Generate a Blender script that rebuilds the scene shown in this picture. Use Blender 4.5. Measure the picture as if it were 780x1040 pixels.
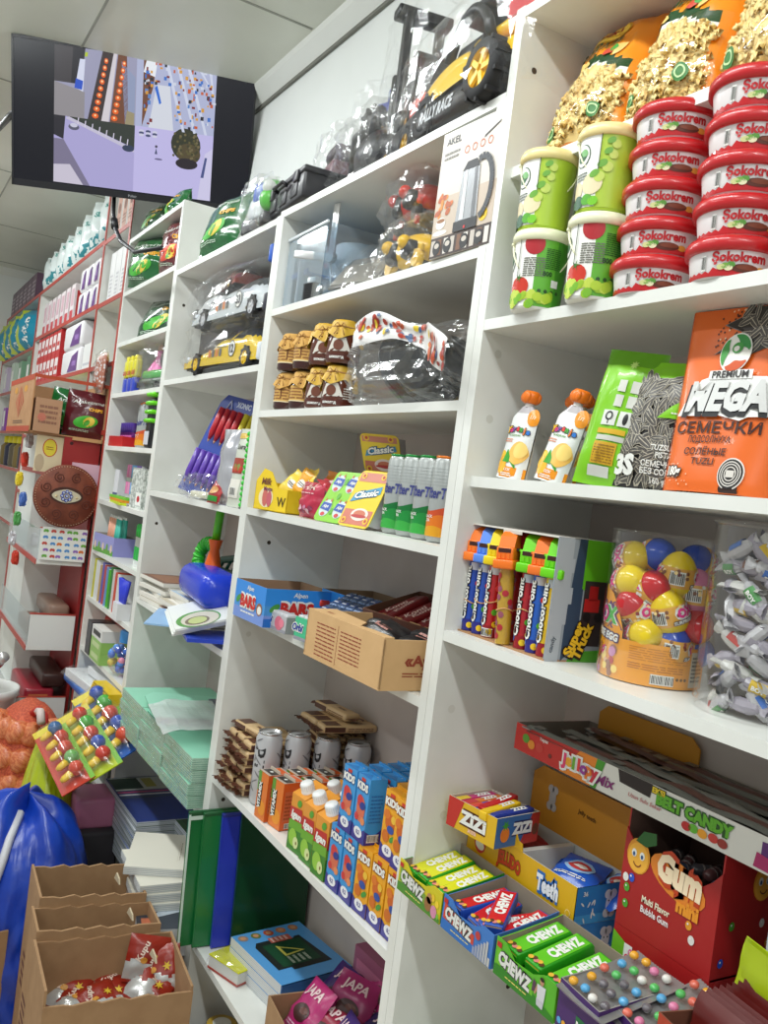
import bpy, bmesh, math, random
from math import sin, cos, pi, radians, sqrt, atan2
from mathutils import Vector, Matrix, noise, Euler
scene = bpy.context.scene
COL = scene.collection
for o in list(bpy.data.objects):
 bpy.data.objects.remove(o)
# camera
FPX, YAW, PITCH, ROLL = 903.07, radians(149.756), radians(-0.973), radians(7.384)
fw = Vector((cos(PITCH) * cos(YAW), cos(PITCH) * sin(YAW), sin(PITCH)))
rt = fw.cross(Vector((0,0,1))).normalized()
up = rt.cross(fw)
R_ = rt * cos(ROLL) + up * sin(ROLL)
U_ = -rt * sin(ROLL) + up * cos(ROLL)
cd = bpy.data.cameras.new('camera')
cam = bpy.data.objects.new('camera', cd)
COL.objects.link(cam)
cd.sensor_fit = 'HORIZONTAL'
cd.sensor_width = 36.0
cd.lens = FPX / 780.0 * 36.0
cd.clip_start = 0.02
mw = Matrix((R_, U_, -fw)).transposed().to_4x4()
mw.translation = (0,0,1.33)
cam.matrix_world = mw
scene.camera = cam
# world, lamps, exposure
w = bpy.data.worlds.new('shop_air')
scene.world = w
w.use_nodes = True
w.node_tree.nodes['Background'].inputs[0].default_value = (0.95,1.0,1.0,1)
w.node_tree.nodes['Background'].inputs[1].default_value = 0.45
for lx, ly, lp in ((0.75,-0.03,15.5),(-0.95,-0.03,15.5),(-2.65,-0.03,15.5),(-4.35,-0.03,15.5),(0.75,-1.25,9.0),(-1.6,-1.25,9.0),(-4.0,-1.25,9.0)):
 ld = bpy.data.lights.new('ceiling_tube_light', 'AREA')
 ld.shape = 'RECTANGLE'
 ld.size, ld.size_y = 1.2,0.09
 ld.energy = lp
 ld.color = (0.95,1.0,1.0)
 lo = bpy.data.objects.new('ceiling_tube_light', ld)
 COL.objects.link(lo)
 lo.location = (lx, ly, 2.50)
 lo.rotation_euler = (radians(15),0,0)
scene.view_settings.view_transform = 'Standard'
scene.view_settings.look = 'None'
scene.view_settings.exposure = 0.0
scene.view_settings.gamma = 1.0
scene.view_settings.use_curve_mapping = False
# materials
_mats = {}
def lin(c):
 c = c / 255.0
 return c / 12.92 if c <= 0.04045 else ((c + 0.055) / 1.055) ** 2.4
def C(r, g, b, rough=0.45, metal=0.0, coat=0.0, vary=0.0, spec=0.5):
 """painted / printed surface, sRGB 0-255"""
 key = (r, g, b, rough, metal, coat, vary, spec)
 if key in _mats:
  return _mats[key]
 m = bpy.data.materials.new('paint_%d_%d_%d' % (r, g, b))
 m.use_nodes = True
 nt = m.node_tree
 p = nt.nodes['Principled BSDF']
 p.inputs['Base Color'].default_value = (lin(r), lin(g), lin(b),1)
 p.inputs['Roughness'].default_value = rough
 p.inputs['Metallic'].default_value = metal
 p.inputs['Coat Weight'].default_value = coat
 p.inputs['Specular IOR Level'].default_value = spec
 if vary:
  n = nt.nodes.new('ShaderNodeTexNoise')
  n.inputs['Scale'].default_value = 9.0
  n.inputs['Detail'].default_value = 6.0
  tc = nt.nodes.new('ShaderNodeTexCoord')
  nt.links.new(tc.outputs['Object'], n.inputs['Vector'])
  mx = nt.nodes.new('ShaderNodeMix')
  mx.data_type = 'RGBA'
  mx.inputs[6].default_value = (lin(r) * (1 - vary), lin(g) * (1 - vary), lin(b) * (1 - vary),1)
  mx.inputs[7].default_value = (min(1, lin(r) * (1 + vary)), min(1, lin(g) * (1 + vary)), min(1, lin(b) * (1 + vary)),1)
  nt.links.new(n.outputs['Fac'], mx.inputs[0])
  nt.links.new(mx.outputs[2], p.inputs['Base Color'])
 _mats[key] = m
 return m
def film(name, tint=(1,1,1), lo=0.05, hi=0.45, rough=0.08, bump=0.5, scale=60.0, haze=0.0, detail=3.0):
 """clear plastic: see-through with glints"""
 m = bpy.data.materials.new(name)
 m.use_nodes = True
 nt = m.node_tree
 nt.nodes.clear()
 out = nt.nodes.new('ShaderNodeOutputMaterial')
 tr = nt.nodes.new('ShaderNodeBsdfTransparent')
 tr.inputs[0].default_value = (*tint, 1)
 gl = nt.nodes.new('ShaderNodeBsdfGlossy')
 gl.inputs['Roughness'].default_value = rough
 gl.inputs['Color'].default_value = (1,1,1,1)
 lw = nt.nodes.new('ShaderNodeLayerWeight')
 lw.inputs[0].default_value = 0.35
 mr = nt.nodes.new('ShaderNodeMapRange')
 mr.inputs[3].default_value = lo
 mr.inputs[4].default_value = hi
 mix = nt.nodes.new('ShaderNodeMixShader')
 n = nt.nodes.new('ShaderNodeTexNoise')
 n.inputs['Scale'].default_value = scale
 n.inputs['Detail'].default_value = detail
 tc = nt.nodes.new('ShaderNodeTexCoord')
 bp = nt.nodes.new('ShaderNodeBump')
 bp.inputs['Strength'].default_value = bump
 bp.inputs['Distance'].default_value = 0.004
 L = nt.links.new
 L(tc.outputs['Object'], n.inputs['Vector'])
 L(n.outputs['Fac'], bp.inputs['Height'])
 L(bp.outputs[0], gl.inputs['Normal'])
 L(bp.outputs[0], lw.inputs['Normal'])
 L(lw.outputs['Facing'], mr.inputs[0])
 L(mr.outputs[0], mix.inputs[0])
 if haze:
  df = nt.nodes.new('ShaderNodeBsdfDiffuse')
  df.inputs[0].default_value = (0.85,0.87,0.87,1)
  m2 = nt.nodes.new('ShaderNodeMixShader')
  m2.inputs[0].default_value = haze
  L(tr.outputs[0], m2.inputs[1])
  L(df.outputs[0], m2.inputs[2])
  L(m2.outputs[0], mix.inputs[1])
 else:
  L(tr.outputs[0], mix.inputs[1])
 L(gl.outputs[0], mix.inputs[2])
 L(mix.outputs[0], out.inputs[0])
 return m
def nodes_mat(name, c1, c2, scale, rough=0.6, kind='noise', bump=0.0, detail=4.0, stretch=(1,1,1), metal=0.0, pos=(0.4,0.6)):
 m = bpy.data.materials.new(name)
 m.use_nodes = True
 nt = m.node_tree
 p = nt.nodes['Principled BSDF']
 p.inputs['Roughness'].default_value = rough
 p.inputs['Metallic'].default_value = metal
 tc = nt.nodes.new('ShaderNodeTexCoord')
 mp = nt.nodes.new('ShaderNodeMapping')
 mp.inputs['Scale'].default_value = stretch
 if kind == 'noise':
  n = nt.nodes.new('ShaderNodeTexNoise')
  n.inputs['Detail'].default_value = detail
  src = 'Fac'
 else:
  n = nt.nodes.new('ShaderNodeTexVoronoi')
  src = 'Distance'
 n.inputs['Scale'].default_value = scale
 rp = nt.nodes.new('ShaderNodeValToRGB')
 rp.color_ramp.elements[0].position = pos[0]
 rp.color_ramp.elements[1].position = pos[1]
 rp.color_ramp.elements[0].color = (lin(c1[0]), lin(c1[1]), lin(c1[2]),1)
 rp.color_ramp.elements[1].color = (lin(c2[0]), lin(c2[1]), lin(c2[2]),1)
 L = nt.links.new
 L(tc.outputs['Object'], mp.inputs[0])
 L(mp.outputs[0], n.inputs['Vector'])
 L(n.outputs[src], rp.inputs[0])
 L(rp.outputs[0], p.inputs['Base Color'])
 if bump:
  b = nt.nodes.new('ShaderNodeBump')
  b.inputs['Strength'].default_value = bump
  b.inputs['Distance'].default_value = 0.003
  L(n.outputs[src], b.inputs['Height'])
  L(b.outputs[0], p.inputs['Normal'])
 return m
WHITE = C(238,238,232,0.4)
BOARD = nodes_mat('white_melamine_board', (225,226,220),(234,235,230),6,0.32)
BACKB = nodes_mat('white_hardboard', (196,184,176),(206,195,187),5,0.6)
KRAFT = nodes_mat('kraft_cardboard', (164,128,92),(172,136,99),22,0.85)
KRAFTD = nodes_mat('kraft_cardboard_inside', (156,122,88),(162,127,92),22,0.9)
GREYB = C(176,168,158,0.85)
FILM = film('clear_plastic_film', lo=0.02, hi=0.16, bump=0.35, scale=26, haze=0.02, rough=.13)
FILM2 = film('crinkled_clear_film', lo=0.035, hi=0.30, bump=0.45, scale=36, haze=0.04, rough=0.15)
CLEAR = film('clear_rigid_plastic', lo=0.03, hi=0.4, bump=0.08, scale=14, haze=0.0, rough=0.05)
FILMG = film('soft_wrap_film', lo=0.05, hi=0.5, bump=0.7, scale=30, haze=0.0)
CHROME = C(226,226,226,0.28,0.75)
BLACK = C(22,22,24,0.4)
RUBBER = C(30,30,32,0.7)
# surfaces that decals and lettering lie on
class Flat:
 def __init__(s, O, U, V, N):
  s.O, s.U, s.V, s.N = Vector(O), Vector(U), Vector(V), Vector(N)
  s.flat = True
 def P(s, u, v, l=0.0):
  return s.O + s.U * u + s.V * v + s.N * l
class Cyl:
 def __init__(s, c, R, a0=0.0, ry=None):
  s.c, s.R, s.a0 = Vector(c), R, a0
  s.ry = ry
  s.flat = False
 def P(s, u, v, l=0.0):
  R = s.R(v) if callable(s.R) else s.R
  k = s.ry / R if s.ry else 1.0
  a = s.a0 + u / R
  return s.c + Vector(((R + l) * sin(a),-(R + l) * cos(a) * k, v))
class Fn:
 def __init__(s, f):
  s.f = f
  s.flat = False
 def P(s, u, v, l=0.0):
  return Vector(s.f(u, v, l))
_txt = {}
def text_geo(s, bold):
 k = (s, bold)
 if k not in _txt:
  c = bpy.data.curves.new('lettering', 'FONT')
  c.body = s
  c.resolution_u = 2
  c.offset = bold
  o = bpy.data.objects.new('lettering', c)
  me = o.to_mesh()
  vs = [(v.co.x, v.co.y) for v in me.vertices]
  fs = [tuple(p.vertices) for p in me.polygons]
  o.to_mesh_clear()
  bpy.data.objects.remove(o)
  bpy.data.curves.remove(c)
  if vs:
   x0 = min(v[0] for v in vs)
   x1 = max(v[0] for v in vs)
  else:
   x0, x1 = 0,1
  _txt[k] = (vs, fs, x0, x1)
 return _txt[k]
# mesh builder
class MB:
 def __init__(s):
  s.V, s.F, s.I, s.S, s.mats = [], [], [], [], []
  s.T = None
 def k(s, m):
  if m not in s.mats:
   s.mats.append(m)
  return s.mats.index(m)
 def add(s, vs, fs, m, sm=False):
  b = len(s.V)
  if s.T is not None:
   vs = [s.T @ Vector(v) for v in vs]
  s.V.extend([tuple(v) for v in vs])
  if isinstance(m, (list, tuple)):
   ids = [s.k(x) for x in m]
  else:
   ids = [s.k(m)] * len(fs)
  for f, i in zip(fs, ids):
   s.F.append(tuple(b + j for j in f))
   s.I.append(i)
   s.S.append(sm)
 def box(s, x0, x1, y0, y1, z0, z1, m, front=None, back=None, left=None, right=None, top=None, bottom=None):
  v = [(x0, y0, z0),(x1, y0, z0),(x1, y1, z0),(x0, y1, z0),(x0, y0, z1),(x1, y0, z1),(x1, y1, z1),(x0, y1, z1)]
  f = [(0,1,5,4),(2,3,7,6),(3,0,4,7),(1,2,6,5),(4,5,6,7),(3,2,1,0)]
  s.add(v, f, [x or m for x in (front, back, left, right, top, bottom)])
 def rbox(s, x0, x1, y0, y1, z0, z1, m, r=0.003, seg=2, sm=True):
  bm = bmesh.new()
  bmesh.ops.create_cube(bm, size=1.0)
  for v in bm.verts:
   v.co = Vector((x0 + (v.co.x + .5) * (x1 - x0), y0 + (v.co.y + .5) * (y1 - y0), z0 + (v.co.z + .5) * (z1 - z0)))
  bmesh.ops.bevel(bm, geom=bm.edges[:], offset=min(r, (x1 - x0) * .49,(y1 - y0) * .49,(z1 - z0) * .49), segments=seg, profile=0.5, affect='EDGES')
  bm.verts.index_update()
  s.add([v.co.copy() for v in bm.verts], [tuple(v.index for v in f.verts) for f in bm.faces], m, sm)
  bm.free()
 def prism(s, pts, y0, y1, m, axis='y', sm=False):
  """extrude a 2D outline; axis y: pts are (x,z); axis x: pts are (y,z); axis z: pts are (x,y)"""
  n = len(pts)
  mk = {'y': lambda p, t: (p[0], t, p[1]), 'x': lambda p, t: (t, p[0], p[1]), 'z': lambda p, t: (p[0], p[1], t)}[axis]
  v = [mk(p, y0) for p in pts] + [mk(p, y1) for p in pts]
  f = [(i, (i + 1) % n, n + (i + 1) % n, n + i) for i in range(n)]
  s.add(v, f + [tuple(range(n))[::-1], tuple(range(n, 2 * n))], m, sm)
 def lathe(s, prof, m, n=24, c=(0,0,0), kx=1.0, ky=1.0, sm=True, capb=True, capt=True):
  v = []
  f = []
  ml = []
  for j, p in enumerate(prof):
   for i in range(n):
    a = 2 * pi * i / n
    v.append((c[0] + p[0] * cos(a) * kx, c[1] + p[0] * sin(a) * ky, c[2] + p[1]))
  for j in range(len(prof) - 1):
   mm = m[j] if isinstance(m, (list, tuple)) else m
   for i in range(n):
    f.append((j * n + i, j * n + (i + 1) % n, (j + 1) * n + (i + 1) % n, (j + 1) * n + i))
    ml.append(mm)
  s.add(v, f, ml, sm)
  b = []
  if capb and prof[0][0] > 1e-5:
   b.append((tuple(range(n))[::-1], m[0] if isinstance(m, (list, tuple)) else m))
  if capt and prof[-1][0] > 1e-5:
   o = (len(prof) - 1) * n
   b.append((tuple(range(o, o + n)), m[-1] if isinstance(m, (list, tuple)) else m))
  if b:
   used = sorted({i for q, _ in b for i in q})
   mp = {u: i for i, u in enumerate(used)}
   s.add([v[u] for u in used], [tuple(mp[i] for i in q) for q, _ in b], [mm for _, mm in b])
 def tube(s, pts, r, m, n=8, sm=True, caps=True):
  pts = [Vector(p) for p in pts]
  rr = r if isinstance(r, (list, tuple)) else [r] * len(pts)
  v = []
  prev = None
  for i, p in enumerate(pts):
   d = (pts[min(i + 1, len(pts) - 1)] - pts[max(i - 1,0)]).normalized()
   if prev is None:
    a = Vector((0,0,1)) if abs(d.z) < .9 else Vector((1,0,0))
    x = d.cross(a).normalized()
   else:
    x = (prev - d * prev.dot(d)).normalized()
   prev = x
   y = d.cross(x)
   for k in range(n):
    a = 2 * pi * k / n
    v.append(p + (x * cos(a) + y * sin(a)) * rr[i])
  f = [(j * n + i, j * n + (i + 1) % n, (j + 1) * n + (i + 1) % n, (j + 1) * n + i) for j in range(len(pts) - 1) for i in range(n)]
  if caps:
   f += [tuple(range(n))[::-1], tuple(range((len(pts) - 1) * n, len(pts) * n))]
  s.add(v, f, m, sm)
 def sphere(s, c, r, m, n=12, k=8, sm=True, kz=1.0, ky=1.0, kx=1.0):
  prof = []
  v = []
  f = []
  for j in range(1, k):
   t = pi * j / k
   for i in range(n):
    a = 2 * pi * i / n
    v.append((c[0] + r * sin(t) * cos(a) * kx, c[1] + r * sin(t) * sin(a) * ky, c[2] - r * cos(t) * kz))
  v += [(c[0], c[1], c[2] - r * kz),(c[0], c[1], c[2] + r * kz)]
  b, t = len(v) - 2, len(v) - 1
  for j in range(k - 2):
   for i in range(n):
    f.append((j * n + i, j * n + (i + 1) % n, (j + 1) * n + (i + 1) % n, (j + 1) * n + i))
  for i in range(n):
   f.append((b, (i + 1) % n, i))
   f.append((t, (k - 2) * n + i, (k - 2) * n + (i + 1) % n))
  s.add(v, f, m, sm)
 def grid(s, fn, nu, nv, m, sm=True):
  """fn(u,v) -> point, u,v in 0..1; m may be a function of (u,v)"""
  v = [fn(i / nu, j / nv) for j in range(nv + 1) for i in range(nu + 1)]
  f = []
  ml = []
  for j in range(nv):
   for i in range(nu):
    a = j * (nu + 1) + i
    f.append((a, a + 1, a + nu + 2, a + nu + 1))
    ml.append(m((i + .5) / nu, (j + .5) / nv) if callable(m) else m)
  s.add(v, f, ml, sm)
 # ---- printing on a surface S
 def rect(s, S, u0, v0, u1, v1, m, l=0.0004, nu=None, nv=1):
  if nu is None:
   nu = 1 if S.flat else max(2, int(abs(u1 - u0) / 0.006) + 1)
   nv = nv if S.flat else max(2, int(abs(v1 - v0) / 0.012) + 1)
  s.grid(lambda a, b: S.P(u0 + (u1 - u0) * a, v0 + (v1 - v0) * b, l), nu, nv, m, not S.flat)
 def disc(s, S, u, v, ru, m, rv=None, l=0.0006, n=18, rot=0.0):
  rv = rv or ru
  cr, sr = cos(rot), sin(rot)
  vs = [S.P(u, v, l)]
  rings = 1 if S.flat else 3
  for r in range(1, rings + 1):
   for i in range(n):
    a = 2 * pi * i / n
    x, y = ru * cos(a) * r / rings, rv * sin(a) * r / rings
    vs.append(S.P(u + x * cr - y * sr, v + x * sr + y * cr, l))
  fs = [(0,1 + i, 1 + (i + 1) % n) for i in range(n)]
  for r in range(rings - 1):
   o = 1 + r * n
   fs += [(o + i, o + n + i, o + n + (i + 1) % n, o + (i + 1) % n) for i in range(n)]
  s.add(vs, fs, m, not S.flat)
 def ring(s, S, u, v, r0, r1, m, l=0.0006, n=24, a0=0.0, a1=2 * pi):
  vs = []
  for i in range(n + 1):
   a = a0 + (a1 - a0) * i / n
   vs += [S.P(u + r0 * cos(a), v + r0 * sin(a), l), S.P(u + r1 * cos(a), v + r1 * sin(a), l)]
  s.add(vs, [(2 * i, 2 * i + 1,2 * i + 3,2 * i + 2) for i in range(n)], m)
 def poly(s, S, pts, m, l=0.0005):
  if S.flat:
   s.add([S.P(u, v, l) for u, v in pts], [tuple(range(len(pts)))], m)
  else:
   cu = sum(p[0] for p in pts) / len(pts)
   cv = sum(p[1] for p in pts) / len(pts)
   q = []
   for i, p in enumerate(pts):
    n = pts[(i + 1) % len(pts)]
    for t in range(3):
     q.append((p[0] + (n[0] - p[0]) * t / 3, p[1] + (n[1] - p[1]) * t / 3))
   N = len(q)
   vs = [S.P(cu, cv, l)] + [S.P(cu + (a - cu) * .5, cv + (b - cv) * .5, l) for a, b in q] + [S.P(a, b, l) for a, b in q]
   fs = [(0,1 + i, 1 + (i + 1) % N) for i in range(N)] + [(1 + i, 1 + N + i, 1 + N + (i + 1) % N, 1 + (i + 1) % N) for i in range(N)]
   s.add(vs, fs, m, True)
 def star(s, S, u, v, r0, r1, n, m, l=0.0006, rot=0.0):
  s.poly(S, [(u + (r0 if i % 2 else r1) * cos(pi * i / n + rot), v + (r0 if i % 2 else r1) * sin(pi * i / n + rot)) for i in range(2 * n)], m, l)
 def txt(s, S, t, u, v, h, m, l=0.0008, w=None, al='C', rot=0.0, bold=0.02, sh=0.0, out=None, ob=0.05, arc=0.0):
  """lettering: h = capital height; out = outline material behind"""
  if out is not None:
   s.txt(S, t, u, v, h, out, l - 0.0003, w, al, rot, bold + ob, sh, arc=arc)
  vs, fs, x0, x1 = text_geo(t, bold)
  if not vs:
   return
  k = h / 0.7
  W = (x1 - x0) * k
  kx = k * (w / W if w else 1.0)
  off = -x0 * kx
  W = (x1 - x0) * kx
  off -= {'C': W / 2, 'L': 0, 'R': W}[al]
  cr, sr = cos(rot), sin(rot)
  P = []
  for x, y in vs:
   a, b = x * kx + off + sh * y * k, y * k
   if arc:
    b += arc * (1 - (2 * a / W) ** 2)
   P.append(S.P(u + a * cr - b * sr, v + a * sr + b * cr, l))
  s.add(P, fs, m, not S.flat)
 def bars(s, S, u0, v0, u1, v1, m=None, bg=None, l=0.0006, n=11, seed=1):
  """a barcode"""
  if bg is not False:
   s.rect(S, u0, v0, u1, v1, bg or WHITE, l)
  rd = random.Random(seed)
  w_ = (u1 - u0) / n
  for i in range(n):
   a = u0 + w_ * (i + .15)
   s.rect(S, a, v0 + (v1 - v0) * .1, a + w_ * rd.uniform(.25,.7), v1 - (v1 - v0) * .1, m or BLACK, l + .0002)
 def lines(s, S, u0, v0, u1, v1, n, m, l=0.0006, seed=1, fill=.5):
  """small print that cannot be read: rows of short strokes"""
  rd = random.Random(seed)
  dv = (v1 - v0) / n
  for i in range(n):
   a = u0
   while a < u1 - .002:
    b = min(u1, a + rd.uniform(.08,.3) * (u1 - u0))
    s.rect(S, a, v0 + dv * i, b, v0 + dv * (i + fill), m, l)
    a = b + (u1 - u0) * .03
 def build(s, name, parent=None, loc=None, rz=0.0):
  me = bpy.data.meshes.new(name)
  me.from_pydata(s.V, [], s.F)
  for m in s.mats:
   me.materials.append(m)
  me.polygons.foreach_set('material_index', s.I)
  me.polygons.foreach_set('use_smooth', s.S)
  me.update()
  o = bpy.data.objects.new(name, me)
  COL.objects.link(o)
  if parent is not None:
   o.parent = parent
  if loc is not None:
   o.location = loc
   o.rotation_euler = (0,0, rz)
  return o
def thing(name, label, cat, loc=(0,0,0), rz=0.0, group=None, rx=0.0, ry=0.0):
 o = bpy.data.objects.new(name, None)
 o.empty_display_size = 0.03
 COL.objects.link(o)
 o.location = loc
 o.rotation_euler = (rx, ry, rz)
 return tag(o, label, cat, group)
def tag(o, label, cat, group=None, kind=None):
 o['label'] = label
 o['category'] = cat
 if group:
  o['group'] = group
 if kind:
  o['kind'] = kind
 return o
def struct(name, mb):
 o = mb.build(name)
 o['kind'] = 'structure'
 return o
def dup(root, loc, rz=None, label=None, group=None, rx=None, ry=None, scale=None, mesh=None):
 r = root.copy()
 COL.objects.link(r)
 e = root.rotation_euler
 r.location = loc
 r.rotation_euler = (e.x if rx is None else rx, e.y if ry is None else ry, e.z if rz is None else rz)
 if label:
  r['label'] = label
 if group:
  r['group'] = group
 if scale:
  r.scale = (scale,) * 3 if not isinstance(scale, tuple) else scale
 for ch in list(root.children):
  c = ch.copy()
  COL.objects.link(c)
  c.parent = r
  for g in list(ch.children):
   d = g.copy()
   COL.objects.link(d)
   d.parent = c
 return r
def box_faces(w, d, h):
 """the printed faces of a pack w wide, d deep, h tall: base centre at the origin, front towards -y"""
 return {'f': Flat((0,-d / 2,0),(1,0,0),(0,0,1),(0,-1,0)),
   'b': Flat((0, d / 2,0),(-1,0,0),(0,0,1),(0,1,0)),
   'r': Flat((w / 2,0,0),(0,1,0),(0,0,1),(1,0,0)),
   'l': Flat((-w / 2,0,0),(0,-1,0),(0,0,1),(-1,0,0)),
   't': Flat((0,0, h),(1,0,0),(0,1,0),(0,0,1))}
def pack(w, d, h, m, **kw):
 mb = MB()
 mb.box(-w / 2, w / 2,-d / 2, d / 2,0, h, m, **kw)
 return mb, box_faces(w, d, h)
def pillow(mb, w, h, t, m, seed=0, nu=22, nv=28, seal=0.06, crink=1.0, px=2.4, zig=True, open_top=False, flatb=0.7):
 """a filled bag: base at z=0, front towards -y. m(u,v,front) or a material; returns its printable front surface"""
 def prof(u, v):
  a, b = abs(2 * u - 1), abs(2 * v - 1)
  lim = 1 - 2 * seal
  b2 = min(1, b / lim)
  k = max(0,1 - a ** px) ** .55 * max(0,1 - b2 ** 3.2) ** .6
  return k
 def P(u, v, l, sgn=-1):
  T = t / 2 * prof(u, v) * (1 if sgn < 0 else flatb)
  n1 = noise.noise(Vector((u * 5 + seed, v * 6, seed * 1.7 + sgn)))
  n2 = noise.noise(Vector((u * 15 + seed, v * 11, seed * .7 + sgn)))
  e = (min(u, 1 - u, v, 1 - v))
  T += crink * t * (.07 * n1 + .035 * n2) * (0.35 + min(1, e * 6)) if 0 < u < 1 and 0 < v < 1 else 0
  x = (u - .5) * w * (1 - .06 * prof(u, .5) * sin(v * pi))
  z = v * h
  return Vector((x, sgn * (T + l) + .006 * crink * noise.noise(Vector((seed, v * 4,3))), z))
 for sgn in (-1,1):
  if sgn < 0:
   fn = lambda u, v: P(u, v, 0,-1)
   mm = (lambda u, v: m(u, v, True)) if callable(m) else m
  else:
   fn = lambda u, v: P(1 - u, v, 0,1)
   mm = (lambda u, v: m(1 - u, v, False)) if callable(m) else m
  mb.grid(fn, nu, nv, mm)
 return Fn(lambda u, v, l: P(u / w + .5, v / h, l + .0004,-1))
def blob(mb, c, r, m, seed=0, p=0.6, amp=0.12, sub=4, fr=3.0, sm=False, flat_bottom=True, sharp=1.0):
 """crumpled wrap: a superellipsoid with creases"""
 bm = bmesh.new()
 bmesh.ops.create_icosphere(bm, subdivisions=sub, radius=1.0)
 bm.verts.index_update()
 vs = []
 for v in bm.verts:
  d = v.co.normalized()
  q = [math.copysign(abs(x) ** p, x) for x in d]
  k = 1 + amp * (noise.noise(d * fr + Vector((seed, 0,0))) + .6 * abs(noise.noise(d * fr * 2.3 + Vector((0, seed, 0)))) * sharp + .25 * noise.noise(d * fr * 6 + Vector((0,0, seed))))
  z = q[2] * r[2] * k
  if flat_bottom:
   z = max(z, -r[2] * .98)
  vs.append((c[0] + q[0] * r[0] * k, c[1] + q[1] * r[1] * k, c[2] + z))
 mb.add(vs, [tuple(v.index for v in f.verts) for f in bm.faces], m, sm)
 bm.free()
ORD = ['', 'first', 'second', 'third', 'fourth', 'fifth', 'sixth', 'seventh', 'eighth', 'ninth', 'tenth', 'eleventh', 'twelfth']
def open_tray(mb, w, d, h, m, inner=None, t=0.0015, hb=None, hf=None, cut=0.0):
 """a carton without lid: base centre at the origin, front towards -y"""
 inner = inner or GREYB
 hb = hb or h
 hf = hf or h
 mb.box(-w / 2, w / 2,-d / 2, d / 2,0, t, m, top=inner)
 mb.box(-w / 2, w / 2,-d / 2,-d / 2 + t, t, hf, m, back=inner, top=inner)
 mb.box(-w / 2, w / 2, d / 2 - t, d / 2, t, hb, m, front=inner, top=inner)
 for sx in (-1,1):
  a, b = (-w / 2,-w / 2 + t) if sx < 0 else (w / 2 - t, w / 2)
  v = [(a, -d / 2 + t, t),(b, -d / 2 + t, t),(b, d / 2 - t, t),(a, d / 2 - t, t),(a, -d / 2 + t, hf),(b, -d / 2 + t, hf),(b, d / 2 - t, hb),(a, d / 2 - t, hb)]
  f = [(3,0,4,7),(1,2,6,5),(4,5,6,7)]
  mb.add(v, f, [m if sx < 0 else inner, inner if sx < 0 else m, inner])
# the room
CEIL = nodes_mat('painted_ceiling_panel', (204,206,195),(222,224,213),1.6,0.35, detail=6, pos=(.3,.7))
WALLM = nodes_mat('painted_wall', (232,235,232),(238,241,238),2.0,0.6)
TILE = nodes_mat('floor_tile', (196,184,164),(208,196,178),5,0.35)
m = MB(); m.box(-7.2,1.6,-1.6,1.1,-0.05,0.0, TILE)
for i in range(-17,4):
 m.box(i * .4 - .002, i * .4 + .002,-1.6,.95,0,.0006, C(150,140,125,.8))
for j in range(-4,3):
 m.box(-7.2,1.6, j * .4 + .05 - .002, j * .4 + .05 + .002,0,.0006, C(150,140,125,.8))
struct('floor', m)
m = MB(); m.box(-7.2,1.6,-1.6,1.1,2.545,2.6, CEIL)
GROOVE = C(150,152,142,.7)
def strip(a, b, w_, z0, z1, mt):
 a, b = Vector((*a, 0)), Vector((*b, 0))
 d = (b - a).normalized(); n = Vector((-d.y, d.x, 0)) * w_ / 2
 P = [a - n, a + n, b + n, b - n]
 m.add([(p.x, p.y, z) for z in (z0, z1) for p in P], [(0,1,2,3),(7,6,5,4),(0,4,5,1),(1,5,6,2),(2,6,7,3),(3,7,4,0)], mt)
for k in range(8):
 xx = .9 - k * 1.05
 strip((xx, -1.6),(xx, .9),.008,2.543,2.546, GROOVE)
for yy in (.42,-.2):
 strip((1.6, yy),(-7.0, yy),.007,2.543,2.546, GROOVE)
struct('ceiling', m)
m = MB(); m.box(-7.2,1.6,.95,1.1,0,2.545, WALLM); struct('wall_right', m)
m = MB(); m.box(-7.2,-6.66,-1.6,.95,0,2.545, WALLM); struct('wall_far', m)
m = MB()
m.prism([(.95,2.545),(.95,2.50),(.94,2.497),(.91,2.53),(.905,2.545)], -6.66,1.6, C(226,228,222,.4), axis='x')
m.box(-6.66,1.6,.9405,.9485,2.488,2.4985, C(120,120,112,.8))
struct('trim_1', m)
m = MB()
m.prism([(-6.66,2.545),(-6.66,2.50),(-6.645,2.497),(-6.62,2.53),(-6.615,2.545)], -1.6,.905, C(226,228,222,.4), axis='y')
struct('trim_2', m)
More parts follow.
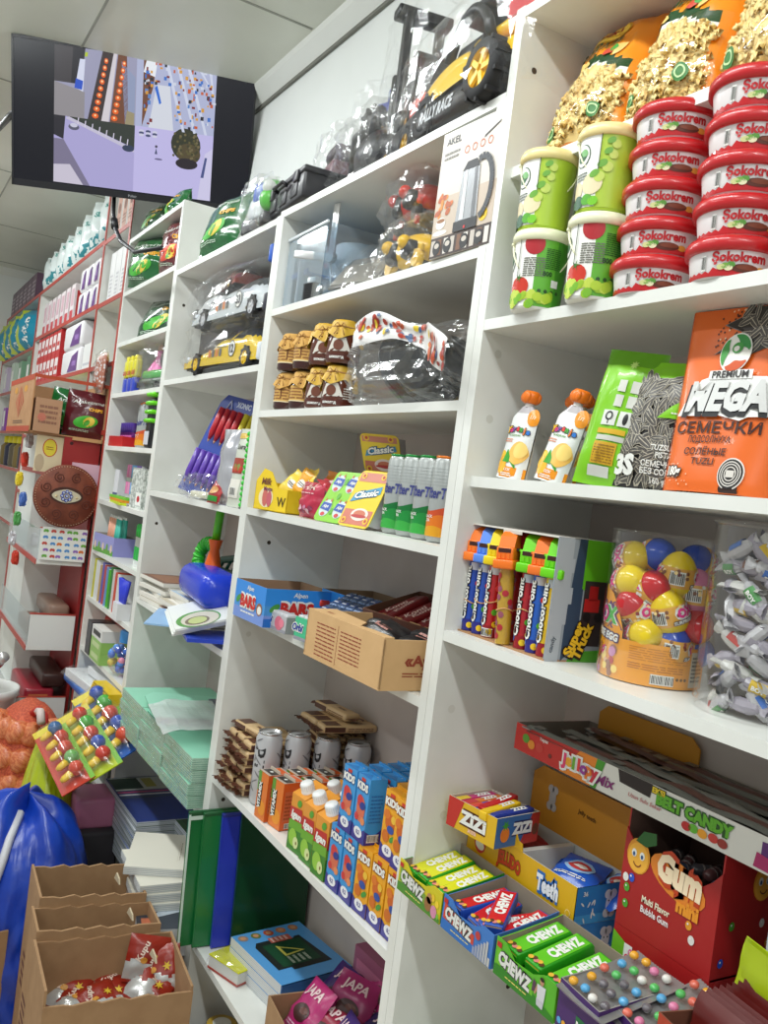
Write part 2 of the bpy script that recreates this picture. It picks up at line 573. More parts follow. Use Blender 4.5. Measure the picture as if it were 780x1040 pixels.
# shelf units: each a thing of panels and boards
YF, YB = .70,.94
TH = .016
def shelf_unit(label, x0, x1, z1, shelves, tl=.018, tr=.018, red=False, top=True, yf=YF, yb=YB, recess=(), holes=(), zl0=0.0):
 t = thing('shelf_unit', label, 'shelf unit', (x0, yf, 0))
 def W(mb, name):
  mb.T = Matrix.Translation((-x0,-yf, 0))
  return mb
 for sd in (0,1):
  mb = W(MB(), '')
  a, b = (x0, x0 + tl) if sd == 0 else (x1 - tr, x1)
  mb.box(a, b, yf, yb, 0, z1, BOARD)
  if red:
   mb.box(a - .001, b + .001, yf - .003, yf, 0, z1, REDT)
  S = Flat((b, yf, 0),(0,1,0),(0,0,1),(1,0,0)) if sd == 0 else Flat((a, yf, 0),(0,1,0),(0,0,1),(-1,0,0))
  for (u, v, dark) in holes:
   mb.disc(S, u, v, .0045 if dark else .006, C(60,50,40,.8) if dark else C(214,214,206,.35), l=.0003, n=12)
  mb.build('side_panel', t)
 mb = W(MB(), ''); mb.box(x0 + .001, x1 - .001, yb, yb + .005,0.02, z1 - .002, BACKB); mb.build('back_panel', t)
 for i, z in enumerate(shelves):
  mb = W(MB(), '')
  yo = yf + (.012 if i in recess else 0.0005)
  mb.box(x0 + tl, x1 - tr, yo, yb, z, z + TH - .0015, BOARD)
  if red:
   mb.box(x0 + tl, x1 - tr, yo - .003, yo, z - .001, z + TH, REDT)
  mb.build('shelf', t)
 return t
REDT = C(178,62,50,.4)
hol = [(.04, z, 1) for z in (1.905 - .03,)]
shelf_unit('white shelf unit holding the pasta, tubs, seed packs and candy boxes, nearest to us', -1.016,-.24,2.0145, [.445,.786,1.1455,1.3592,1.5722,1.7832,1.9985], recess=(3,5),
           holes=[(.028,1.935,1),(.03,1.545,0),(.03,1.455,0),(.03,1.05,0),(.04,.90,0),(.2,.63,1)])
shelf_unit('white shelf unit holding the kettle carton, jars and juice packs', -1.7935,-1.0168,1.903, [.06,.3206,.679,1.0425,1.2565,1.463,1.678,1.8885],
           holes=[(.06,1.775,1),(.06,1.20,1),(.04,1.0,0),(.03,.64,1)])
shelf_unit('white shelf unit holding the toy cars, green notebooks and flat folders', -2.5505,-1.794,1.896, [.06,.27,.585,.94,1.2485,1.564,1.880],
           holes=[(.03,1.80,1),(.03,1.17,1)])
shelf_unit('narrow white shelf unit holding pens, notebooks and toys beside red edging', -3.178,-2.551,2.1005, [.06,.33,.505,.670,.845,1.008,1.1815,1.368,1.5475,1.7235,1.900,2.085])
# nearest unit, top shelf: pasta
Z1, Z2, Z3, Z4, Z5 = 1.7977,1.5868,1.3738,1.1601,.8006
RED = C(196,30,36,.3, coat=.3)
FILMW = film('clear_bag_window', lo=.02, hi=.22, bump=.9, scale=30)
PASTA = nodes_mat('pasta_in_bag', (228,192,114),(246,220,148),70,.5, 'voronoi', bump=.6, pos=(.0,.5))
PASTA1 = C(248,222,150,.5)
ORANGE = C(240,146,30,.28, coat=.3)
DKGREEN = C(22,70,36,.3)
def fusillo(mb, M, L=.030, r=.0048, tw=2.2, m=PASTA1):
 n = 9
 vs, fs = [], []
 for i in range(n):
  t = i / (n - 1)
  for k in range(6):
   a = tw * pi * t * 2 / 2 + k * pi / 3
   rr = r if k % 2 == 0 else r * .55
   vs.append(M @ Vector(((t - .5) * L, rr * cos(a), rr * sin(a))))
 for i in range(n - 1):
  for k in range(6):
   fs.append((i * 6 + k, i * 6 + (k + 1) % 6,(i + 1) * 6 + (k + 1) % 6,(i + 1) * 6 + k))
 mb.add(vs, fs, m, True)
def pasta_bag(label, loc, rz, rx, seed, w_=.132, h_=.213):
 t = thing('pasta_bag', label, 'pasta bag', loc, rz, 'fusilli bags on the top shelf', rx=rx)
 mb = MB()
 def zone(u, v, fr):
  if not fr:
   return ORANGE
  c = .50 + .07 * sin(u * 4.2 + .4)
  if v < .07 or u > .90 or u < .03:
   return ORANGE
  if v < c:
   return PASTA
  if v < c + .025:
   return WHITE
  if v < c + .075 + .03 * u:
   return DKGREEN
  return ORANGE
 S = pillow(mb, w_, h_, .075, zone, seed, 30,44,.03,.8)
 mb.disc(S, -.005, h_ * .80,.036, C(206,150,20,.3),.017, l=.001)
 mb.disc(S, -.005, h_ * .80,.033, C(240,196,60,.3),.014, l=.0014)
 mb.txt(S, 'Rollton', -.005, h_ * .78,.011, C(150,30,20), l=.002, bold=.03)
 mb.txt(S, 'СПИРАЛИ', -.012, h_ * .665,.011, DKGREEN, l=.0018, bold=.02, sh=.2)
 for (u, v, a) in ((-.045,.60,.5),(-.035,.62,-.3),(.03,.63,.9)):
  mb.disc(S, u, v * h_, .012, C(232,196,110),.005, l=.0014, rot=a)
 mb.disc(S, .012, h_ * .625,.010, C(200,70,50),.006, l=.0015)
 mb.disc(S, .022, h_ * .635,.007, C(60,150,50),.005, l=.0016)
 for (u, v) in ((.032,.17),(-.05,.14)):
  mb.disc(S, u, v * h_, .010, C(46,120,40), l=.0075)
  mb.ring(S, u, v * h_, .005,.007, C(190,220,160), l=.008)
 pb = mb.build('printed_bag', t)
 rd = random.Random(seed)
 f = MB()
 for i in range(190):
  u, v = rd.uniform(-.40,.38) * w_, rd.uniform(.09,.50) * h_
  if v / h_ > .47 + .07 * sin((u / w_ + .5) * 4.2 + .4):
   continue
  p = S.P(u, v, -.0032)
  M = Matrix.Translation(p) @ Matrix.Rotation(rd.uniform(-.35,.35),4, 'X') @ Matrix.Rotation(rd.uniform(0, pi),4, 'Y')
  fusillo(f, M, m=PASTA1 if rd.random() < .7 else C(228,190,112,.5))
 o = f.build('fusilli_pasta', t)
 o['kind'] = 'stuff'
 cv = MB()
 cv.grid(lambda a, b: S.P((a - .5) * w_ * .93,(.05 + .5 * b) * h_, 0.0045 * min(1,6 * min(a, 1 - a, b, 1 - b)) + .0004),22,22, FILMW)
 cv.build('clear_window', pb)
 return t
pasta_bag('bag of fusilli leaning in the top corner by the side panel, leftmost of the three', (-.905,.752, Z1 + .002),.05, radians(-21),3)
pasta_bag('middle bag of fusilli, above the left stack of red tubs', (-.765,.752, Z1 + .002),.0, radians(-20),7)
pasta_bag('bag of fusilli above the right stack of red tubs, rightmost of the three', (-.620,.752, Z1 + .002),-.04, radians(-19),12,.145)
# second shelf: sauce buckets and chocolate cream tubs
CREAM = C(246,226,160,.3)
CREAM2 = C(240,240,206,.3)
LIME = C(176,206,60,.35)
GRN = C(96,168,48,.35)
def bucket(label, c, z, kind):
 t = thing('sauce_bucket', label, 'bucket', (c[0], c[1], z), radians(52), 'green sauce buckets')
 body = MB()
 R0, R1, H = .0305,.0350,.092
 body.lathe([(R0 - .002,0),(R0,.002),(R1, H)], WHITE if kind else LIME, 40)
 S = Cyl((0,0,0), lambda v: R0 + (R1 - R0) * v / H + .0001,0)
 if kind == 0:      # white label edge with onion, lime all round
  body.rect(S, -.058,.004,-.012,.089, C(244,244,238), l=.0003, nu=10)
  body.rect(S, -.012,.003,.07,.090, LIME, l=.0003, nu=16)
  body.disc(S, -.036,.064,.012, DKGREEN, .0135, l=.0006)
  body.disc(S, -.036,.064,.0108, WHITE, .0122, l=.0009)
  body.disc(S, -.036,.064,.0085, C(40,96,58),.007, l=.0012, rot=.7)
  body.disc(S, -.033,.067,.006, C(120,180,110),.004, l=.0014, rot=-.5)
  body.disc(S, -.018,.030,.0125, C(232,220,180),.0125, l=.0012)
  body.disc(S, -.040,.024,.010, C(226,210,170),.011, l=.0010)
  for u, v, r in ((-.016,.041,.006),(-.008,.052,.006),(-.003,.066,.005),(-.001,.078,.005)):
   body.disc(S, u, v, r, C(110,170,60), r * .7, l=.0016, rot=.5)
   body.disc(S, u + .006, v - .004, r, C(196,214,100), r, l=.0014)
  for u, v, r, cc in ((-.050,.008,.008,(52,92,70)),(-.035,.010,.009,(60,100,76)),(-.022,.012,.007,(90,170,50)),(-.014,.010,.006,(120,200,40))):
   body.disc(S, u, v, r, C(*cc), r * .9, l=.0018)
  body.lines(S, -.044,.036,-.026,.046,3, C(90,100,90), l=.0008, seed=4)
  body.rect(S, -.0125,.045,-.0115,.089, C(70,80,60), l=.002)
 else:              # ketchup print: tomato, lettuce, back text
  body.rect(S, -.06,.003,-.006,.090, C(244,244,238), l=.0003, nu=12)
  body.grid(lambda a, b: S.P(-.006 + .08 * a, .003 + .087 * b, .0003),18,4, lambda u, v: C(98,176,50,.35) if u < .32 else C(70,150,40,.35) if u < .6 else C(52,132,36,.35))
  body.disc(S, -.010,.080,.013, C(176,30,40),.014, l=.0008, rot=.5)
  body.disc(S, -.048,.062,.010, DKGREEN, .0125, l=.0006)
  body.disc(S, -.048,.062,.0088, WHITE, .011, l=.0008)
  body.disc(S, -.048,.062,.0065, C(40,96,58),.006, l=.001)
  body.disc(S, -.026,.027,.0145, C(206,60,44,.25),.0125, l=.0012)
  body.star(S, -.026,.038,.0015,.007,5, C(60,120,40), l=.0018)
  body.lines(S, -.022,.040,.006,.064,9, C(110,110,100), l=.0009, seed=5)
  body.lines(S, .006,.050,.026,.076,11, C(40,96,30), l=.0009, seed=6)
  body.txt(S, '800', .010,.041,.0055, C(30,70,24), l=.001, bold=.04)
  body.rect(S, .016,.028,.026,.037, WHITE, l=.0009, nu=2)
  for j in range(4):
   body.disc(S, .002 + j * .008,.022,.0024, C(40,80,30), l=.001, n=10)
  rd = random.Random(3)
  for i in range(26):
   u, v = rd.uniform(-.050,.022), rd.uniform(.004,.018)
   g = rd.choice(((176,206,50),(150,190,40),(120,180,40),(196,216,80)))
   body.disc(S, u, v, rd.uniform(.004,.008), C(*g), rd.uniform(.003,.006), l=.0012 + i * .00003, n=9, rot=rd.uniform(0,3))
  body.rect(S, -.0295,.038,-.0283,.089, C(60,70,50), l=.002)
 body.build('body', t)
 lid = MB()
 lm = CREAM if kind == 0 else CREAM2
 lid.lathe([(R1 + .001, H - .007),(R1 + .0035, H - .006),(R1 + .0035, H + .002),(R1 + .001, H + .007),(R1 - .003, H + .0085),(R1 - .005, H + .0075),(0.0001, H + .0075)], lm, 40)
 lid.build('lid', t)
 h = MB()
 pts = [(-.0365 * cos(a),-.0365 * 1.02 * sin(a) * .62 - .004, H - .008 - .046 * sin(a)) for a in [pi * i / 16 for i in range(17)]]
 h.tube(pts, .0012, C(236,236,200,.35),6)
 for sx in (-1,1):
  h.sphere((sx * .0365,-.004, H - .008),.003, C(236,236,200,.35),8,6)
 h.build('handle', t, None)
 return t
for i, (bx, by, n) in enumerate(((-.908,.712, 'side panel'),(-.806,.714, 'red tubs'))):
 bucket('green sauce bucket with pale rim and tomato print, lower one beside the %s' % n, (bx, by), Z2,1)
 bucket('lime sauce bucket with cream yellow lid, upper one beside the %s' % n, (bx - .004 + .004 * i, by - .002), Z2 + .1015,0)
def make_tub(label):
 t = thing('chocolate_cream_tub', label, 'tub', (0,0,0),0, 'stacked red-lidded chocolate cream tubs')
 R, H = .0445,.0295
 b = MB()
 b.lathe([(R * .88,0),(R * .9,.0012),(R, H)], C(240,236,236,.25),48)
 S = Cyl((0,0,0), lambda v: R * .9 + R * .1 * v / H + .0002,0)
 b.rect(S, -.075,.001,.075,.003, RED, l=.0004)
 rd = random.Random(2)
 pts = [(-.072,.002)]
 for i in range(37):
  u = -.072 + .144 * i / 36
  pts.append((u, .0045 + (.0022 if i % 2 else 0) + (.003 if -.02 < u < .03 else 0)))
 for i in range(len(pts) - 2):
  b.add([S.P(pts[i + 1][0], .002,.0005), S.P(pts[i + 2][0], .002,.0005), S.P(pts[i + 2][0], pts[i + 2][1], .0005), S.P(pts[i + 1][0], pts[i + 1][1], .0005)], [(0,1,2,3)], RED, True)
 b.txt(S, 'Şokokrem', .004,.0150,.0088, C(190,24,34), w=.052, l=.0008, bold=.04)
 b.txt(S, 'alco', .020,.0258,.0022, C(40,60,130), l=.0008)
 b.disc(S, .010,.0085,.013, C(92,40,24),.0042, l=.0010)
 b.disc(S, .012,.0095,.010, C(122,58,34),.0026, l=.0013)
 b.disc(S, .026,.0082,.005, C(226,160,60),.003, l=.0009)
 for u, v, g in ((-.008,.0105,(120,170,70)),(-.012,.0095,(214,214,150)),(-.005,.0085,(236,230,190)),(-.003,.0115,(90,150,60))):
  b.disc(S, u, v, .004, C(*g),.0028, l=.0014)
 b.bars(S, -.033,.007,-.028,.022, C(60,60,60), l=.0006, n=6)
 b.build('tub', t)
 l = MB()
 l.lathe([(R + .001, H - .004),(R + .0042, H - .003),(R + .0045, H + .006),(R + .0015, H + .0105),(R - .004, H + .0122),(R - .008, H + .0108),(.0001, H + .0108)], RED, 48)
 l.build('lid', t)
 return t
tub0 = None
for si, (sx, sy, nm) in enumerate(((-.7305,.737, 'left'),(-.6235,.737, 'right'))):
 for k in range(5):
  lab = 'red-lidded chocolate cream tub, %s in the %s stack of five' % (('lowest', 'second from the bottom', 'middle one', 'second from the top', 'topmost')[k], nm)
  x, y, z = sx + (-.004,-.002,.001,.002,.004)[k] * (1 if si == 0 else .6), sy + (.0,.002,-.001,.001,-.002)[k], Z2 + .0415 * k
  rz = radians(42) + (.10,-.02,.04,0,.05)[(k + si) % 5]
  if tub0 is None:
   tub0 = make_tub(lab)
   tub0.location = (x, y, z)
   tub0.rotation_euler.z = rz
  else:
   dup(tub0,(x, y, z), rz, lab)
mb, F = pack(.07,.06,.075, C(236,226,220,.4))
mb.rect(F['l'], -.03,0,.03,.03, C(190,60,50))
mb.rect(F['f'], -.035,0,.035,.022, C(190,60,50))
for i in range(6):
 mb.disc(F['f'], -.028 + .011 * i, .036 + .006 * (i % 2),.008, C(196,140,90), l=.0008)
 mb.disc(F['l'], -.025 + .01 * i, .034 + .006 * (i % 2),.007, C(186,128,84), l=.0008)
mb.txt(F['f'], 'Biskvit', 0,.055,.010, C(180,40,40))
o = mb.build('biscuit_carton', None, (-.522,.742, Z2)); tag(o, 'white and red biscuit carton right of the chocolate cream tubs', 'carton')
# third shelf: fruit pouches, seed packs
PO = C(236,238,236,.28, coat=.2)
CAPO = C(240,120,24,.35)
def pouch(label, loc, rz, lean=0.0, ry=0.0):
 t = thing('fruit_pouch', label, 'pouch', loc, rz, 'fruit puree pouches', rx=lean, ry=ry)
 W_, H_ = .046,.101
 b = MB()
 def hw(v):
  return W_ / 2 * (1 if v < .84 else 1 - .62 * (v - .84) / .16)
 def P(u, v, l, s):
  k = max(0,1 - abs(2 * u - 1) ** 2.6) ** .6
  T = .014 * (1.15 - .9 * v) * k + .0012
  return Vector(((2 * u - 1) * hw(v), s * (T + l), v * H_))
 b.grid(lambda u, v: P(u, v, 0,-1),14,20, lambda u, v: PO if v < .9 else C(190,184,188,.25))
 b.grid(lambda u, v: P(1 - u, v, 0,1),14,20, PO)
 S = Fn(lambda u, v, l: P(u / (2 * hw(v / H_)) + .5, v / H_, l + .0002,-1))
 b.poly(S, [(-.024,.002),(.024,.002),(.024,.016),(-.006,.0165)], C(240,150,20,.3), l=.0005)
 b.txt(S, 'СОК', .003,.0105,.0035, WHITE, l=.0011)
 b.lines(S, -.006,.004,.012,.009,2, WHITE, l=.0010, seed=8)
 b.disc(S, -.017,.024,.0095, C(246,196,40,.3),.0145, l=.0007, rot=-.35)
 b.disc(S, -.010,.018,.0085, C(244,178,30,.3),.0125, l=.0009, rot=.3)
 b.poly(S, [(-.010,.022),(-.006,.040),(.001,.030),(.002,.022)], C(60,160,40,.3), l=.0011)
 b.poly(S, [(.002,.024),(.014,.014),(.013,.019)], C(60,150,40,.3), l=.0011)
 b.disc(S, .010,.036,.013, C(244,190,90,.3),.016, l=.0009)
 b.disc(S, .013,.040,.009, C(250,214,120,.3),.011, l=.0012)
 b.disc(S, .017,.086,.0085, C(240,150,20,.3),.012, l=.0009, rot=.2)
 b.txt(S, '1л', .0165,.084,.0055, C(250,226,190), l=.0013)
 for i, (ch, cc) in enumerate(zip('Yoranje', ((244,190,20),(220,60,130),(120,80,170),(226,60,50),(70,170,60),(240,120,30),(40,120,210)))):
  b.txt(S, ch, -.017 + i * .0056,.066 - .0012 * abs(i - 3),.0088 if i == 0 else .0072, C(*cc), l=.0014, bold=.05, out=C(60,40,40), ob=.07)
 b.txt(S, 'на фруктах', -.003,.0585,.0028, C(90,150,60), l=.001)
 b.lines(S, -.020,.050,-.004,.056,2, C(230,150,120), l=.0008, seed=3)
 b.build('pouch_body', t)
 c = MB()
 c.lathe([(.006, H_ - .001),(.006, H_ + .006)], C(226,222,220,.3),14)
 c.lathe([(.0085, H_ + .004),(.0115, H_ + .006),(.0125, H_ + .012),(.0122, H_ + .017),(.0095, H_ + .0205),(.005, H_ + .0205),(.004, H_ + .0185),(.0001, H_ + .0185)], CAPO, 20)
 for k in range(4):
  a = k * pi / 2 + .4
  c.sphere((.0105 * cos(a),.0105 * sin(a), H_ + .012),.004, CAPO, 8,6, kz=1.7)
 c.build('spout_cap', t)
 return t
pouch('orange-capped fruit pouch nearest the side panel, front row', (-.948,.742, Z3),.16, radians(-5), radians(4))
pouch('orange-capped fruit pouch half hidden behind the gap of the two front pouches', (-.912,.790, Z3),.25, radians(-4), radians(4))
pouch('orange-capped fruit pouch standing tight behind the tilted front pouch', (-.884,.772, Z3),.2, radians(-6), radians(6))
pouch('orange-capped fruit pouch tilted in front, next to the green seed pack', (-.862,.736, Z3),.18, radians(-7), radians(10))
pouch('orange-capped fruit pouch at the back, mostly behind the green seed pack', (-.815,.805, Z3),.2, radians(-4), radians(4))
LG = C(128,200,20,.3, coat=.2)
SEEDBG = C(34,32,32,.35)
def seeds(mb, S, n, u0, u1, v0, v1, sz, seed, inside=None, l0=.0008, n_=8):
 rd = random.Random(seed)
 E1, E2 = C(84,80,77,.4), C(186,178,160,.4)
 cols = max(1, int((n * (u1 - u0) / (v1 - v0)) ** .5))
 rows = max(1, n // cols)
 q = [(i, j) for i in range(cols) for j in range(rows)]
 rd.shuffle(q)
 for k, (i, j) in enumerate(q):
  u = u0 + (u1 - u0) * (i + rd.uniform(.2,.8)) / cols
  v = v0 + (v1 - v0) * (j + rd.uniform(.2,.8)) / rows
  if inside and not inside(u, v):
   continue
  a = rd.uniform(0, pi)
  s = sz * rd.uniform(.8,1.15)
  l = l0 + k * .000012
  mb.disc(S, u, v, s, E2, s * .36, l=l, n=n_, rot=a)
  mb.disc(S, u, v, s * .92, E1, s * .30, l=l + .0002, n=n_, rot=a)
  mb.disc(S, u, v, s * .78, E2, s * .05, l=l + .0004, n=6, rot=a)
t = thing('seed_pack', 'green side of a seed pack leaning next to the orange-capped pouches', 'seed pack', (-.772,.735, Z3), radians(20), None, rx=radians(-8), ry=radians(6))
b = MB()
S = pillow(b, .075,.165,.035, lambda u, v, f: LG if v < .86 else C(96,160,20,.3),5,14,24,.03,.8)
for (u, v) in ((.0,.118),(.016,.118),(.0,.100),(.016,.100)):
 b.rect(S, u - .005, v - .007, u + .005, v + .007, C(214,214,206), l=.001, nu=2, nv=2)
b.rect(S, -.016,.070,.004,.088, C(220,222,216), l=.001, nu=3, nv=3)
b.rect(S, .007,.070,.026,.088, C(220,222,216), l=.001, nu=3, nv=3)
b.ring(S, -.006,.081,.0035,.0055, BLACK, l=.0016, n=14)
b.rect(S, -.0068,.0715,-.0052,.077, BLACK, l=.0016, nu=2, nv=2)
b.disc(S, .016,.079,.003, BLACK, .007, l=.0016)
b.rect(S, -.017,.060,.020,.066, C(214,170,30), l=.001, nu=3, nv=2)
b.rect(S, -.016,.052,.020,.058, C(200,200,190), l=.001, nu=3, nv=2)
b.rect(S, -.016,.024,.014,.050, C(206,160,30), l=.001, nu=4, nv=4)
b.lines(S, -.014,.026,.012,.048,7, C(150,110,20), l=.0014, seed=3)
b.rect(S, -.018,.010,.010,.022, C(210,210,204), l=.001, nu=3, nv=2)
b.star(S, .004,.145,.003,.006,8, C(190,224,120), l=.001)
b.build('printed_bag', t)
t = thing('seed_pack', 'dark pack printed with striped sunflower seeds under a green top strip', 'seed pack', (-.706,.748, Z3), radians(14), None, rx=radians(-10), ry=radians(3))
b = MB()
S = pillow(b, .100,.150,.04, lambda u, v, f: LG if v > .86 else SEEDBG, 9,18,26,.03,.8)
seeds(b, S, 130,-.047,.047,.006,.128,.0125,4)
b.poly(S, [(-.004,.078),(.045,.118),(.047,.078)], LG, l=.0042)
b.star(S, .028,.094,.004,.008,8, C(230,240,200), l=.0050)
b.lines(S, .014,.083,.036,.086,1, WHITE, l=.005)
b.txt(S, '3S', -.034,.014,.020, WHITE, l=.0048, bold=.06)
b.txt(S, 'TUZSUZ', .014,.042,.006, WHITE, l=.0048)
b.txt(S, 'PISTA', .016,.034,.006, WHITE, l=.0048)
b.txt(S, 'СЕМЕЧКИ', .010,.024,.006, WHITE, l=.0048)
b.txt(S, 'БЕЗ СОЛИ', .010,.016,.006, WHITE, l=.0048)
b.txt(S, '160 gr', .012,.007,.006, WHITE, l=.0048)
b.build('printed_bag', t)
t = thing('sunflower_seed_pouch', 'large orange stand-up pouch of salted sunflower seeds', 'seed pack', (-.617,.748, Z3), radians(6), None, rx=radians(-4))
b = MB()
OR2 = C(234,108,34,.33, coat=.15)
W_, H_ = .124,.197
def MP(u, v, l, s):
 k = max(0,1 - abs(2 * u - 1) ** 3.5) ** .7
 T = (.004 + .024 * max(0,1 - v) ** .8 * k * (1 if v > .02 else .9)) + .0016 * k * noise.noise(Vector((u * 4, v * 5,2)))
 return Vector(((u - .5) * W_, s * (T + l), v * H_))
b.grid(lambda u, v: MP(u, v, 0,-1),22,30, OR2)
b.grid(lambda u, v: MP(1 - u, v, 0,1),22,30, OR2)
S = Fn(lambda u, v, l: MP(u / .152 + .5, v / H_, l + .0003,-1))
DK = C(60,22,14,.4)
burst = [(.004,.196),(.001,.188),(-.024,.178),(.004,.170),(-.008,.158),(-.030,.146),(.0,.150),(.012,.140),(.040,.150),(.074,.150),(.074,.196)]
b.poly(S, burst, C(150,146,140,.4), l=.0006)
b.poly(S, [(x * .97 + .002,.002 + y * .99) for x, y in burst], C(52,48,46,.4), l=.0009)
seeds(b, S, 26,.0,.074,.150,.196,.013,8, l0=.0014)
rd = random.Random(5)
for i in range(70):
 u, v = rd.uniform(-.073,-.02), rd.uniform(.003,.04)
 if v < .04 - (u + .073) * .5:
  b.disc(S, -.073 + round((u + .073) / .0042) * .0042,.003 + round(v / .0036) * .0036,.0009, C(250,214,180), l=.0007, n=6)
for i in range(60):
 u, v = rd.uniform(-.03,.02), rd.uniform(.150,.196)
 b.disc(S, u, v, .0013, DK if rd.random() < .7 else C(250,210,170), l=.0005, n=6)
b.disc(S, .004,.146,.0215, C(238,236,228), l=.0034, n=28)
for a0, cc in ((0.3,(40,140,60)),(2.4,(60,150,60)),(4.3,(210,84,30))):
 pts = []
 for i in range(10):
  a = a0 + 1.5 * i / 9
  pts.append((.004 + .020 * cos(a),.146 + .020 * sin(a)))
 for i in range(10):
  a = a0 + 1.5 - 1.7 * i / 9
  r = .020 - .011 * sin(pi * (i + .5) / 10)
  pts.append((.004 + r * cos(a),.146 + r * sin(a)))
 b.poly(S, pts, C(*cc), l=.0040)
b.disc(S, .006,.151,.0075, C(60,150,60),.006, l=.0042)
b.disc(S, .005,.150,.0040, C(238,236,228),.003, l=.0046)
b.rect(S, -.026,.118,.034,.1275, C(240,240,236), l=.0036, nu=10)
b.txt(S, 'PREMIUM', .004,.1195,.0072, C(40,36,36), w=.050, l=.0044, bold=.02)
b.poly(S, [(-.064,.080),(-.036,.118),(-.020,.122),(.060,.120),(.073,.080),(.040,.078),(.030,.074),(-.012,.082),(-.030,.079)], C(240,240,236), l=.0028)
b.txt(S, 'MEGA', .004,.0805,.031, C(30,30,32), w=.118, l=.0036, bold=.06, sh=.16)
b.txt(S, 'MEGA', .006,.0855,.0295, C(216,216,214,.3), w=.112, l=.0046, bold=.05, sh=.16)
b.txt(S, 'СЕМЕЧКИ', -.001,.0615,.0115, DK, w=.118, l=.0012, bold=.02)
b.txt(S, 'ПОДСОЛНУХА', -.006,.0515,.0068, DK, w=.060, l=.0012)
b.txt(S, 'СОЛЁНЫЕ', -.008,.0385,.0068, DK, w=.060, l=.0012)
b.txt(S, 'TUZLI', -.008,.0285,.0068, DK, w=.032, l=.0012)
b.txt(S, '180g', -.048,.016,.0092, C(246,240,230), l=.0016, bold=.04, out=C(50,30,20), ob=.1)
b.disc(S, .034,.020,.0165, C(236,230,222), l=.0012, n=28)
b.disc(S, .034,.020,.0150, C(34,30,30), l=.0016, n=28)
for r in (.0075,.0105,.013):
 b.ring(S, .034,.020, r - .0012, r, C(220,214,206), l=.0020)
b.rect(S, .029,.0165,.039,.0235, C(220,214,206), l=.0021, nu=3, nv=2)
b.rect(S, .022,.001,.046,.007, C(50,28,22), l=.0010, nu=4, nv=2)
for sx in (-1,1):
 b.rect(S, sx * .0755 - .0006,.0, sx * .0755 + .0006,.196, C(180,66,14), l=.0008, nu=2, nv=12)
b.build('printed_pouch', t)
# fourth shelf: carton of topped chocolate tubes, surprise eggs, sweets in canisters
CX, CY = -.905,.7235          # front left of the tube carton's middle
t = thing('tube_display_carton', 'open display carton of truck-topped chocolate tubes with a green and grey side', 'carton', (CX, CY + .040, Z4), radians(-2))
b = MB()
w2, d2, hh = .099,.044,.150
KI = C(176,132,92,.85)
b.box(-w2, w2,-d2, d2,0,.002, KI)
b.box(-w2, w2, d2 - .002, d2,.002, hh, KI)
b.box(-w2,-w2 + .002,-d2, d2,.002, hh, C(206,190,170,.6), right=KI)
b.box(w2 - .002, w2,-d2, d2,.002, hh, C(150,158,166,.35), left=KI)
b.box(-w2, w2,-d2 + .004, d2, hh - .002, hh, C(226,222,214,.4), bottom=KI)
b.box(-w2 + .002,-w2 + .030, d2 - .05, d2 - .048,.002,.026, KI)
S = Flat((w2,0,0),(0,1,0),(0,0,1),(1,0,0))
sky = [(-.044,0),(-.044, hh),(-.020, hh),(-.020,.125),(-.016,.125),(-.016,.108),(-.019,.108),(-.019,.09),(-.014,.09),(-.014,.07),(-.019,.07),(-.019,.045),(-.024,.045),(-.024,0)]
b.poly(S, sky, C(176,182,188,.35), l=.0003)
b.poly(S, [(-.020,.05),(-.012, hh),(.002, hh),(.002,.02),(-.020,.0)], C(52,70,92,.35), l=.0002)
b.poly(S, [(.0,.09),(.0, hh),(.044, hh),(.044,.07)], C(96,180,30,.35), l=.0004)
b.poly(S, [(-.010,0),(-.004,.012),(.044,.016),(.044,0)], C(80,160,40,.35), l=.0004)
b.rect(S, .004,.020,.044,.100, C(54,46,46,.4), l=.0006)
b.rect(S, .006,.062,.030,.078, C(186,36,34,.35), l=.0009)
b.rect(S, .012,.076,.026,.094, C(170,30,30,.35), l=.0009)
b.disc(S, .012,.056,.006, BLACK, l=.0012)
b.disc(S, .030,.056,.006, BLACK, l=.0012)
b.txt(S, 'Super', .002,.026,.013, C(240,190,40), l=.0016, bold=.05, rot=1.2, out=C(40,20,10), ob=.1)
b.txt(S, 'Truck', .016,.024,.013, C(240,190,40), l=.0016, bold=.05, rot=1.2, out=C(40,20,10), ob=.1)
b.txt(S, 'candy', -.033,.020,.006, C(90,100,110), l=.0008, rot=1.4)
b.build('carton_body', t)
b = MB(); b.box(-.02,.02,-d2 + .0035,-d2 + .004, hh - .006, hh - .002, C(210,206,196)); b.build('torn_flap', t)
TUBES = [((30,70,170),(255,130,40),-.086,0,0),((36,80,180),(90,140,236),-.062,0,0),((186,26,34),(240,214,20),-.038,0,0),((206,60,60),(200,40,50),-.014,.014,0),
         ((190,150,50),(246,120,30),.008,-.010,-.06),((176,24,34),(110,210,20),.034,0,0),((30,90,190),(246,120,40),.058,0,0),((236,196,30),(110,214,20),.080,0,.02)]
POS = ['first', 'second', 'third', 'fourth', 'fifth', 'sixth', 'seventh', 'eighth']
CN = [('blue', 'orange'),('blue', 'light blue'),('red', 'yellow'),('pink and red', 'red'),('gold spotted', 'orange'),('dark red', 'lime green'),('blue', 'orange'),('yellow', 'lime green')]
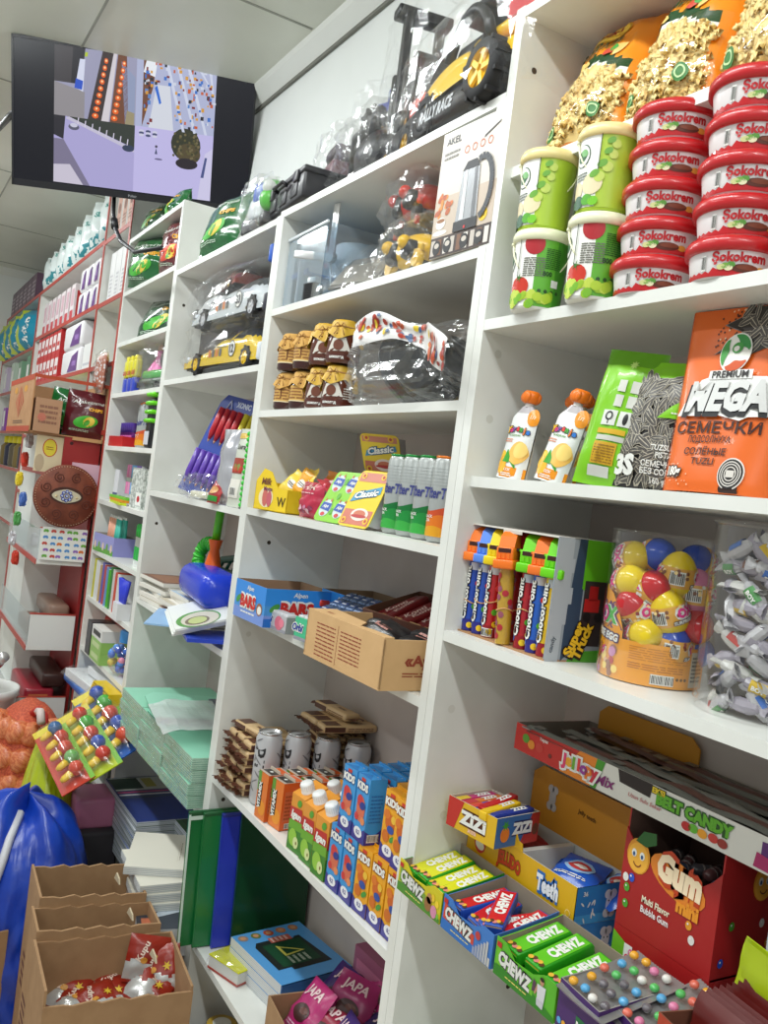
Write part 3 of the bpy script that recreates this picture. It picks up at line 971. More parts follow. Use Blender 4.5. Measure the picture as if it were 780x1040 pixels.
for i, (cb, ct, dx, dy, ry) in enumerate(TUBES):
 c1, s1 = cos(radians(-2)), sin(radians(-2))
 lx, ly = dx, -.030 + dy
 t = thing('chocolate_tube', '%s chocolate tube with %s truck topper, %s from the left' % (CN[i] + (POS[i],)), 'sweet tube',
              (CX + lx * c1 - ly * s1, CY + .040 + lx * s1 + ly * c1, Z4 + .0025), radians(30), 'truck-topped chocolate tubes', ry=ry)
 b = MB()
 cm = C(*cb, .25, coat=.4)
 Rt, Ht = .0098,.098
 b.lathe([(Rt, 0),(Rt, Ht)], cm, 22)
 S = Cyl((0,0,0), Rt, 0)
 if i not in (3,4):
  b.rect(S, -.030,.0,.030,.016, C(40,40,130,.3) if cb[2] > 100 else C(150,20,30,.3), l=.0002, nu=20)
  b.txt(S, 'ChocoPoint', -.003,.052,.0088, WHITE, l=.0012, w=.074, rot=pi / 2, bold=.04, out=C(30,16,20), ob=.1)
  for k, (u, v, cc) in enumerate(((.009,.066,(230,60,60)),(.012,.050,(240,200,30)),(.008,.034,(90,180,40)),(.010,.018,(240,200,30)),(-.012,.012,(60,120,220)),(.004,.008,(240,200,30)))):
   b.disc(S, u, v, .0042, C(*cc), l=.0006, n=12)
  b.disc(S, .010,.020,.0012, BLACK, l=.0009, n=8)
  b.rect(S, -.004,.084,.012,.094, C(210,214,226), l=.0006, nu=4)
  if i == 2:
   b.bars(S, -.008,.001,.008,.012, l=.0007)
 else:
  rd = random.Random(i)
  for k in range(16):
   b.disc(S, rd.uniform(-.014,.018),.010 + k * .0055,.0042, C(150,80,100) if k % 2 else C(176,40,50), l=.0005 + k * .00003, n=12)
  if i == 3:
   b.rect(S, -.014,.002,-.008,.095, C(240,190,190), l=.0003, nu=3)
 tb = b.build('tube', t)
 h = MB()
 tm = C(*ct, .35)
 h.rbox(-.0125,.0125,-.017,.011, Ht - .002, Ht + .010, tm, .002)
 h.rbox(-.0105,.0105,-.013,.011, Ht + .009, Ht + .026, tm, .002)
 h.prism([(-.009, Ht + .024),(.011, Ht + .024),(.011, Ht + .044),(.006, Ht + .046),(-.003, Ht + .040)], -.0095,.0095, tm, axis='x')
 h.box(-.0075,.0075,-.0134,-.0128, Ht + .019, Ht + .0245, C(60,24,16,.5))
 for k in range(3):
  h.box(-.0075 + k * .0055,-.0045 + k * .0055,-.0138,-.0130, Ht + .011, Ht + .018, tm)
 for sx in (-1,1):
  h.lathe([(.0045,-.0015),(.0045,.0015)], BLACK if i == 4 else tm, 10, c=(sx * .0115,.0, Ht + .024))
 h.V = [(x * 1.13, y * 1.13, z) for x, y, z in h.V]
 h.build('truck_topper', t)
 if i in (0,1,2,3,4,5):
  r = MB()
  z = .040 + .004 * (i % 3)
  ring = [((Rt + .0010) * cos(a),(Rt + .0010) * sin(a), z + .002 * sin(a * 2 + i)) for a in [2 * pi * k / 20 for k in range(21)]]
  r.tube(ring, .0008, C(214,160,100,.5),6, caps=False)
  r.build('rubber_band', tb)
EX, EY, ER, EH = -.722,.800,.060,.166
t = thing('egg_tub', 'clear plastic tub of surprise eggs with an orange card band', 'plastic tub', (EX, EY, Z4))
b = MB(); b.lathe([(ER - .003,.0),(ER, .003),(ER, EH)], CLEAR, 48, capb=False, capt=False)
b.lathe([(ER - .001, EH),(ER + .001, EH + .0015),(ER - .001, EH + .003),(0.0001, EH + .003)], CLEAR, 48, capb=False)
b.build('clear_wall', t)
b = MB()
S = Cyl((0,0,0), ER - .0025, radians(40))
YO = C(238,160,34,.4)
b.rect(S, -.062,.001,.10,.047, YO, l=0, nu=36)
arch = []
for k in range(15):
 u = -.085 + .052 * k / 14
 arch.append((u, .044 + .060 * cos((u + .075) / .045 * pi / 2) ** .7 if abs(u + .075) < .0449 else .044))
for k in range(14):
 b.add([S.P(arch[k][0], .001,0), S.P(arch[k + 1][0], .001,0), S.P(arch[k + 1][0], arch[k + 1][1], 0), S.P(arch[k][0], arch[k][1], 0)], [(0,1,2,3)], YO, True)
b.txt(S, 'OX', -.062,.062,.018, WHITE, l=.0008, bold=.08, out=C(90,40,110), ob=.16)
b.txt(S, 'X', -.0535,.062,.018, C(70,180,70), l=.0012, bold=.04)
b.txt(S, 'O', -.0695,.062,.018, C(224,60,140), l=.0012, bold=.03)
b.txt(S, 'SURPRISE EGG', -.072,.046,.0075, WHITE, l=.0012, bold=.05, out=C(60,30,90), ob=.14, rot=-.12)
rd = random.Random(4)
for k in range(22):
 b.disc(S, rd.uniform(-.082,-.038), rd.uniform(.006,.034), rd.uniform(.003,.007), C(*rd.choice(((200,130,180),(250,220,120),(150,90,60),(240,190,150),(190,60,60)))), l=.0004 + k * .00004, n=9)
b.lines(S, -.022,.028,.046,.044,6, C(206,130,20), l=.0005, seed=2, fill=.35)
b.lines(S, -.022,.018,.040,.026,3, C(190,110,20), l=.0005, seed=5, fill=.35)
b.bars(S, .004,.004,.030,.015, l=.0006, n=16)
b.rect(S, .050,.004,.075,.043, C(216,206,186), l=.0004, nu=6)
b.lines(S, .052,.010,.073,.040,7, C(110,100,90), l=.0007, seed=9)
for k in range(3):
 b.disc(S, .034 + k * .005,.012,.0018, C(120,80,20), l=.0006, n=8)
b.build('card_band', t)
EGGC = {'yellow': (236,206,24), 'red': (196,30,36), 'pink': (214,120,160), 'blue': (40,80,190)}
def make_egg(label, col):
 t = thing('surprise_egg', label, 'toy egg', (0,0,0),0, 'surprise eggs in the clear tub')
 b = MB()
 em = C(*EGGC[col], .22, coat=.3)
 R, H = .0200,.0500
 prof = []
 for j in range(13):
  a = -pi / 2 + pi * j / 12
  prof.append((max(.00005, R * cos(a) * (1 - .10 * sin(a))), H / 2 * sin(a)))
 b.lathe(prof, em, 22)
 b.build('shell', t)
 s = MB()
 S = Fn(lambda u, v, l: Vector(((R * cos(math.asin(max(-1, min(1, v / (H / 2))))) * (1 - .1 * v / (H / 2)) + .0003 + l) * sin(u / R),-(R * cos(math.asin(max(-1, min(1, v / (H / 2))))) * (1 - .1 * v / (H / 2)) + .0003 + l) * cos(u / R), v)))
 s.rect(S, -.050,-.010,.050,.010, C(228,170,70,.4), l=0, nu=26, nv=3)
 for u0 in (-.032,.028):
  s.txt(S, 'OX', u0,-.002,.0085, C(224,60,140), l=.0008, bold=.06, out=WHITE, ob=.14)
  s.txt(S, 'SURPRISE EGG', u0,-.0085,.0034, WHITE, l=.0008, bold=.04, out=C(50,30,60), ob=.12)
 rd = random.Random(len(label))
 for k in range(24):
  s.disc(S, rd.uniform(-.045,.045), rd.uniform(.000,.009),.002, C(*rd.choice(((150,60,60),(250,220,150),(130,80,50),(230,230,220)))), l=.0003 + k * .00002, n=7)
 s.bars(S, -.010,-.007,.006,.007, l=.0004, n=9)
 s.build('printed_sleeve', t)
 return t
vx = Vector((.743,.669,0)); vy = Vector((-.669,.743,0))     # to the right and away from us
eggs = [('yellow', -.034,-.022,.108,1.3,.2),('red', -.010,-.030,.105,1.1,.5),('yellow', .018,-.026,.125,.15,.1),('pink', .041,-.016,.108,.1,.0),('yellow', .014,-.038,.083,.35,-.5),
  ('red', .043,-.020,.070,1.4,.6),('pink', .000,-.014,.068,1.2,.9),('red', -.024,-.030,.080,.9,-.7),('yellow', -.010,-.036,.053,1.35,.2),('blue', .022,-.034,.045,.1,.1),
  ('blue', .044,-.010,.042,1.5,1.2),('blue', -.008,-.002,.142,1.3,.3),('blue', .040,.006,.140,1.2,-.4),('yellow', -.036,.000,.135,1.3,.5),('red', .0,.022,.110,.8,.4),('yellow', .028,.030,.090,.5,0),
  ('red', -.030,.018,.045,1.4,.3),('yellow', .010,.016,.030,1.5,1.0),('pink', -.034,-.018,.028,1.5,.2),('red', .006,-.030,.0225,1.5,1.8)]
DESC = ['at the far left of the tub, halfway up', 'tipped over beside the leftmost egg', 'high in the middle, below the rim', 'standing high at the right side', 'in the very middle, leaning, barcode showing',
  'at the right under the upright pink egg', 'sunk in the middle between the others', 'at the left just above the arched card', 'low at the left, over the card band edge', 'low in the middle, wrapped sleeve facing us',
  'at the bottom right, lying down', 'at the top, back of the tub', 'at the top right, back of the tub', 'at the top left, back of the tub', 'hidden at the back', 'hidden at the back on the right', 'low at the back left', 'at the bottom back', 'behind the arched card', 'behind the card band, bottom middle']
proto = {}
for (c_, a, d, z, tilt, sp), ds in zip(eggs, DESC):
 p = Vector((EX, EY, Z4 + z)) + vx * a * .93 + vy * d * .93
 lab = '%s surprise egg %s' % (c_, ds)
 if c_ not in proto:
  e = proto[c_] = make_egg(lab, c_)
 else:
  e = dup(proto[c_], (0,0,0),0, lab)
 e.location = p
 e.rotation_euler = (tilt, sp * .4,.75 + sp)
 e.scale = (1.1,1.1,1.1)
KX, KY, KR, KH = -.568,.800,.069,.186
t = thing('sweet_canister', 'tall clear canister full of small wrapped sweets', 'plastic tub', (KX, KY, Z4))
b = MB()
b.lathe([(KR - .004,.0),(KR, .004),(KR + .0005,.010),(KR - .001,.014),(KR, .018),(KR, KH)], CLEAR, 48, capb=False, capt=False)
b.lathe([(KR, KH),(KR + .002, KH + .001),(KR + .002, KH + .004),(KR - .002, KH + .005),(.0001, KH + .005)], CLEAR, 48, capb=False)
b.build('clear_wall', t)
b = MB()
S = Cyl((0,0,0), KR + .0004, radians(50))
for (u, v, s_, cc, ch) in ((.012,.020,.016,(60,120,200), 'B'),(.018,.036,.013,(226,190,30), 'O'),(.036,.026,.014,(60,120,200), 'Y'),(.022,.056,.013,(226,190,30), 'O'),(.024,.068,.013,(60,120,200), 'Y'),(.052,.018,.013,(220,120,50), 'B')):
 b.txt(S, ch, u, v, s_, C(*cc, .3), l=.0006, bold=.06, out=C(50,40,40), ob=.1, rot=.25)
b.build('print', t)
WR = [C(186,184,186,.25), C(158,152,162,.25), C(198,196,190,.25)]
def make_sweet(label, k):
 t = thing('wrapped_sweet', label, 'sweet', (0,0,0),0, 'wrapped sweets in the clear canister')
 b = MB()
 wm = WR[k % 3]
 n = 9
 prof = [(-.026,.0075),(-.021,.0062),(-.0165,.0030),(-.0145,.0060),(-.006,.0085),(.006,.0085),(.0145,.0060),(.0165,.0030),(.021,.0062),(.026,.0075)]
 vs, fs = [], []
 for j, (x, r) in enumerate(prof):
  flat = .35 if j in (0,1,8,9) else .85
  for i in range(n):
   a = 2 * pi * i / n
   wv = 1 + (.25 * sin(3 * a + j) if j in (0,1,8,9) else .06 * sin(5 * a + j * 2))
   vs.append((x, r * cos(a) * wv, r * sin(a) * flat))
 for j in range(len(prof) - 1):
  fs += [(j * n + i, j * n + (i + 1) % n, (j + 1) * n + (i + 1) % n, (j + 1) * n + i) for i in range(n)]
 b.add(vs, fs, wm, False)
 pc = [(60,110,190),(216,180,40),(190,70,60),(80,150,80),(120,80,60)][k % 5]
 S = Fn(lambda u, v, l: Vector((u, -(.0086 + l) * cos(v / .0086) , (.0086 * .9 + l) * sin(v / .0086))))
 b.rect(S, -.009,-.009,.008,.009, C(*pc, .3), l=.0003, nu=2, nv=4)
 b.txt(S, 'BOY', 0,-.002,.0045, WHITE, l=.0008, bold=.05)
 b.build('wrapper', t)
 return t
protos = []
rd = random.Random(11)
cnt = 0
spots = []
for lay in range(9):
 z = .012 + lay * .0188
 for ring_, num in ((.050,12),(.026,5)):
  for k in range(num):
   a = 2 * pi * (k + rd.random() * .6 + lay * .37) / num
   if ring_ < .04 and lay < 7:
    continue
   if ring_ > .04 and cos(a - radians(-40)) < -.15:
    continue                      # the far side cannot be seen through the sweets
   spots.append((ring_ * cos(a), ring_ * sin(a), z + rd.uniform(-.005,.005), a))
for i, (x, y, z, a) in enumerate(spots):
 lab = 'clear-wrapped small sweet lying in the tall clear canister'
 if i < 5:
  e = make_sweet(lab, i)
  protos.append(e)
 else:
  e = dup(protos[i % 5], (0,0,0),0, lab)
 e.location = (KX + x * .93, KY + y * .93, Z4 + z)
 e.rotation_euler = (rd.uniform(0,6), rd.uniform(-.9,.9), a + pi / 2 + rd.uniform(-.5,.5))
# fifth shelf: chew bars, teeth sweets, gum, candy belts
def chew_bar(label, c1, c2, w_=.024, d_=.078, h_=.014):
 t = thing('chew_bar', label, 'chew bar', (0,0,0),0, None)
 b = MB()
 b.rbox(-w_ / 2, w_ / 2,-d_ / 2, d_ / 2,0, h_, c1,.002)
 S = Flat((0,0, h_),(0,1,0),(-1,0,0),(0,0,1))
 b.rect(S, -.030,-.0105,.036,.0105, c2, l=.0003)
 b.txt(S, 'CHEWZ', .008,-.0065,.0125, WHITE, w=.046, l=.0007, bold=.06)
 F = Flat((0,-d_ / 2,0),(1,0,0),(0,0,1),(0,-1,0))
 b.rect(F, -.010,.002,.010,.0125, C(214,170,60), l=.0003)
 for k in range(5):
  b.disc(Flat((0,0, h_),(0,1,0),(-1,0,0),(0,0,1)),-.033 + .002 * (k % 2),-.008 + .004 * k, .0032, C(*((90,56,30),(230,180,60),(220,130,120))[k % 3]), l=.0009 + k * .00005, n=9)
 b.build('wrapper', t)
 for s in (-1,1):
  f = MB()
  f.box(-w_ / 2 + .001, w_ / 2 - .001, s * d_ / 2 - .0012, s * d_ / 2 + .0012,.003, h_ - .003, c1)
  f.build('folded_end', t)
 return t
def chew_tray(label, x, y, c_front, c_swoosh, c_logo, c_side, art):
 w_, d_, h_ = .104,.098,.040
 t = thing('chew_bar_carton', label, 'carton', (x, y, Z5),0, 'open chew bar cartons along the shelf edge')
 b = MB()
 T = .0014
 fm = C(*c_front, .4)
 gi = C(150,136,118,.85)
 b.box(-w_ / 2, w_ / 2,-d_ / 2, d_ / 2,0, T, fm, top=gi)
 pts = [(-w_ / 2, T),(w_ / 2, T),(w_ / 2, h_),(w_ * .30, h_ + .001),(w_ * .12, h_ - .008),(-w_ * .18, h_ - .010),(-w_ * .34, h_ + .002),(-w_ / 2, h_ + .003)]
 b.prism(pts, -d_ / 2,-d_ / 2 + T, fm)
 b.rect(Flat((0,-d_ / 2 + T, 0),(1,0,0),(0,0,1),(0,1,0)),-w_ / 2, T, w_ / 2, h_ - .011, gi, l=.0002)
 b.box(-w_ / 2, w_ / 2, d_ / 2 - T, d_ / 2, T, h_ + .016, gi, back=fm)
 for s in (-1,1):
  a = s * w_ / 2
  pr = [(-d_ / 2 + T, T),(d_ / 2 - T, T),(d_ / 2 - T, h_ + .016),(d_ / 2 - .02, h_ + .012),(-d_ / 2 + .030, h_ + .004),(-d_ / 2 + T, h_)]
  b.prism(pr, min(a, a - s * T), max(a, a - s * T), C(*c_side, .4), axis='x')
  b.poly(Flat((a - s * T, 0,0),(0,1,0),(0,0,1),(-s, 0,0)), pr if s < 0 else pr[::-1], gi, l=.0002)
 S = Flat((0,-d_ / 2,0),(1,0,0),(0,0,1),(0,-1,0))
 b.poly(S, [(-w_ / 2,0.0005),(-w_ / 2,.012)] + [(-w_ / 2 + w_ * k / 10,.012 + .006 * sin(k / 10 * pi) - .006 * k / 10) for k in range(11)] + [(w_ / 2,.0005)], C(*c_swoosh, .4), l=.0003)
 b.poly(S, [(-w_ * .47,.014),(-w_ * .46,.033),(-w_ * .30,.030),(w_ * .16,.022),(w_ * .16,.010),(-w_ * .1,.012)], C(*c_logo, .4), l=.0004)
 b.txt(S, 'CHEWZ', -w_ * .16,.0145,.0135, C(226,226,220), w=.058, l=.0008, bold=.06, rot=-.10, out=C(60,60,60), ob=.08)
 b.lines(S, -.030,.006,.010,.0085,1, C(240,220,120), l=.0008, seed=4)
 b.rect(S, -w_ * .48, h_ - .007,-w_ * .40, h_ - .001, C(190,40,40), l=.0008)
 if art == 0:
  for u, v, r, g in ((.024,.014,.008,(150,104,60)),(.026,.022,.006,(180,130,80)),(.038,.010,.007,(214,140,170)),(.044,.022,.004,(244,210,50)),(.034,.026,.004,(240,200,50)),(.047,.008,.003,(120,190,60))):
   b.disc(S, u, v, r, C(*g), r * 1.15, l=.0008)
 elif art == 1:
  for k in range(7):
   b.rect(S, .016 + k * .005,.001,.020 + k * .005,.010 + (k * 37 % 17) * .0012, C(150 + k * 8,160 + k * 6,190), l=.0008)
  b.disc(S, .024,.026,.005, C(190,60,60), l=.0010)
 else:
  b.disc(S, .030,.033,.0034, C(190,140,110),.0042, l=.0010)
  b.disc(S, .030,.0355,.0034, C(40,26,20),.0022, l=.0012)
  b.poly(S, [(.023,.028),(.037,.029),(.036,.013),(.025,.012)], C(216,216,220), l=.0009)
  b.poly(S, [(.024,.013),(.036,.013),(.035,.005),(.025,.006)], C(200,200,206), l=.0010)
  b.poly(S, [(.023,.028),(.019,.016),(.021,.015),(.026,.025)], C(190,140,110), l=.0008)
  b.poly(S, [(.016,.030),(.021,.028),(.020,.018),(.015,.016)], C(90,60,80), l=.0009)
 SR = Flat((w_ / 2,0,0),(0,1,0),(0,0,1),(1,0,0))
 b.rect(SR, -.044,.024,-.030,.032, C(180,40,40), l=.0005)
 b.build('carton_body', t)
 return t
yg = [('yellow and green', (206,196,30),(110,160,40)),('red and blue', (30,90,176),(40,80,170)),('bright green', (84,190,30),(60,160,30))]
TRAYS = [(-.950, 'yellow and green chew bar carton, nearest the side panel', (210,196,30),(76,140,44),(120,160,60),(40,140,40),0),
         (-.842, 'red and blue chew bar carton, in the middle of the row', (60,120,196),(40,110,190),(206,70,50),(70,110,180),1),
         (-.732, 'bright green chew bar carton with a figure in a white shirt', (90,180,40),(46,130,30),(110,190,40),(110,190,30),2)]
BARC = [(C(40,160,30,.3), C(214,214,30,.3)),(C(40,80,176,.3), C(206,32,40,.3)),(C(46,160,30,.3), C(100,196,40,.3))]
BN = [('yellow and green', ('at the back left', 'second from the back', 'third from the back', 'at the front')),('red and blue', ('lying level at the back', 'tilted in the middle', 'lying crosswise on top', 'half sunk on the right', 'at the front right')),
      ('green', ('at the back left', 'in the middle', 'at the front right'))]
for ti, (x, lab, c1, c2, c3, c4, art) in enumerate(TRAYS):
 ct = chew_tray(lab, x, .730, c1, c2, c3, c4, art)
 bar = None
 n = len(BN[ti][1])
 for k in range(n):
  lb = '%s chew bar %s of its open carton' % (BN[ti][0], BN[ti][1][k])
  if bar is None:
   e = bar = chew_bar(lb, *BARC[ti])
  else:
   e = dup(bar, (0,0,0),0, lb)
  e['group'] = '%s chew bars in their carton' % BN[ti][0]
  e.rotation_euler = (radians(14),0, radians(-4 + 3 * (k % 2)))
  fx = -.036 + .072 * k / max(1, n - 1)
  e.location = (x + fx, .733, Z5 + .026 + (.003 if k % 2 else 0))
  if ti == 1:
   e.rotation_euler = (radians(10), radians((0,14,-6,10,0)[k]), radians((-6,14,38,-20,6)[k]))
   e.location = (x + (-.034,-.014,.008,.022,.038)[k], .733 + (0,0,-.006,0,.006)[k], Z5 + (.025,.021,.034,.023,.026)[k])
  if ti == 2:
   e.scale = (1.15,1,1.2)
 b = MB()
 b.box(-.048,.048,-.044,.044,.002,.016, BARC[ti][0])
 b.build('filler_block', ct)  # added filler block in place of the unseen lower bars
YEL = C(226,176,26,.4)
BLU = C(50,130,200,.4)
TX0, TX1, TY0, TY1 = -.996,-.772,.786,.885
def bone(b, S, u, v, s, m, l):
 b.disc(S, u, v, s * .9, m, s * 1.6, l=l)
 for sx in (-1,1):
  for sy in (-1,1):
   b.disc(S, u + sx * s * .55, v + sy * s * 1.5, s * .75, m, l=l + .0001)
def teeth_carton(label, z, h_, open_):
 w_, d_ = TX1 - TX0, TY1 - TY0
 t = thing('teeth_sweet_carton', label, 'carton', ((TX0 + TX1) / 2,(TY0 + TY1) / 2, z),0, 'stacked yellow and blue cartons')
 b = MB()
 if open_:
  open_tray(b, w_, d_, h_, YEL, C(196,196,190,.6))
  b.box(w_ / 2 - .0016, w_ / 2 + .0002,-d_ / 2, d_ / 2,0, h_, BLU, left=C(60,90,180))
 else:
  b.box(-w_ / 2, w_ / 2,-d_ / 2, d_ / 2,0, h_, YEL, right=BLU)
 S = Flat((0,-d_ / 2,0),(1,0,0),(0,0,1),(0,-1,0))
 b.disc(S, -.082, h_ * .5,.013, C(200,60,50), h_ * .30, l=.0005, rot=-.15)
 b.disc(S, -.082, h_ * .44,.010, C(240,236,226), h_ * .14, l=.0008, rot=-.15)
 for sx in (-1,1):
  b.disc(S, -.082 + sx * .004, h_ * .72,.003, WHITE, l=.0008)
  b.disc(S, -.082 + sx * .004, h_ * .72,.0013, BLACK, l=.0011, n=8)
 b.txt(S, 'JELLIDO', -.018, h_ * .30, h_ * .34, C(206,60,24), w=.050, l=.0008, bold=.05, arc=.004, out=C(150,90,10), ob=.06)
 b.txt(S, 'Teeth', .060, h_ * .34, h_ * .40, C(240,244,250), w=.042, l=.0012, bold=.06, out=C(40,110,190), ob=.14)
 b.disc(S, .100, h_ * .22,.0045, C(240,220,150), l=.0006)
 b.disc(S, .100, h_ * .22,.0035, C(226,176,26), l=.0008)
 SR = Flat((w_ / 2,0,0),(0,1,0),(0,0,1),(1,0,0))
 b.rect(SR, -d_ / 2,0, d_ / 2, h_ * .25, C(70,160,220,.4), l=.0004)
 bone(b, SR, .006, h_ * .48, h_ * .17, C(226,232,238),.0007)
 for sx in (-1,1):
  b.disc(SR, .006 + sx * .003, h_ * .56,.0012, BLACK, l=.0014, n=8)
 b.txt(SR, 'JELLIDO', .036, h_ * .40, h_ * .30, C(226,80,30), w=.034, l=.0008, bold=.06)
 b.txt(SR, '36', -.036, h_ * .76, h_ * .12, WHITE, l=.0006)
 rd = random.Random(6)
 for k in range(9):
  u, v, a = rd.uniform(-.042,-.014), rd.uniform(.1,.65) * h_, rd.uniform(0,3)
  b.disc(S=SR, u=u, v=v, ru=.004, rv=.0011, m=WHITE, l=.0006 + k * .00002, n=8, rot=a)
 b.build('carton_body', t)
 if open_:
  f = MB()
  f.box(-.010,.0,-d_ / 2 + .003, d_ / 2 - .003,.003, h_ - .002, C(206,204,196,.6))
  f.build('divider', t)
  f = MB()
  P = [(-.036, h_),(.006, h_),(.004, h_ + .010),(-.004, h_ + .011),(-.009, h_ + .018),(-.030, h_ + .018),(-.034, h_ + .010)]
  f.prism(P, -d_ / 2 - .001,-d_ / 2 + .0006, YEL)
  f.build('front_flap', t)
  f = MB()
  f.prism([(-w_ / 2 + .012, h_),(w_ / 2, h_),(w_ / 2,.128),(-w_ / 2 + .030,.128),(-w_ / 2 + .012,.115)], d_ / 2 - .002, d_ / 2, C(196,132,36,.5))
  SB = Flat((0, d_ / 2 - .002,0),(1,0,0),(0,0,1),(0,-1,0))
  bone(f, SB, -.055,.090,.008, C(176,170,166),.0006)
  f.txt(SB, 'Jelly teeth', .015,.088,.006, C(90,56,20), l=.0006, rot=-.05)
  f.build('raised_lid', t)
 return t
teeth_carton('lower yellow and blue carton, closed, under the open teeth-sweet carton', Z5,.0455, False)
teeth_carton('open yellow and blue teeth-sweet carton with its orange lid raised', Z5 + .046,.046, True)
def sachet(name, label, loc, w_, h_, t_, m, rz=0, rx=0, ry=0, deco=None, group=None, seed=1, cat='sachet', nu=12, nv=14):
 b = MB()
 S = pillow(b, w_, h_, t_, m, seed, nu, nv, .05,1.0)
 if deco:
  deco(b, S)
 o = b.build(name)
 o.location = loc
 o.rotation_euler = (rx, ry, rz)
 tag(o, label, cat, group)
 return o
def d_teeth(b, S):
 b.disc(S, 0,.034,.022, C(150,190,230),.014, l=.0006)
 b.disc(S, 0,.034,.017, C(200,60,60),.010, l=.0010)
 b.disc(S, .002,.033,.011, C(240,236,230),.005, l=.0014)
 b.lines(S, -.025,.010,.02,.016,2, WHITE, l=.0006)
BLUS = C(36,90,190,.25)
for k, (x, y, z, rz, rx, lb) in enumerate(((-.818,.812,.0815,.35,-1.35, 'blue teeth-sweet sachet lying on top, picture side up'),(-.792,.842,.070,-.3,-1.1, 'blue teeth-sweet sachet propped at the back of the right half'),
           (-.835,.848,.060,.8,-1.2, 'blue teeth-sweet sachet sunk behind the top one'))):
 sachet('teeth_sweet_sachet', lb, (x, y, Z5 + z - .008),.062,.068,.016, BLUS, rz, rx, 0, d_teeth, 'blue teeth-sweet sachets', k + 3)
for k, (x, y, z, rz, rx, lb) in enumerate(((-.915,.815,.062,.3,-1.4, 'flat red sachet in the left half of the teeth carton'),(-.900,.845,.064,-.4,-1.3, 'red sachet at the back left inside the teeth carton'),
           (-.938,.850,.068,.2,-1.1, 'red and dark sachet under the raised lid on the left'))):
 sachet('teeth_sweet_sachet', lb, (x, y, Z5 + z - .018),.066,.060,.012, C(170,34,30,.3), rz, rx, 0, None, 'red sachets in the teeth carton', k + 13)
t = thing('fruit_chew_carton', 'small yellow, red and blue carton of fruit chews on the teeth carton', 'carton', (-.940,.780, Z5 + .0950), radians(8))
b = MB()
open_tray(b, .092,.082,.040, C(226,180,30,.4), C(206,196,180,.6))
w_, d_, h_ = .092,.082,.040
S = Flat((0,-d_ / 2,0),(1,0,0),(0,0,1),(0,-1,0))
b.poly(S, [(-w_ / 2,0),(-w_ / 2, h_),(-.016, h_),(-.030,0)], C(196,46,36,.4), l=.0004)
b.txt(S, 'ZiZi', .004,.013,.016, WHITE, w=.050, l=.0009, bold=.06, out=C(90,40,20), ob=.1)
b.txt(S, 'жев', .004,.004,.006, C(240,200,190), l=.0007)
SR = Flat((w_ / 2,0,0),(0,1,0),(0,0,1),(1,0,0))
b.rect(SR, -d_ / 2,0, d_ / 2, h_, C(60,110,170,.4), l=.0004)
b.poly(SR, [(.006,0),(.026, h_),(d_ / 2, h_),(d_ / 2,0)], C(186,50,40,.4), l=.0006)
b.txt(SR, 'ZiZi', .008,.016,.014, WHITE, w=.038, l=.0010, bold=.06, out=C(40,40,90), ob=.1)
b.disc(SR, -.024,.017,.0085, C(236,130,40),.010, l=.0009)
b.star(SR, -.024,.029,.003,.008,6, C(70,160,50), l=.0010)
b.disc(SR, .034,.018,.006, C(110,60,40),.008, l=.0009)
b.build('carton_body', t)
ZC = [((190,40,110),(226,190,40)),((220,120,40),(200,30,40)),((40,80,180),(220,60,40)),((196,30,36),(196,30,36)),((240,196,30),(240,196,30)),((40,60,150),(40,60,150))]
zn = ['pink and yellow', 'orange and red', 'blue and red', 'red', 'yellow', 'dark blue']
for k in range(6):
 b = MB()
 m1, m2 = C(*ZC[k][0], .3), C(*ZC[k][1], .3)
 b.rbox(-.0065,.0065,-.036,.036,0,.012, m1,.0015)
 S = Flat((0,0,.012),(0,1,0),(-1,0,0),(0,0,1))
 b.rect(S, -.034,-.0055,-.012,.0055, m2, l=.0003)
 b.txt(S, 'ZiZi', .012,-.004,.008, WHITE, w=.026, l=.0006, bold=.05)
 o = b.build('fruit_chew')
 tag(o, '%s fruit chew stick, %s from the left in the small carton' % (zn[k], ORD[k + 1]), 'chew stick', 'fruit chews in the small carton')
 c1, s1 = cos(radians(8)), sin(radians(8))
 dx, dy = -.036 + .0138 * k, (.0,.0,.0,.002,-.008,.0)[k]
 o.location = (-.940 + dx * c1 - dy * s1,.780 + dx * s1 + dy * c1, Z5 + .0950 + (.026,.026,.026,.034,.032,.030)[k])
 o.rotation_euler = (radians((2,2,2,6,4,3)[k]),0, radians(8 + (-2,1,-1,6,4,-3)[k]))
 if k == 0:
  b = MB(); b.box(-.044,.044,-.039,.039,.002,.0255, C(190,60,50))
  for q in range(6):
   b.box(-.042 + .014 * q, -.030 + .014 * q, -.0385,.0385,.0255,.0258, C(*ZC[q][1], .3))
  b.build('filler_block', t)  # added filler standing in for the chews underneath
GX0, GX1, GY0, GY1 = -.722,-.588,.800,.912
GW, GD = GX1 - GX0, GY1 - GY0
RG = C(168,30,30,.4)
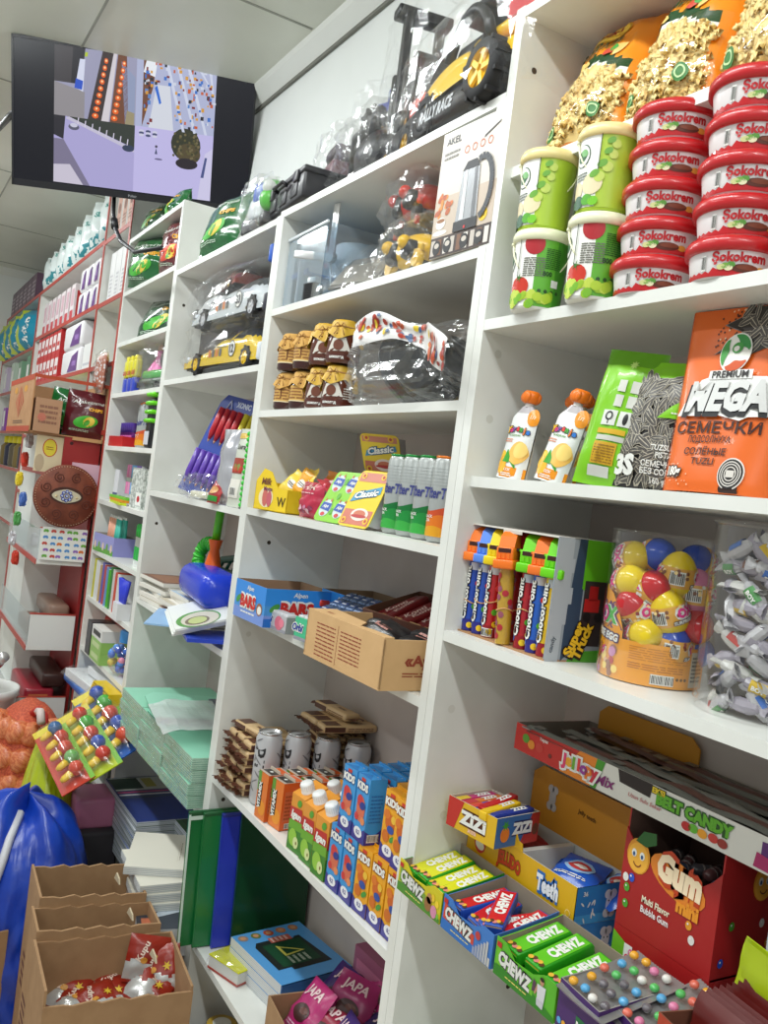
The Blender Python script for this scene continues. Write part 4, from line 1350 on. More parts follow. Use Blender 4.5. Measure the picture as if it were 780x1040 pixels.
def gum_carton(label, z, h_, torn):
 t = thing('gum_carton', label, 'carton', ((GX0 + GX1) / 2,(GY0 + GY1) / 2, z),0, 'stacked red gum cartons')
 b = MB()
 S = Flat((0,-GD / 2,0),(1,0,0),(0,0,1),(0,-1,0))
 SR = Flat((GW / 2,0,0),(0,1,0),(0,0,1),(1,0,0))
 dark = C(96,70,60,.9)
 if torn:
  ed = [(-GW / 2, h_ - .022)] + [(-GW / 2 + GW * k / 12, h_ - .030 - .026 * sin(pi * k / 12) + (.003 if k % 2 else 0)) for k in range(1,12)] + [(GW / 2, h_ - .02)]
  b.prism([(-GW / 2,0),(GW / 2,0)] + ed[::-1], -GD / 2,-GD / 2 + .0016, RG)
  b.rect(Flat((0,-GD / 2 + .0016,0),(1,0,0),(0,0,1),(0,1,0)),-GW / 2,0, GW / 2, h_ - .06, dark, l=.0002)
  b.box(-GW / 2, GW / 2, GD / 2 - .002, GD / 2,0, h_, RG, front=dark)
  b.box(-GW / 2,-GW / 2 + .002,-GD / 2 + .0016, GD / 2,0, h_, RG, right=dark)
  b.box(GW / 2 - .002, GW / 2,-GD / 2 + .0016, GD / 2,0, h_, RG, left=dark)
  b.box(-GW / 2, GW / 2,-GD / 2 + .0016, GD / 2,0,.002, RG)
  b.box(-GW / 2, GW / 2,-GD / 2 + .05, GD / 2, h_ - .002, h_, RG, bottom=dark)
  for SS, u0, v0 in ((S, -.045,.086),(SR, .012,.098)):
   b.disc(SS, u0, v0,.017, C(226,150,40),.020, l=.0005)
   b.disc(SS, u0, v0 - .002,.015, C(240,176,60),.017, l=.0008)
   b.poly(SS, [(u0 - .006, v0 + .016),(u0 + .004, v0 + .030),(u0 + .022, v0 + .034),(u0 + .024, v0 + .022),(u0 + .010, v0 + .014)], C(40,96,40), l=.0010)
   for sx in (-1,1):
    b.disc(SS, u0 + sx * .006, v0 + .002,.0036, WHITE, .0046, l=.0012)
    b.disc(SS, u0 + sx * .006, v0 + .001,.0018, C(40,80,130),.0026, l=.0015, n=10)
   b.ring(SS, u0, v0 - .006,.0050,.0064, C(120,50,20), l=.0012, n=10, a0=pi * 1.1, a1=pi * 1.9)
  b.disc(S, .012,.082,.040, C(226,130,40),.020, l=.0006, rot=-.25)
  b.txt(S, 'Gum', .014,.076,.026, C(250,226,190), w=.062, l=.0016, bold=.07, rot=-.06, out=C(190,60,20), ob=.14)
  b.txt(S, 'mini', .030,.052,.014, C(236,150,40), w=.030, l=.0012, bold=.06)
  b.txt(S, 'Multi Flavor', -.012,.040,.0072, C(236,226,200), w=.040, l=.0010, bold=.03)
  b.txt(S, 'Bubble Gum', -.012,.029,.0072, C(236,226,226), w=.040, l=.0010, bold=.03)
 else:
  b.box(-GW / 2, GW / 2,-GD / 2, GD / 2,0, h_, RG)
  b.poly(S, [(-GW / 2,0),(-GW / 2, h_ * .9),(-GW * .36, h_ * .8),(-GW * .30,0)], C(110,180,40), l=.0004)
  b.rect(S, -GW * .36, h_ * .3,-GW * .27, h_ * .8, WHITE, l=.0007)
  b.disc(S, -GW * .315, h_ * .6,.004, C(226,60,90), l=.0010)
  b.disc(S, -GW * .42, h_ * .4,.005, C(226,60,90), l=.0010)
 rd = random.Random(int(z * 1000))
 BC = ((40,80,190),(230,226,220),(226,150,40),(80,160,50),(226,110,160))
 for k in range(14):
  SS = S if k < 9 else SR
  u, v = (rd.uniform(-.065,.065), rd.uniform(.006, min(h_ - .02,.066))) if k < 9 else (rd.uniform(-.045,.045), rd.uniform(.008,.08 if torn else h_ - .01))
  if torn and k < 9 and abs(u + .012) < .03 and v > .022:
   continue
  b.disc(SS, u, v, .0042, C(*BC[k % 5], .25),.005, l=.0009)
  b.disc(SS, u - .001, v + .0015,.0012, WHITE, l=.0012, n=8)
 b.build('carton_body', t)
 return t
gum_carton('lower red gum carton, standing behind the blister packs', Z5,.074, False)
gum_carton('upper red gum carton with a fruit print and a torn front', Z5 + .0745,.134, True)
rd = random.Random(3)
for k in range(7):
 b = MB()
 gm = (C(70,66,70,.3), C(96,60,60,.3), C(60,70,90,.3))[k % 3]
 b.tube([(-.022,0,0),(-.018,0,0),(.018,0,0),(.022,0,0)], [.003,.007,.007,.003], gm, 10)
 for u in (-.010,.0,.010):
  b.tube([(u, 0,0),(u + .004,0,0)], .0072, C(120,110,106,.3),10)
 o = b.build('gum_roll')
 o.location = (-.694 + .0135 * k, .838 + rd.uniform(0,.03), Z5 + .0745 + .076 + rd.uniform(0,.012))
 o.rotation_euler = (0, rd.uniform(-.3,.3),1.57 + rd.uniform(-.5,.5))
 tag(o, 'gum roll in the torn opening of the upper red carton, %s from the left' % ORD[k + 1], 'gum', 'gum rolls in the torn carton')
t = thing('lentil_candy_carton', 'white carton with coloured candy dots and a dark window, at the far right', 'carton', (-.470,.850, Z5),0)
b = MB()
w_, d_, h_ = .120,.10,.205
b.box(-w_ / 2, w_ / 2,-d_ / 2, d_ / 2,0, h_, C(196,200,206,.35))
S = Flat((0,-d_ / 2,0),(1,0,0),(0,0,1),(0,-1,0))
b.rect(S, -w_ / 2,.185, w_ / 2, h_, C(120,160,200), l=.0003)
for k, (v, cc) in enumerate(((.192,(210,70,60)),(.170,(60,140,60)),(.140,(90,60,140)),(.115,(206,60,50)),(.090,(226,130,60)),(.060,(40,60,120)))):
 b.disc(S, -.052 + (k % 3) * .005, v, .0065, C(*cc, .3),.0055, l=.0007)
b.txt(S, 'PRIZE', .010,.158,.022, C(70,60,140), w=.090, l=.0008, bold=.07)
b.disc(S, -.036,.176,.006, C(60,60,150),.004, l=.0009)
b.rect(S, -.036,.020, w_ / 2,.130, C(30,40,50), l=.0005)
b.rect(S, -.034,.108, w_ / 2,.128, C(60,110,160), l=.0008)
b.disc(S, .006,.085,.040, C(170,180,190),.014, l=.0010)
b.disc(S, .006,.046,.040, C(160,170,176),.014, l=.0010)
b.txt(S, 'UJU', .004,.078,.015, C(40,60,80), w=.05, l=.0014, bold=.05)
b.txt(S, 'UJU', .004,.038,.015, C(50,40,40), w=.05, l=.0014, bold=.05)
b.build('carton_body', t)
t = thing('candy_belt_carton', 'long red and white open carton of candy belts laid across the top', 'carton', (-.6705,.866, Z5 + .2095), radians(-1))
b = MB()
w_, d_, h_ = .545,.132,.036
open_tray(b, w_, d_, h_, C(222,220,212,.4), C(140,130,120,.8))
b.box(-w_ / 2 - .0006,-w_ / 2,-d_ / 2, d_ / 2,0, h_, C(190,40,30,.4))
S = Flat((0,-d_ / 2,0),(1.198,0,0),(0,0,1),(0,-1,0))
b.poly(S, [(-.2275,0),(-.2275, h_),(-.100, h_),(-.118,0)], C(196,40,32,.4), l=.0003)
b.poly(S, [(-.148,0),(-.120, h_),(-.090, h_),(-.100,0)], C(226,130,30,.4), l=.0005)
b.poly(S, [(-.100,0),(-.094, h_),(-.082, h_),(-.092,0)], C(70,150,40,.4), l=.0007)
for u, v, r, cc in ((-.208,.020,.006,(90,150,40)),(-.198,.015,.006,(226,140,40)),(-.184,.016,.006,(200,60,50)),(-.165,.012,.003,(120,40,30))):
 b.disc(S, u, v, r, C(*cc), l=.0008)
b.txt(S, 'Tayas', -.178,.026,.0045, WHITE, l=.0008)
for i, (ch, cc) in enumerate(zip('Jellopy', ((226,60,110),(240,170,40),(110,170,50),(226,60,60),(150,60,150),(230,120,40),(200,40,60)))):
 b.txt(S, ch, -.142 + .0078 * i, .011 + .001 * (i % 2),.014, C(*cc), l=.0018, bold=.06, out=WHITE, ob=.14)
b.txt(S, 'Mix', -.080,.008,.012, C(130,40,110), l=.0009, bold=.03, sh=.3, rot=.1)
b.poly(S, [(-.064, h_),(-.060,.022),(-.020,.020),(-.018, h_)], C(40,30,28,.5), l=.0008)
b.txt(S, 'BELT CANDY', .032,.018,.0115, C(96,170,40), w=.088, l=.0012, bold=.07, out=C(36,80,20), ob=.09)
b.txt(S, 'EKSI', -.010,.028,.006, C(230,200,40), l=.0012, bold=.05, out=C(40,40,10), ob=.1)
b.txt(S, 'Uzun Sulu Seker', -.026,.011,.0045, C(196,130,130), l=.0008, sh=.2)
for k, (u, cc) in enumerate(((.026,(190,40,40)),(.034,(100,180,50)),(.044,(236,160,40)),(.056,(200,60,50)),(.066,(150,50,40)))):
 b.disc(S, u, .009 + .001 * (k % 2),.0055, C(*cc),.0048, l=.0010)
b.poly(S, [(.104,.010),(.104,.030),(.150,.034),(.228,.030),(.228,.012)], C(90,40,110,.4), l=.0006)
b.poly(S, [(.098,.003),(.100,.018),(.140,.012),(.228,.014),(.228,.0)], C(170,40,100,.4), l=.0009)
b.txt(S, 'Karışık', .140,.019,.008, WHITE, l=.0012, bold=.03)
b.txt(S, 'Mix Sour', .142,.005,.008, WHITE, l=.0014, bold=.03)
b.build('carton_body', t)
b = MB()
b.prism([(-.25,0),(-.07,0),(-.07, h_ + .020),(-.085, h_ + .032),(-.235, h_ + .032),(-.25, h_ + .020)], d_ / 2 - .0045, d_ / 2 - .0025, C(206,140,30,.5))
b.build('header_card', t)
rd = random.Random(9)
BELT = [C(112,112,106,.25), C(100,66,58,.3), C(120,122,116,.25), C(108,74,66,.3), C(130,130,124,.2)]
for k in range(14):
 b = MB()
 L_ = .50 * rd.uniform(.8,.98) / 2
 m_ = BELT[k % 5]
 yy = 0
 b.grid(lambda u, v: Vector(((u - .5) * 2 * L_, (v - .5) * .017,.006 + .004 * noise.noise(Vector((u * 9, k, 0))) + .003 * sin(v * pi))),26,4, m_)
 b.grid(lambda u, v: Vector(((u - .5) * 2 * L_, (.5 - v) * .017,.001 + .004 * noise.noise(Vector((u * 9, k, 0))))),26,2, m_)
 for q in range(2):
  u = -L_ + 2 * L_ * (q + rd.random()) / 5
  b.box(u, u + .016,-.006,.006,.0105,.0108, C(120,116,110,.3))
 for s in (-1,1):
  b.box(s * L_ - .008, s * L_ + .008,-.0086,.0086,.004,.0052, C(150,148,144,.2))
 o = b.build('candy_belt')
 r = k % 7
 o.location = (-.6705 + rd.uniform(-.012,.012),.812 + .0175 * r, Z5 + .2095 + .016 + (.013 if k > 6 else 0))
 o.rotation_euler = (0, rd.uniform(-.02,.02), radians(-1) + rd.uniform(-.04,.04))
 tag(o, 'dark wrapped candy belt, %s from the front in the %s layer of the long carton' % (ORD[r + 1], 'upper' if k > 6 else 'lower'), 'candy belt', 'candy belts in the long carton')
BALL = [(230,226,220),(90,170,220),(236,170,50),(90,190,100),(226,110,90),(226,130,170),(110,104,110)]
GREYF = C(150,148,146,.25,.4)
def blister_carton(label, x, y, rz, tilt, nm):
 t = thing('blister_carton', label, 'carton', (x, y, Z5), rz, 'purple cartons of ball gum')
 b = MB()
 PU = C(70,36,104,.4)
 w_, d_, h_ = .064,.100,.052
 open_tray(b, w_, d_, h_, PU, C(150,146,140,.7), hb=.066)
 S = Flat((0,-d_ / 2,0),(1,0,0),(0,0,1),(0,-1,0))
 b.rect(S, .0,.012,.030,.030, C(30,110,60), l=.0005)
 b.txt(S, 'MINI', .016,.015,.010, WHITE, l=.0009, bold=.05)
 for k in range(4):
  b.disc(S, -.026 + k * .008,.010,.0035, C(*BALL[k + 1]), l=.0006)
 b.build('carton_body', t)
 for lay in range(5):
  c = thing('gum_blister', '%s blister card of ball gum in the %s purple carton' % (('lowest', 'second lowest', 'middle', 'second from top', 'topmost')[lay], nm), 'blister pack', (0,0,0),0, 'ball gum blister cards')
  c.location = (x + (.004 if lay == 4 else 0), y - .002, Z5 + .008 + .0105 * lay + (.008 if lay == 4 else 0))
  c.rotation_euler = (tilt if lay == 4 else tilt * .5, radians(3) if lay == 4 else 0, rz + (.06 if lay == 4 else 0))
  b = MB()
  W2, D2 = .030,.046
  if lay == 4:
   W2, D2 = .036,.056
  n = 10
  b.grid(lambda u, v: Vector(((u - .5) * 2 * W2,(v - .5) * 2 * D2 + (.0012 if int(u * 40) % 2 else 0) * (1 if v in (0,1) else 0),.0025 * sin(u * 3 + lay))),40,4, GREYF)
  b.grid(lambda u, v: Vector(((.5 - u) * 2 * W2,(v - .5) * 2 * D2,.0025 * sin((1 - u) * 3 + lay) - .0006)),10,4, C(110,90,120,.4))
  b.build('foil_card', c)
  rd = random.Random(lay + int(x * 100))
  for i in range(4):
   for j in range(5):
    if lay < 4 and j > 0 and i not in (0,):
     continue
    q = MB()
    px_, py_ = -.024 + .0150 * i + (.004 if j % 2 else 0),-.042 + .0205 * j + .003 * (i % 2)
    q.sphere((px_, py_, .0055),.0052, C(*BALL[rd.randrange(7)], .18, coat=.5),12,8, kz=.8)
    q.build('gum_ball', c)
 return t
blister_carton('purple carton of ball-gum blister cards, next to the bright green chew carton', -.640,.728, radians(-6), radians(12), 'left')
blister_carton('purple carton of ball-gum blister cards, below the white lentil carton', -.576,.742, radians(-12), radians(16), 'right')
t = thing('red_sachet_carton', 'orange-red open carton of upright sachets, in the lower right corner', 'carton', (-.500,.722, Z5), radians(-12))
b = MB(); open_tray(b, .090,.090,.085, C(176,60,36,.4), C(120,70,50,.8)); b.build('carton_body', t)
for k in range(9):
 sachet('red_sachet', 'upright dark red sachet, %s from the front of the corner carton' % ORD[k + 1], (-.502,.688 + .0088 * k, Z5 + .010),.078,.104,.008, C(92,20,16,.35), radians(-8), radians(-16),0, None, 'upright red sachets', k)
for k in range(4):
 sachet('lime_sachet', 'lime green sachet fanned behind the red sachets, %s from the front' % ORD[k + 1], (-.522 + .004 * k, .772 + .003 * k, Z5 + .004),.070,.140,.007, C(176,196,30,.3), radians(-14), radians(-8 + 3 * k),0,
           lambda b, S: (b.rect(S, -.02,.03,.02,.05, C(120,150,20), l=.0006), b.disc(S, 0,.02,.01, C(220,230,120), l=.0006)), 'lime sachets in the corner', k + 21)
# bottom compartment: bag of green sweets
t = thing('green_sweet_bag', 'open clear bag of green-wrapped sweets on the low shelf', 'bag of sweets', (-.94,.80,.4612))
b = MB(); b.grid(lambda u, v: Vector(((.105 + .02 * noise.noise(Vector((u * 9, v * 3,0)))) * cos(2 * pi * u) * (1 - .1 * v),(.078 + .014 * noise.noise(Vector((u * 9, v * 3,4)))) * sin(2 * pi * u),.11 * v + (.03 * v * noise.noise(Vector((u * 12,7,0)))))),50,10, FILM2)
b.build('bag_film', t)
rd = random.Random(2)
gs = None
for k in range(34):
 lab = 'green-wrapped sweet heaped in the open clear bag'
 if gs is None:
  b = MB()
  g1 = C(60,140,30,.25)
  b.rbox(-.014,.014,-.009,.009,-.006,.006, g1,.003)
  for s in (-1,1):
   b.add([(s * .014,-.003,0),(s * .026,-.010,.003),(s * .027,.0,-.003),(s * .026,.010,.003),(s * .014,.003,0)], [(0,1,2,3,4)], C(90,180,40,.25))
  b.rect(Flat((0,0,.006),(1,0,0),(0,1,0),(0,0,1)),-.008,-.005,.008,.005, C(190,220,120), l=.0004)
  b.rect(Flat((0,-.009,0),(1,0,0),(0,0,1),(0,-1,0)),-.008,-.003,.008,.003, C(24,70,20), l=.0004)
  gs = e = b.build('green_sweet')
  tag(e, lab, 'sweet', 'green sweets in the bag')
 else:
  e = gs.copy()
  COL.objects.link(e)
 r, a = sqrt(rd.random()) * .072, rd.uniform(0,2 * pi)
 lay = k // 12
 e.location = (-.94 + r * cos(a) * 1.15,.80 + r * sin(a) * .8,.472 + .026 * lay + .012 * (1 - r / .08) + .004)
 e.rotation_euler = (rd.uniform(-.7,.7), rd.uniform(-.7,.7), rd.uniform(0,6))
# second unit
Y1, Y2, Y3, Y4, Y5, Y6 = 1.6937,1.4787,1.2722,1.0582,.6947,.3363
YT = 1.9037
# top: toys in clear bags
DG = C(38,38,42,.35)
t = thing('toy_case', 'black plastic toy case on top of the units, just right of the screen', 'toy case', (-1.785,.775,1.9045), radians(-5))
b = MB()
b.rbox(-.125,.125,-.075,.075,.0,.056, DG, .006)
b.rbox(-.127,.127,-.077,.077,.052,.066, C(46,46,50,.35),.004)
for k in range(3):
 b.rbox(-.09 + .07 * k, -.05 + .07 * k, -.0775,-.074,.012,.040, C(52,52,56,.4),.002)
b.build('case', t)
b = MB(); b.tube([(-.03,-.078,.045),(-.03,-.090,.050),(.03,-.090,.050),(.03,-.078,.045)], .004, DG, 8); b.build('handle', t)
for k in range(2):
 b = MB()
 b.rbox(-.095 + .165 * k, -.070 + .165 * k, -.081,-.076,.040,.062, C(58,58,62,.3),.001)
 b.build('latch', t)
t = thing('bagged_toy', 'crinkled shiny bag with a dark red toy on the black case', 'toy', (-1.745,.80,1.972), radians(-10))
b = MB(); b.rbox(-.045,.05,-.03,.03,.0,.045, C(110,60,70,.4),.01); b.rbox(-.02,.06,-.03,.03,.04,.075, C(60,44,50,.4),.012); b.build('toy_body', t)
b = MB(); blob(b, (0,0,.055),(.075,.050,.060), FILM2,4,.65,.22,4,3); b.build('clear_bag', t)
def wheel(parent, c, r, w_, rim, axis='y', n=20, name='wheel'):
 b = MB()
 b.lathe([(r * .62,-w_ / 2),(r * .92,-w_ / 2),(r, -w_ * .3),(r, w_ * .3),(r * .92, w_ / 2),(r * .62, w_ / 2)], RUBBER, n, capb=False, capt=False)
 for k in range(n):
  if k % 2 and r > .02:
   a = 2 * pi * k / n
   b.box(r * cos(a) - .003, r * cos(a) + .003, r * sin(a) - .003, r * sin(a) + .003,-w_ * .48, w_ * .48, RUBBER)
 tyre = b
 b = MB()
 b.lathe([(.0001,-w_ * .30),(r * .2,-w_ * .34),(r * .62,-w_ * .22),(r * .64,-w_ * .5)], rim, n, capb=False, capt=False)
 b.lathe([(.0001, w_ * .30),(r * .2, w_ * .34),(r * .62, w_ * .22),(r * .64, w_ * .5)], rim, n, capb=False, capt=False)
 for k in range(5):
  a = 2 * pi * k / 5
  for s in (-1,1):
   d = Vector((cos(a), sin(a),0)); q = Vector((-sin(a), cos(a),0)) * r * .09
   P = [d * r * .12 - q, d * r * .60 - q, d * r * .60 + q, d * r * .12 + q]
   z0, z1 = s * w_ * .30, s * w_ * .46
   b.add([(p.x, p.y, z) for z in (z0, z1) for p in P], [(4,5,6,7),(0,1,5,4),(1,2,6,5),(2,3,7,6),(3,0,4,7)], rim)
 o = tyre.build(name, parent)
 o.location = c
 o.rotation_euler = (pi / 2,0,0) if axis == 'y' else (0, pi / 2,0)
 b.build('rim', o)
 return o
t = thing('bagged_toy', 'bag with a rounded black toy, between the black case and the tall forklift', 'toy', (-1.545,.79, YT), radians(-8))
b = MB()
b.sphere((.01,0,.07),.07, DG, 16,10, kz=.75, ky=.7, kx=1.25)
b.rbox(-.09,.03,-.045,.045,.0,.05, C(30,30,34,.4),.012)
b.tube([(-.09,-.02,.06),(-.03,-.04,.11),(.05,-.03,.12)], .012, BLACK, 8)
b.build('toy_body', t)
b = MB(); blob(b, (0,0,.075),(.125,.075,.088), FILM2,9,.7,.2,4,2.6); b.build('clear_bag', t)
t = thing('toy_truck', 'small bagged truck with a blue cab, high behind the black toys', 'toy truck', (-1.665,.885,2.075), radians(20))
b = MB(); b.rbox(-.05,.05,-.03,.03,.035,.075, C(36,60,176,.3),.006); b.rbox(-.02,.045,-.026,.026,.07,.105, C(30,50,160,.3),.008); b.rbox(-.018,.0455,-.0265,.0265,.080,.098, C(190,200,214,.2),.004); b.build('cab', t)
for sx in (-.035,.035):
 for sy in (-.034,.034):
  wheel(t, (sx, sy, .032),.032,.022, C(60,60,64,.4))
b = MB(); blob(b, (-.01,0,.06),(.095,.055,.068), FILM, 14,.6,.18,4,3); b.build('clear_bag', t)
b = MB(); b.rbox(-.07,.05,-.035,.035,.0,.165, C(34,34,38,.5),.01); b.rbox(-.05,.03,-.037,-.034,.03,.12, C(70,50,50,.4),.004)
o = b.build('toy_box', None, (-1.665,.89, YT), radians(10)); tag(o, 'dark toy box at the back wall carrying the small blue truck', 'toy box')
t = thing('toy_forklift', 'bagged black toy forklift with a tall mast', 'toy forklift', (-1.40,.80, YT), radians(-12))
b = MB()
b.rbox(-.075,.085,-.045,.045,.03,.09, DG, .008)
b.rbox(.02,.085,-.042,.042,.085,.12, C(196,60,36,.35),.008)
b.rbox(-.045,-.005,-.03,.03,.088,.12, C(210,150,30,.35),.006)
b.build('chassis', t)
b = MB()
for sx in (-.06,.015):
 for sy in (-.038,.038):
  b.tube([(sx, sy, .09),(sx + .012, sy, .20)], .005, BLACK, 6)
b.rbox(-.055,.035,-.044,.044,.198,.208, BLACK, .003)
b.build('roll_cage', t)
b = MB()
for sy in (-.032,.032):
 b.rbox(-.098,-.078, sy - .008, sy + .008,.008,.335, DG, .002)
for z in (.10,.20,.325):
 b.box(-.096,-.080,-.032,.032, z, z + .014, DG)
b.rbox(-.110,-.096,-.045,.045,.05,.22, C(30,30,34,.35),.004)
b.rbox(-.118,-.08,-.055,.055,.325,.345, DG, .004)
b.txt(Flat((-.0785,0,0),(0,1,0),(0,0,1),(1,0,0)), 'Tosco', .032,.25,.012, C(190,190,186), rot=pi / 2, l=.001)
b.build('mast', t)
b = MB()
for sy in (-.022,.022):
 b.box(-.20,-.10, sy - .008, sy + .008,.012,.018, C(90,90,94,.3,.8))
 b.box(-.106,-.10, sy - .008, sy + .008,.012,.09, C(90,90,94,.3,.8))
b.build('fork', t)
for sx in (-.05,.06):
 for sy in (-.046,.046):
  wheel(t, (sx, sy, .03),.030,.02, C(190,150,40,.4))
b = MB(); blob(b, (-.05,0,.18),(.085,.068,.185), FILM, 21,.7,.16,4,2.8); b.build('clear_bag', t)
t = thing('toy_car', 'large bagged toy car, yellow over black with yellow wheels', 'toy car', (-1.16,.775, YT), radians(-3))
YC = C(236,190,20,.25, coat=.5)
b = MB()
b.rbox(-.140,.055,-.074,.074,.010,.060, C(30,30,33,.35),.014)
b.rbox(.05,.135,-.050,.050,.020,.075, C(30,30,33,.35),.014)
b.build('lower_body', t)
b = MB()
def ybody(u, v):
 x = -.14 + .285 * u
 hz = .082 + .044 * sin(pi * min(1, u * 1.15)) + (.018 if u > .62 else 0)
 a = pi * v
 return Vector((x, -.074 * cos(a) * (1 - .18 * abs(2 * u - 1) ** 3),(.052 + .012 * u) + (hz - .052 - .012 * u) * sin(a) ** .45))
b.grid(ybody, 26,18, YC)
b.grid(lambda u, v: Vector(((.145 if u > .5 else -.14),-.068 * .82 * (1 - 2 * v),.070)),2,2, YC)
b.rbox(.055,.13,-.05,.05,.115,.132, YC, .008)
b.rbox(-.148,-.128,-.045,.045,.05,.085, YC, .006)
b.build('bonnet', t)
b = MB()
for sy in (-.055,.055):
 pts = [(-.055 + .12 * k / 10 - .0, sy, .115 + .062 * sin(pi * k / 10) ** .7) for k in range(11)]
 b.tube(pts, .0085, BLACK, 8)
b.rbox(-.035,.045,-.058,.058,.170,.184, C(36,36,40,.3),.005)
b.rbox(-.05,.05,-.048,.048,.10,.14, C(26,26,28,.5),.01)
b.build('roll_cage', t)
b = MB()
b.txt(Flat((0,-.0742,0),(1,0,0),(0,0,1),(0,-1,0)), 'RALLY RACE', -.045,.026,.018, C(186,190,194), w=.10, l=.001, bold=.04, sh=.2)
b.build('lettering', t)
for sx in (-.085,.098):
 for sy in (-.072,.072):
  wheel(t, (sx, sy * (.80 if sx < 0 else 1),.036 if sx < 0 else .044),.036 if sx < 0 else .044,.034, C(238,196,20,.3) if sx > 0 else BLACK)
b = MB(); blob(b, (0,0,.095),(.178,.098,.100), FILM, 33,.55,.12,4,2.4); b.build('clear_bag', t)
t = thing('red_box', 'red carton lying on top of the nearest shelf unit', 'carton', (-.985,.80,2.0147), radians(2))
b = MB(); b.box(-.06,.10,-.095,.11,0,.07, C(186,50,56,.4), left=C(170,40,48,.4)); b.box(-.061,.101,-.0955,.111,.066,.074, C(200,70,74,.4)); b.build('carton_body', t)
# first shelf: bin, tongs, toys in bags, kettle carton
FB = film('clear_bin_plastic', tint=(.82,.9,.96), lo=.08, hi=.5, bump=.05, scale=8, haze=.10)
t = thing('storage_bin', 'clear plastic storage bin with a blue inner tray, far left of its shelf', 'storage bin', (-1.667,.80, Y1), radians(-2))
b = MB()
w2, d2, hh = .098,.085,.148
b.box(-w2, w2,-d2,-d2 + .002,0, hh, FB); b.box(-w2, w2, d2 - .002, d2,0, hh, FB)
b.box(-w2,-w2 + .002,-d2, d2,0, hh, FB); b.box(w2 - .002, w2,-d2, d2,0, hh, FB)
b.box(-w2, w2,-d2, d2,0,.002, FB)
b.rbox(-w2 - .004, w2 + .004,-d2 - .004,-d2 + .001, hh - .004, hh + .002, C(214,222,226,.3),.001)
b.rbox(-w2 - .004, w2 + .004, d2 - .001, d2 + .004, hh - .004, hh + .002, C(214,222,226,.3),.001)
b.rbox(-w2 - .004,-w2 + .001,-d2, d2, hh - .004, hh + .002, C(214,222,226,.3),.001)
b.box(-.030,-.028,-d2, d2,.002, hh - .01, C(206,216,222,.3))
b.build('clear_bin', t)
b = MB()
b.rbox(-.094,-.010,-.070,.078,.068,.072, C(70,140,206,.35),.001); b.rbox(-.094,-.010,-.074,-.070,.066,.078, C(60,126,200,.35),.001)
b.rbox(.0,.092,.0,.078,.006,.085, C(190,206,220,.3),.01)
b.build('blue_tray', t)
b = MB(); b.lathe([(.03,0),(.048,.02),(.05,.055)], C(226,232,236,.3),28, c=(.03,.02,.075)); b.lathe([(.046,.055),(.03,.02),(.0001,.015)], C(200,214,226,.3),28, c=(.03,.02,.075), capb=False); b.build('white_bowl', t)
t = thing('kitchen_tongs', 'shiny metal tongs standing open in front of the clear bin', 'tongs', (-1.585,.732, Y1 + .085), radians(20), rx=0)
b = MB()
b.rbox(-.008,.008,-.002,.002,.0,.105, CHROME, .0018)
b.build('arm', t)
b = MB(); b.rbox(-.105,.004,-.002,.002,-.008,.008, CHROME, .0018); b.build('arm', t).rotation_euler = (0, radians(8),0)
b = MB(); b.lathe([(.011,-.006),(.012,0),(.011,.006)], CHROME, 16); o = b.build('hinge', t); o.rotation_euler = (pi / 2,0,0)
b = MB()
b.tube([(0,0,-.005),(.012,0,-.085)], .002, CHROME, 6)
b.build('leg_wire', t)
t = thing('ribbed_grater', 'dark ribbed grater plate in a thin clear bag, leaning on the bin', 'grater', (-1.505,.742, Y1 + .018), radians(14), rx=radians(-38))
b = MB()
b.rbox(-.066,.066,-.003,.003,.0,.090, C(120,116,110,.4,.3),.002)
for k in range(22):
 b.rbox(-.060 + .0056 * k, -.0575 + .0056 * k, -.006,-.003,.006,.066, C(176,172,164,.35,.3),.0008)
b.build('ribbed_plate', t)
b = MB(); b.grid(lambda u, v: Vector(((u - .5) * .175 + .01 * noise.noise(Vector((u * 5, v * 5,1))),-.011 - .010 * sin(pi * u) * sin(pi * v) - .006 * noise.noise(Vector((u * 8, v * 7,2))),-.018 + .135 * v)),18,14, FILM2, sm=False); b.build('clear_bag', t)
t = thing('small_brush', 'small black brush standing below the tongs', 'brush', (-1.628,.722, Y1), radians(10))
b = MB(); b.rbox(-.018,.018,-.010,.010,.0,.038, C(30,30,34,.6),.002)
for k in range(8):
 b.box(-.019,.019,-.0115,.0115,.004 + .0042 * k, .006 + .0042 * k, C(20,20,22,.7))
b.build('bristles', t)
b = MB(); b.rbox(-.014,.014,-.008,.008,.037,.050, C(226,230,232,.3),.003); b.build('white_cap', t)
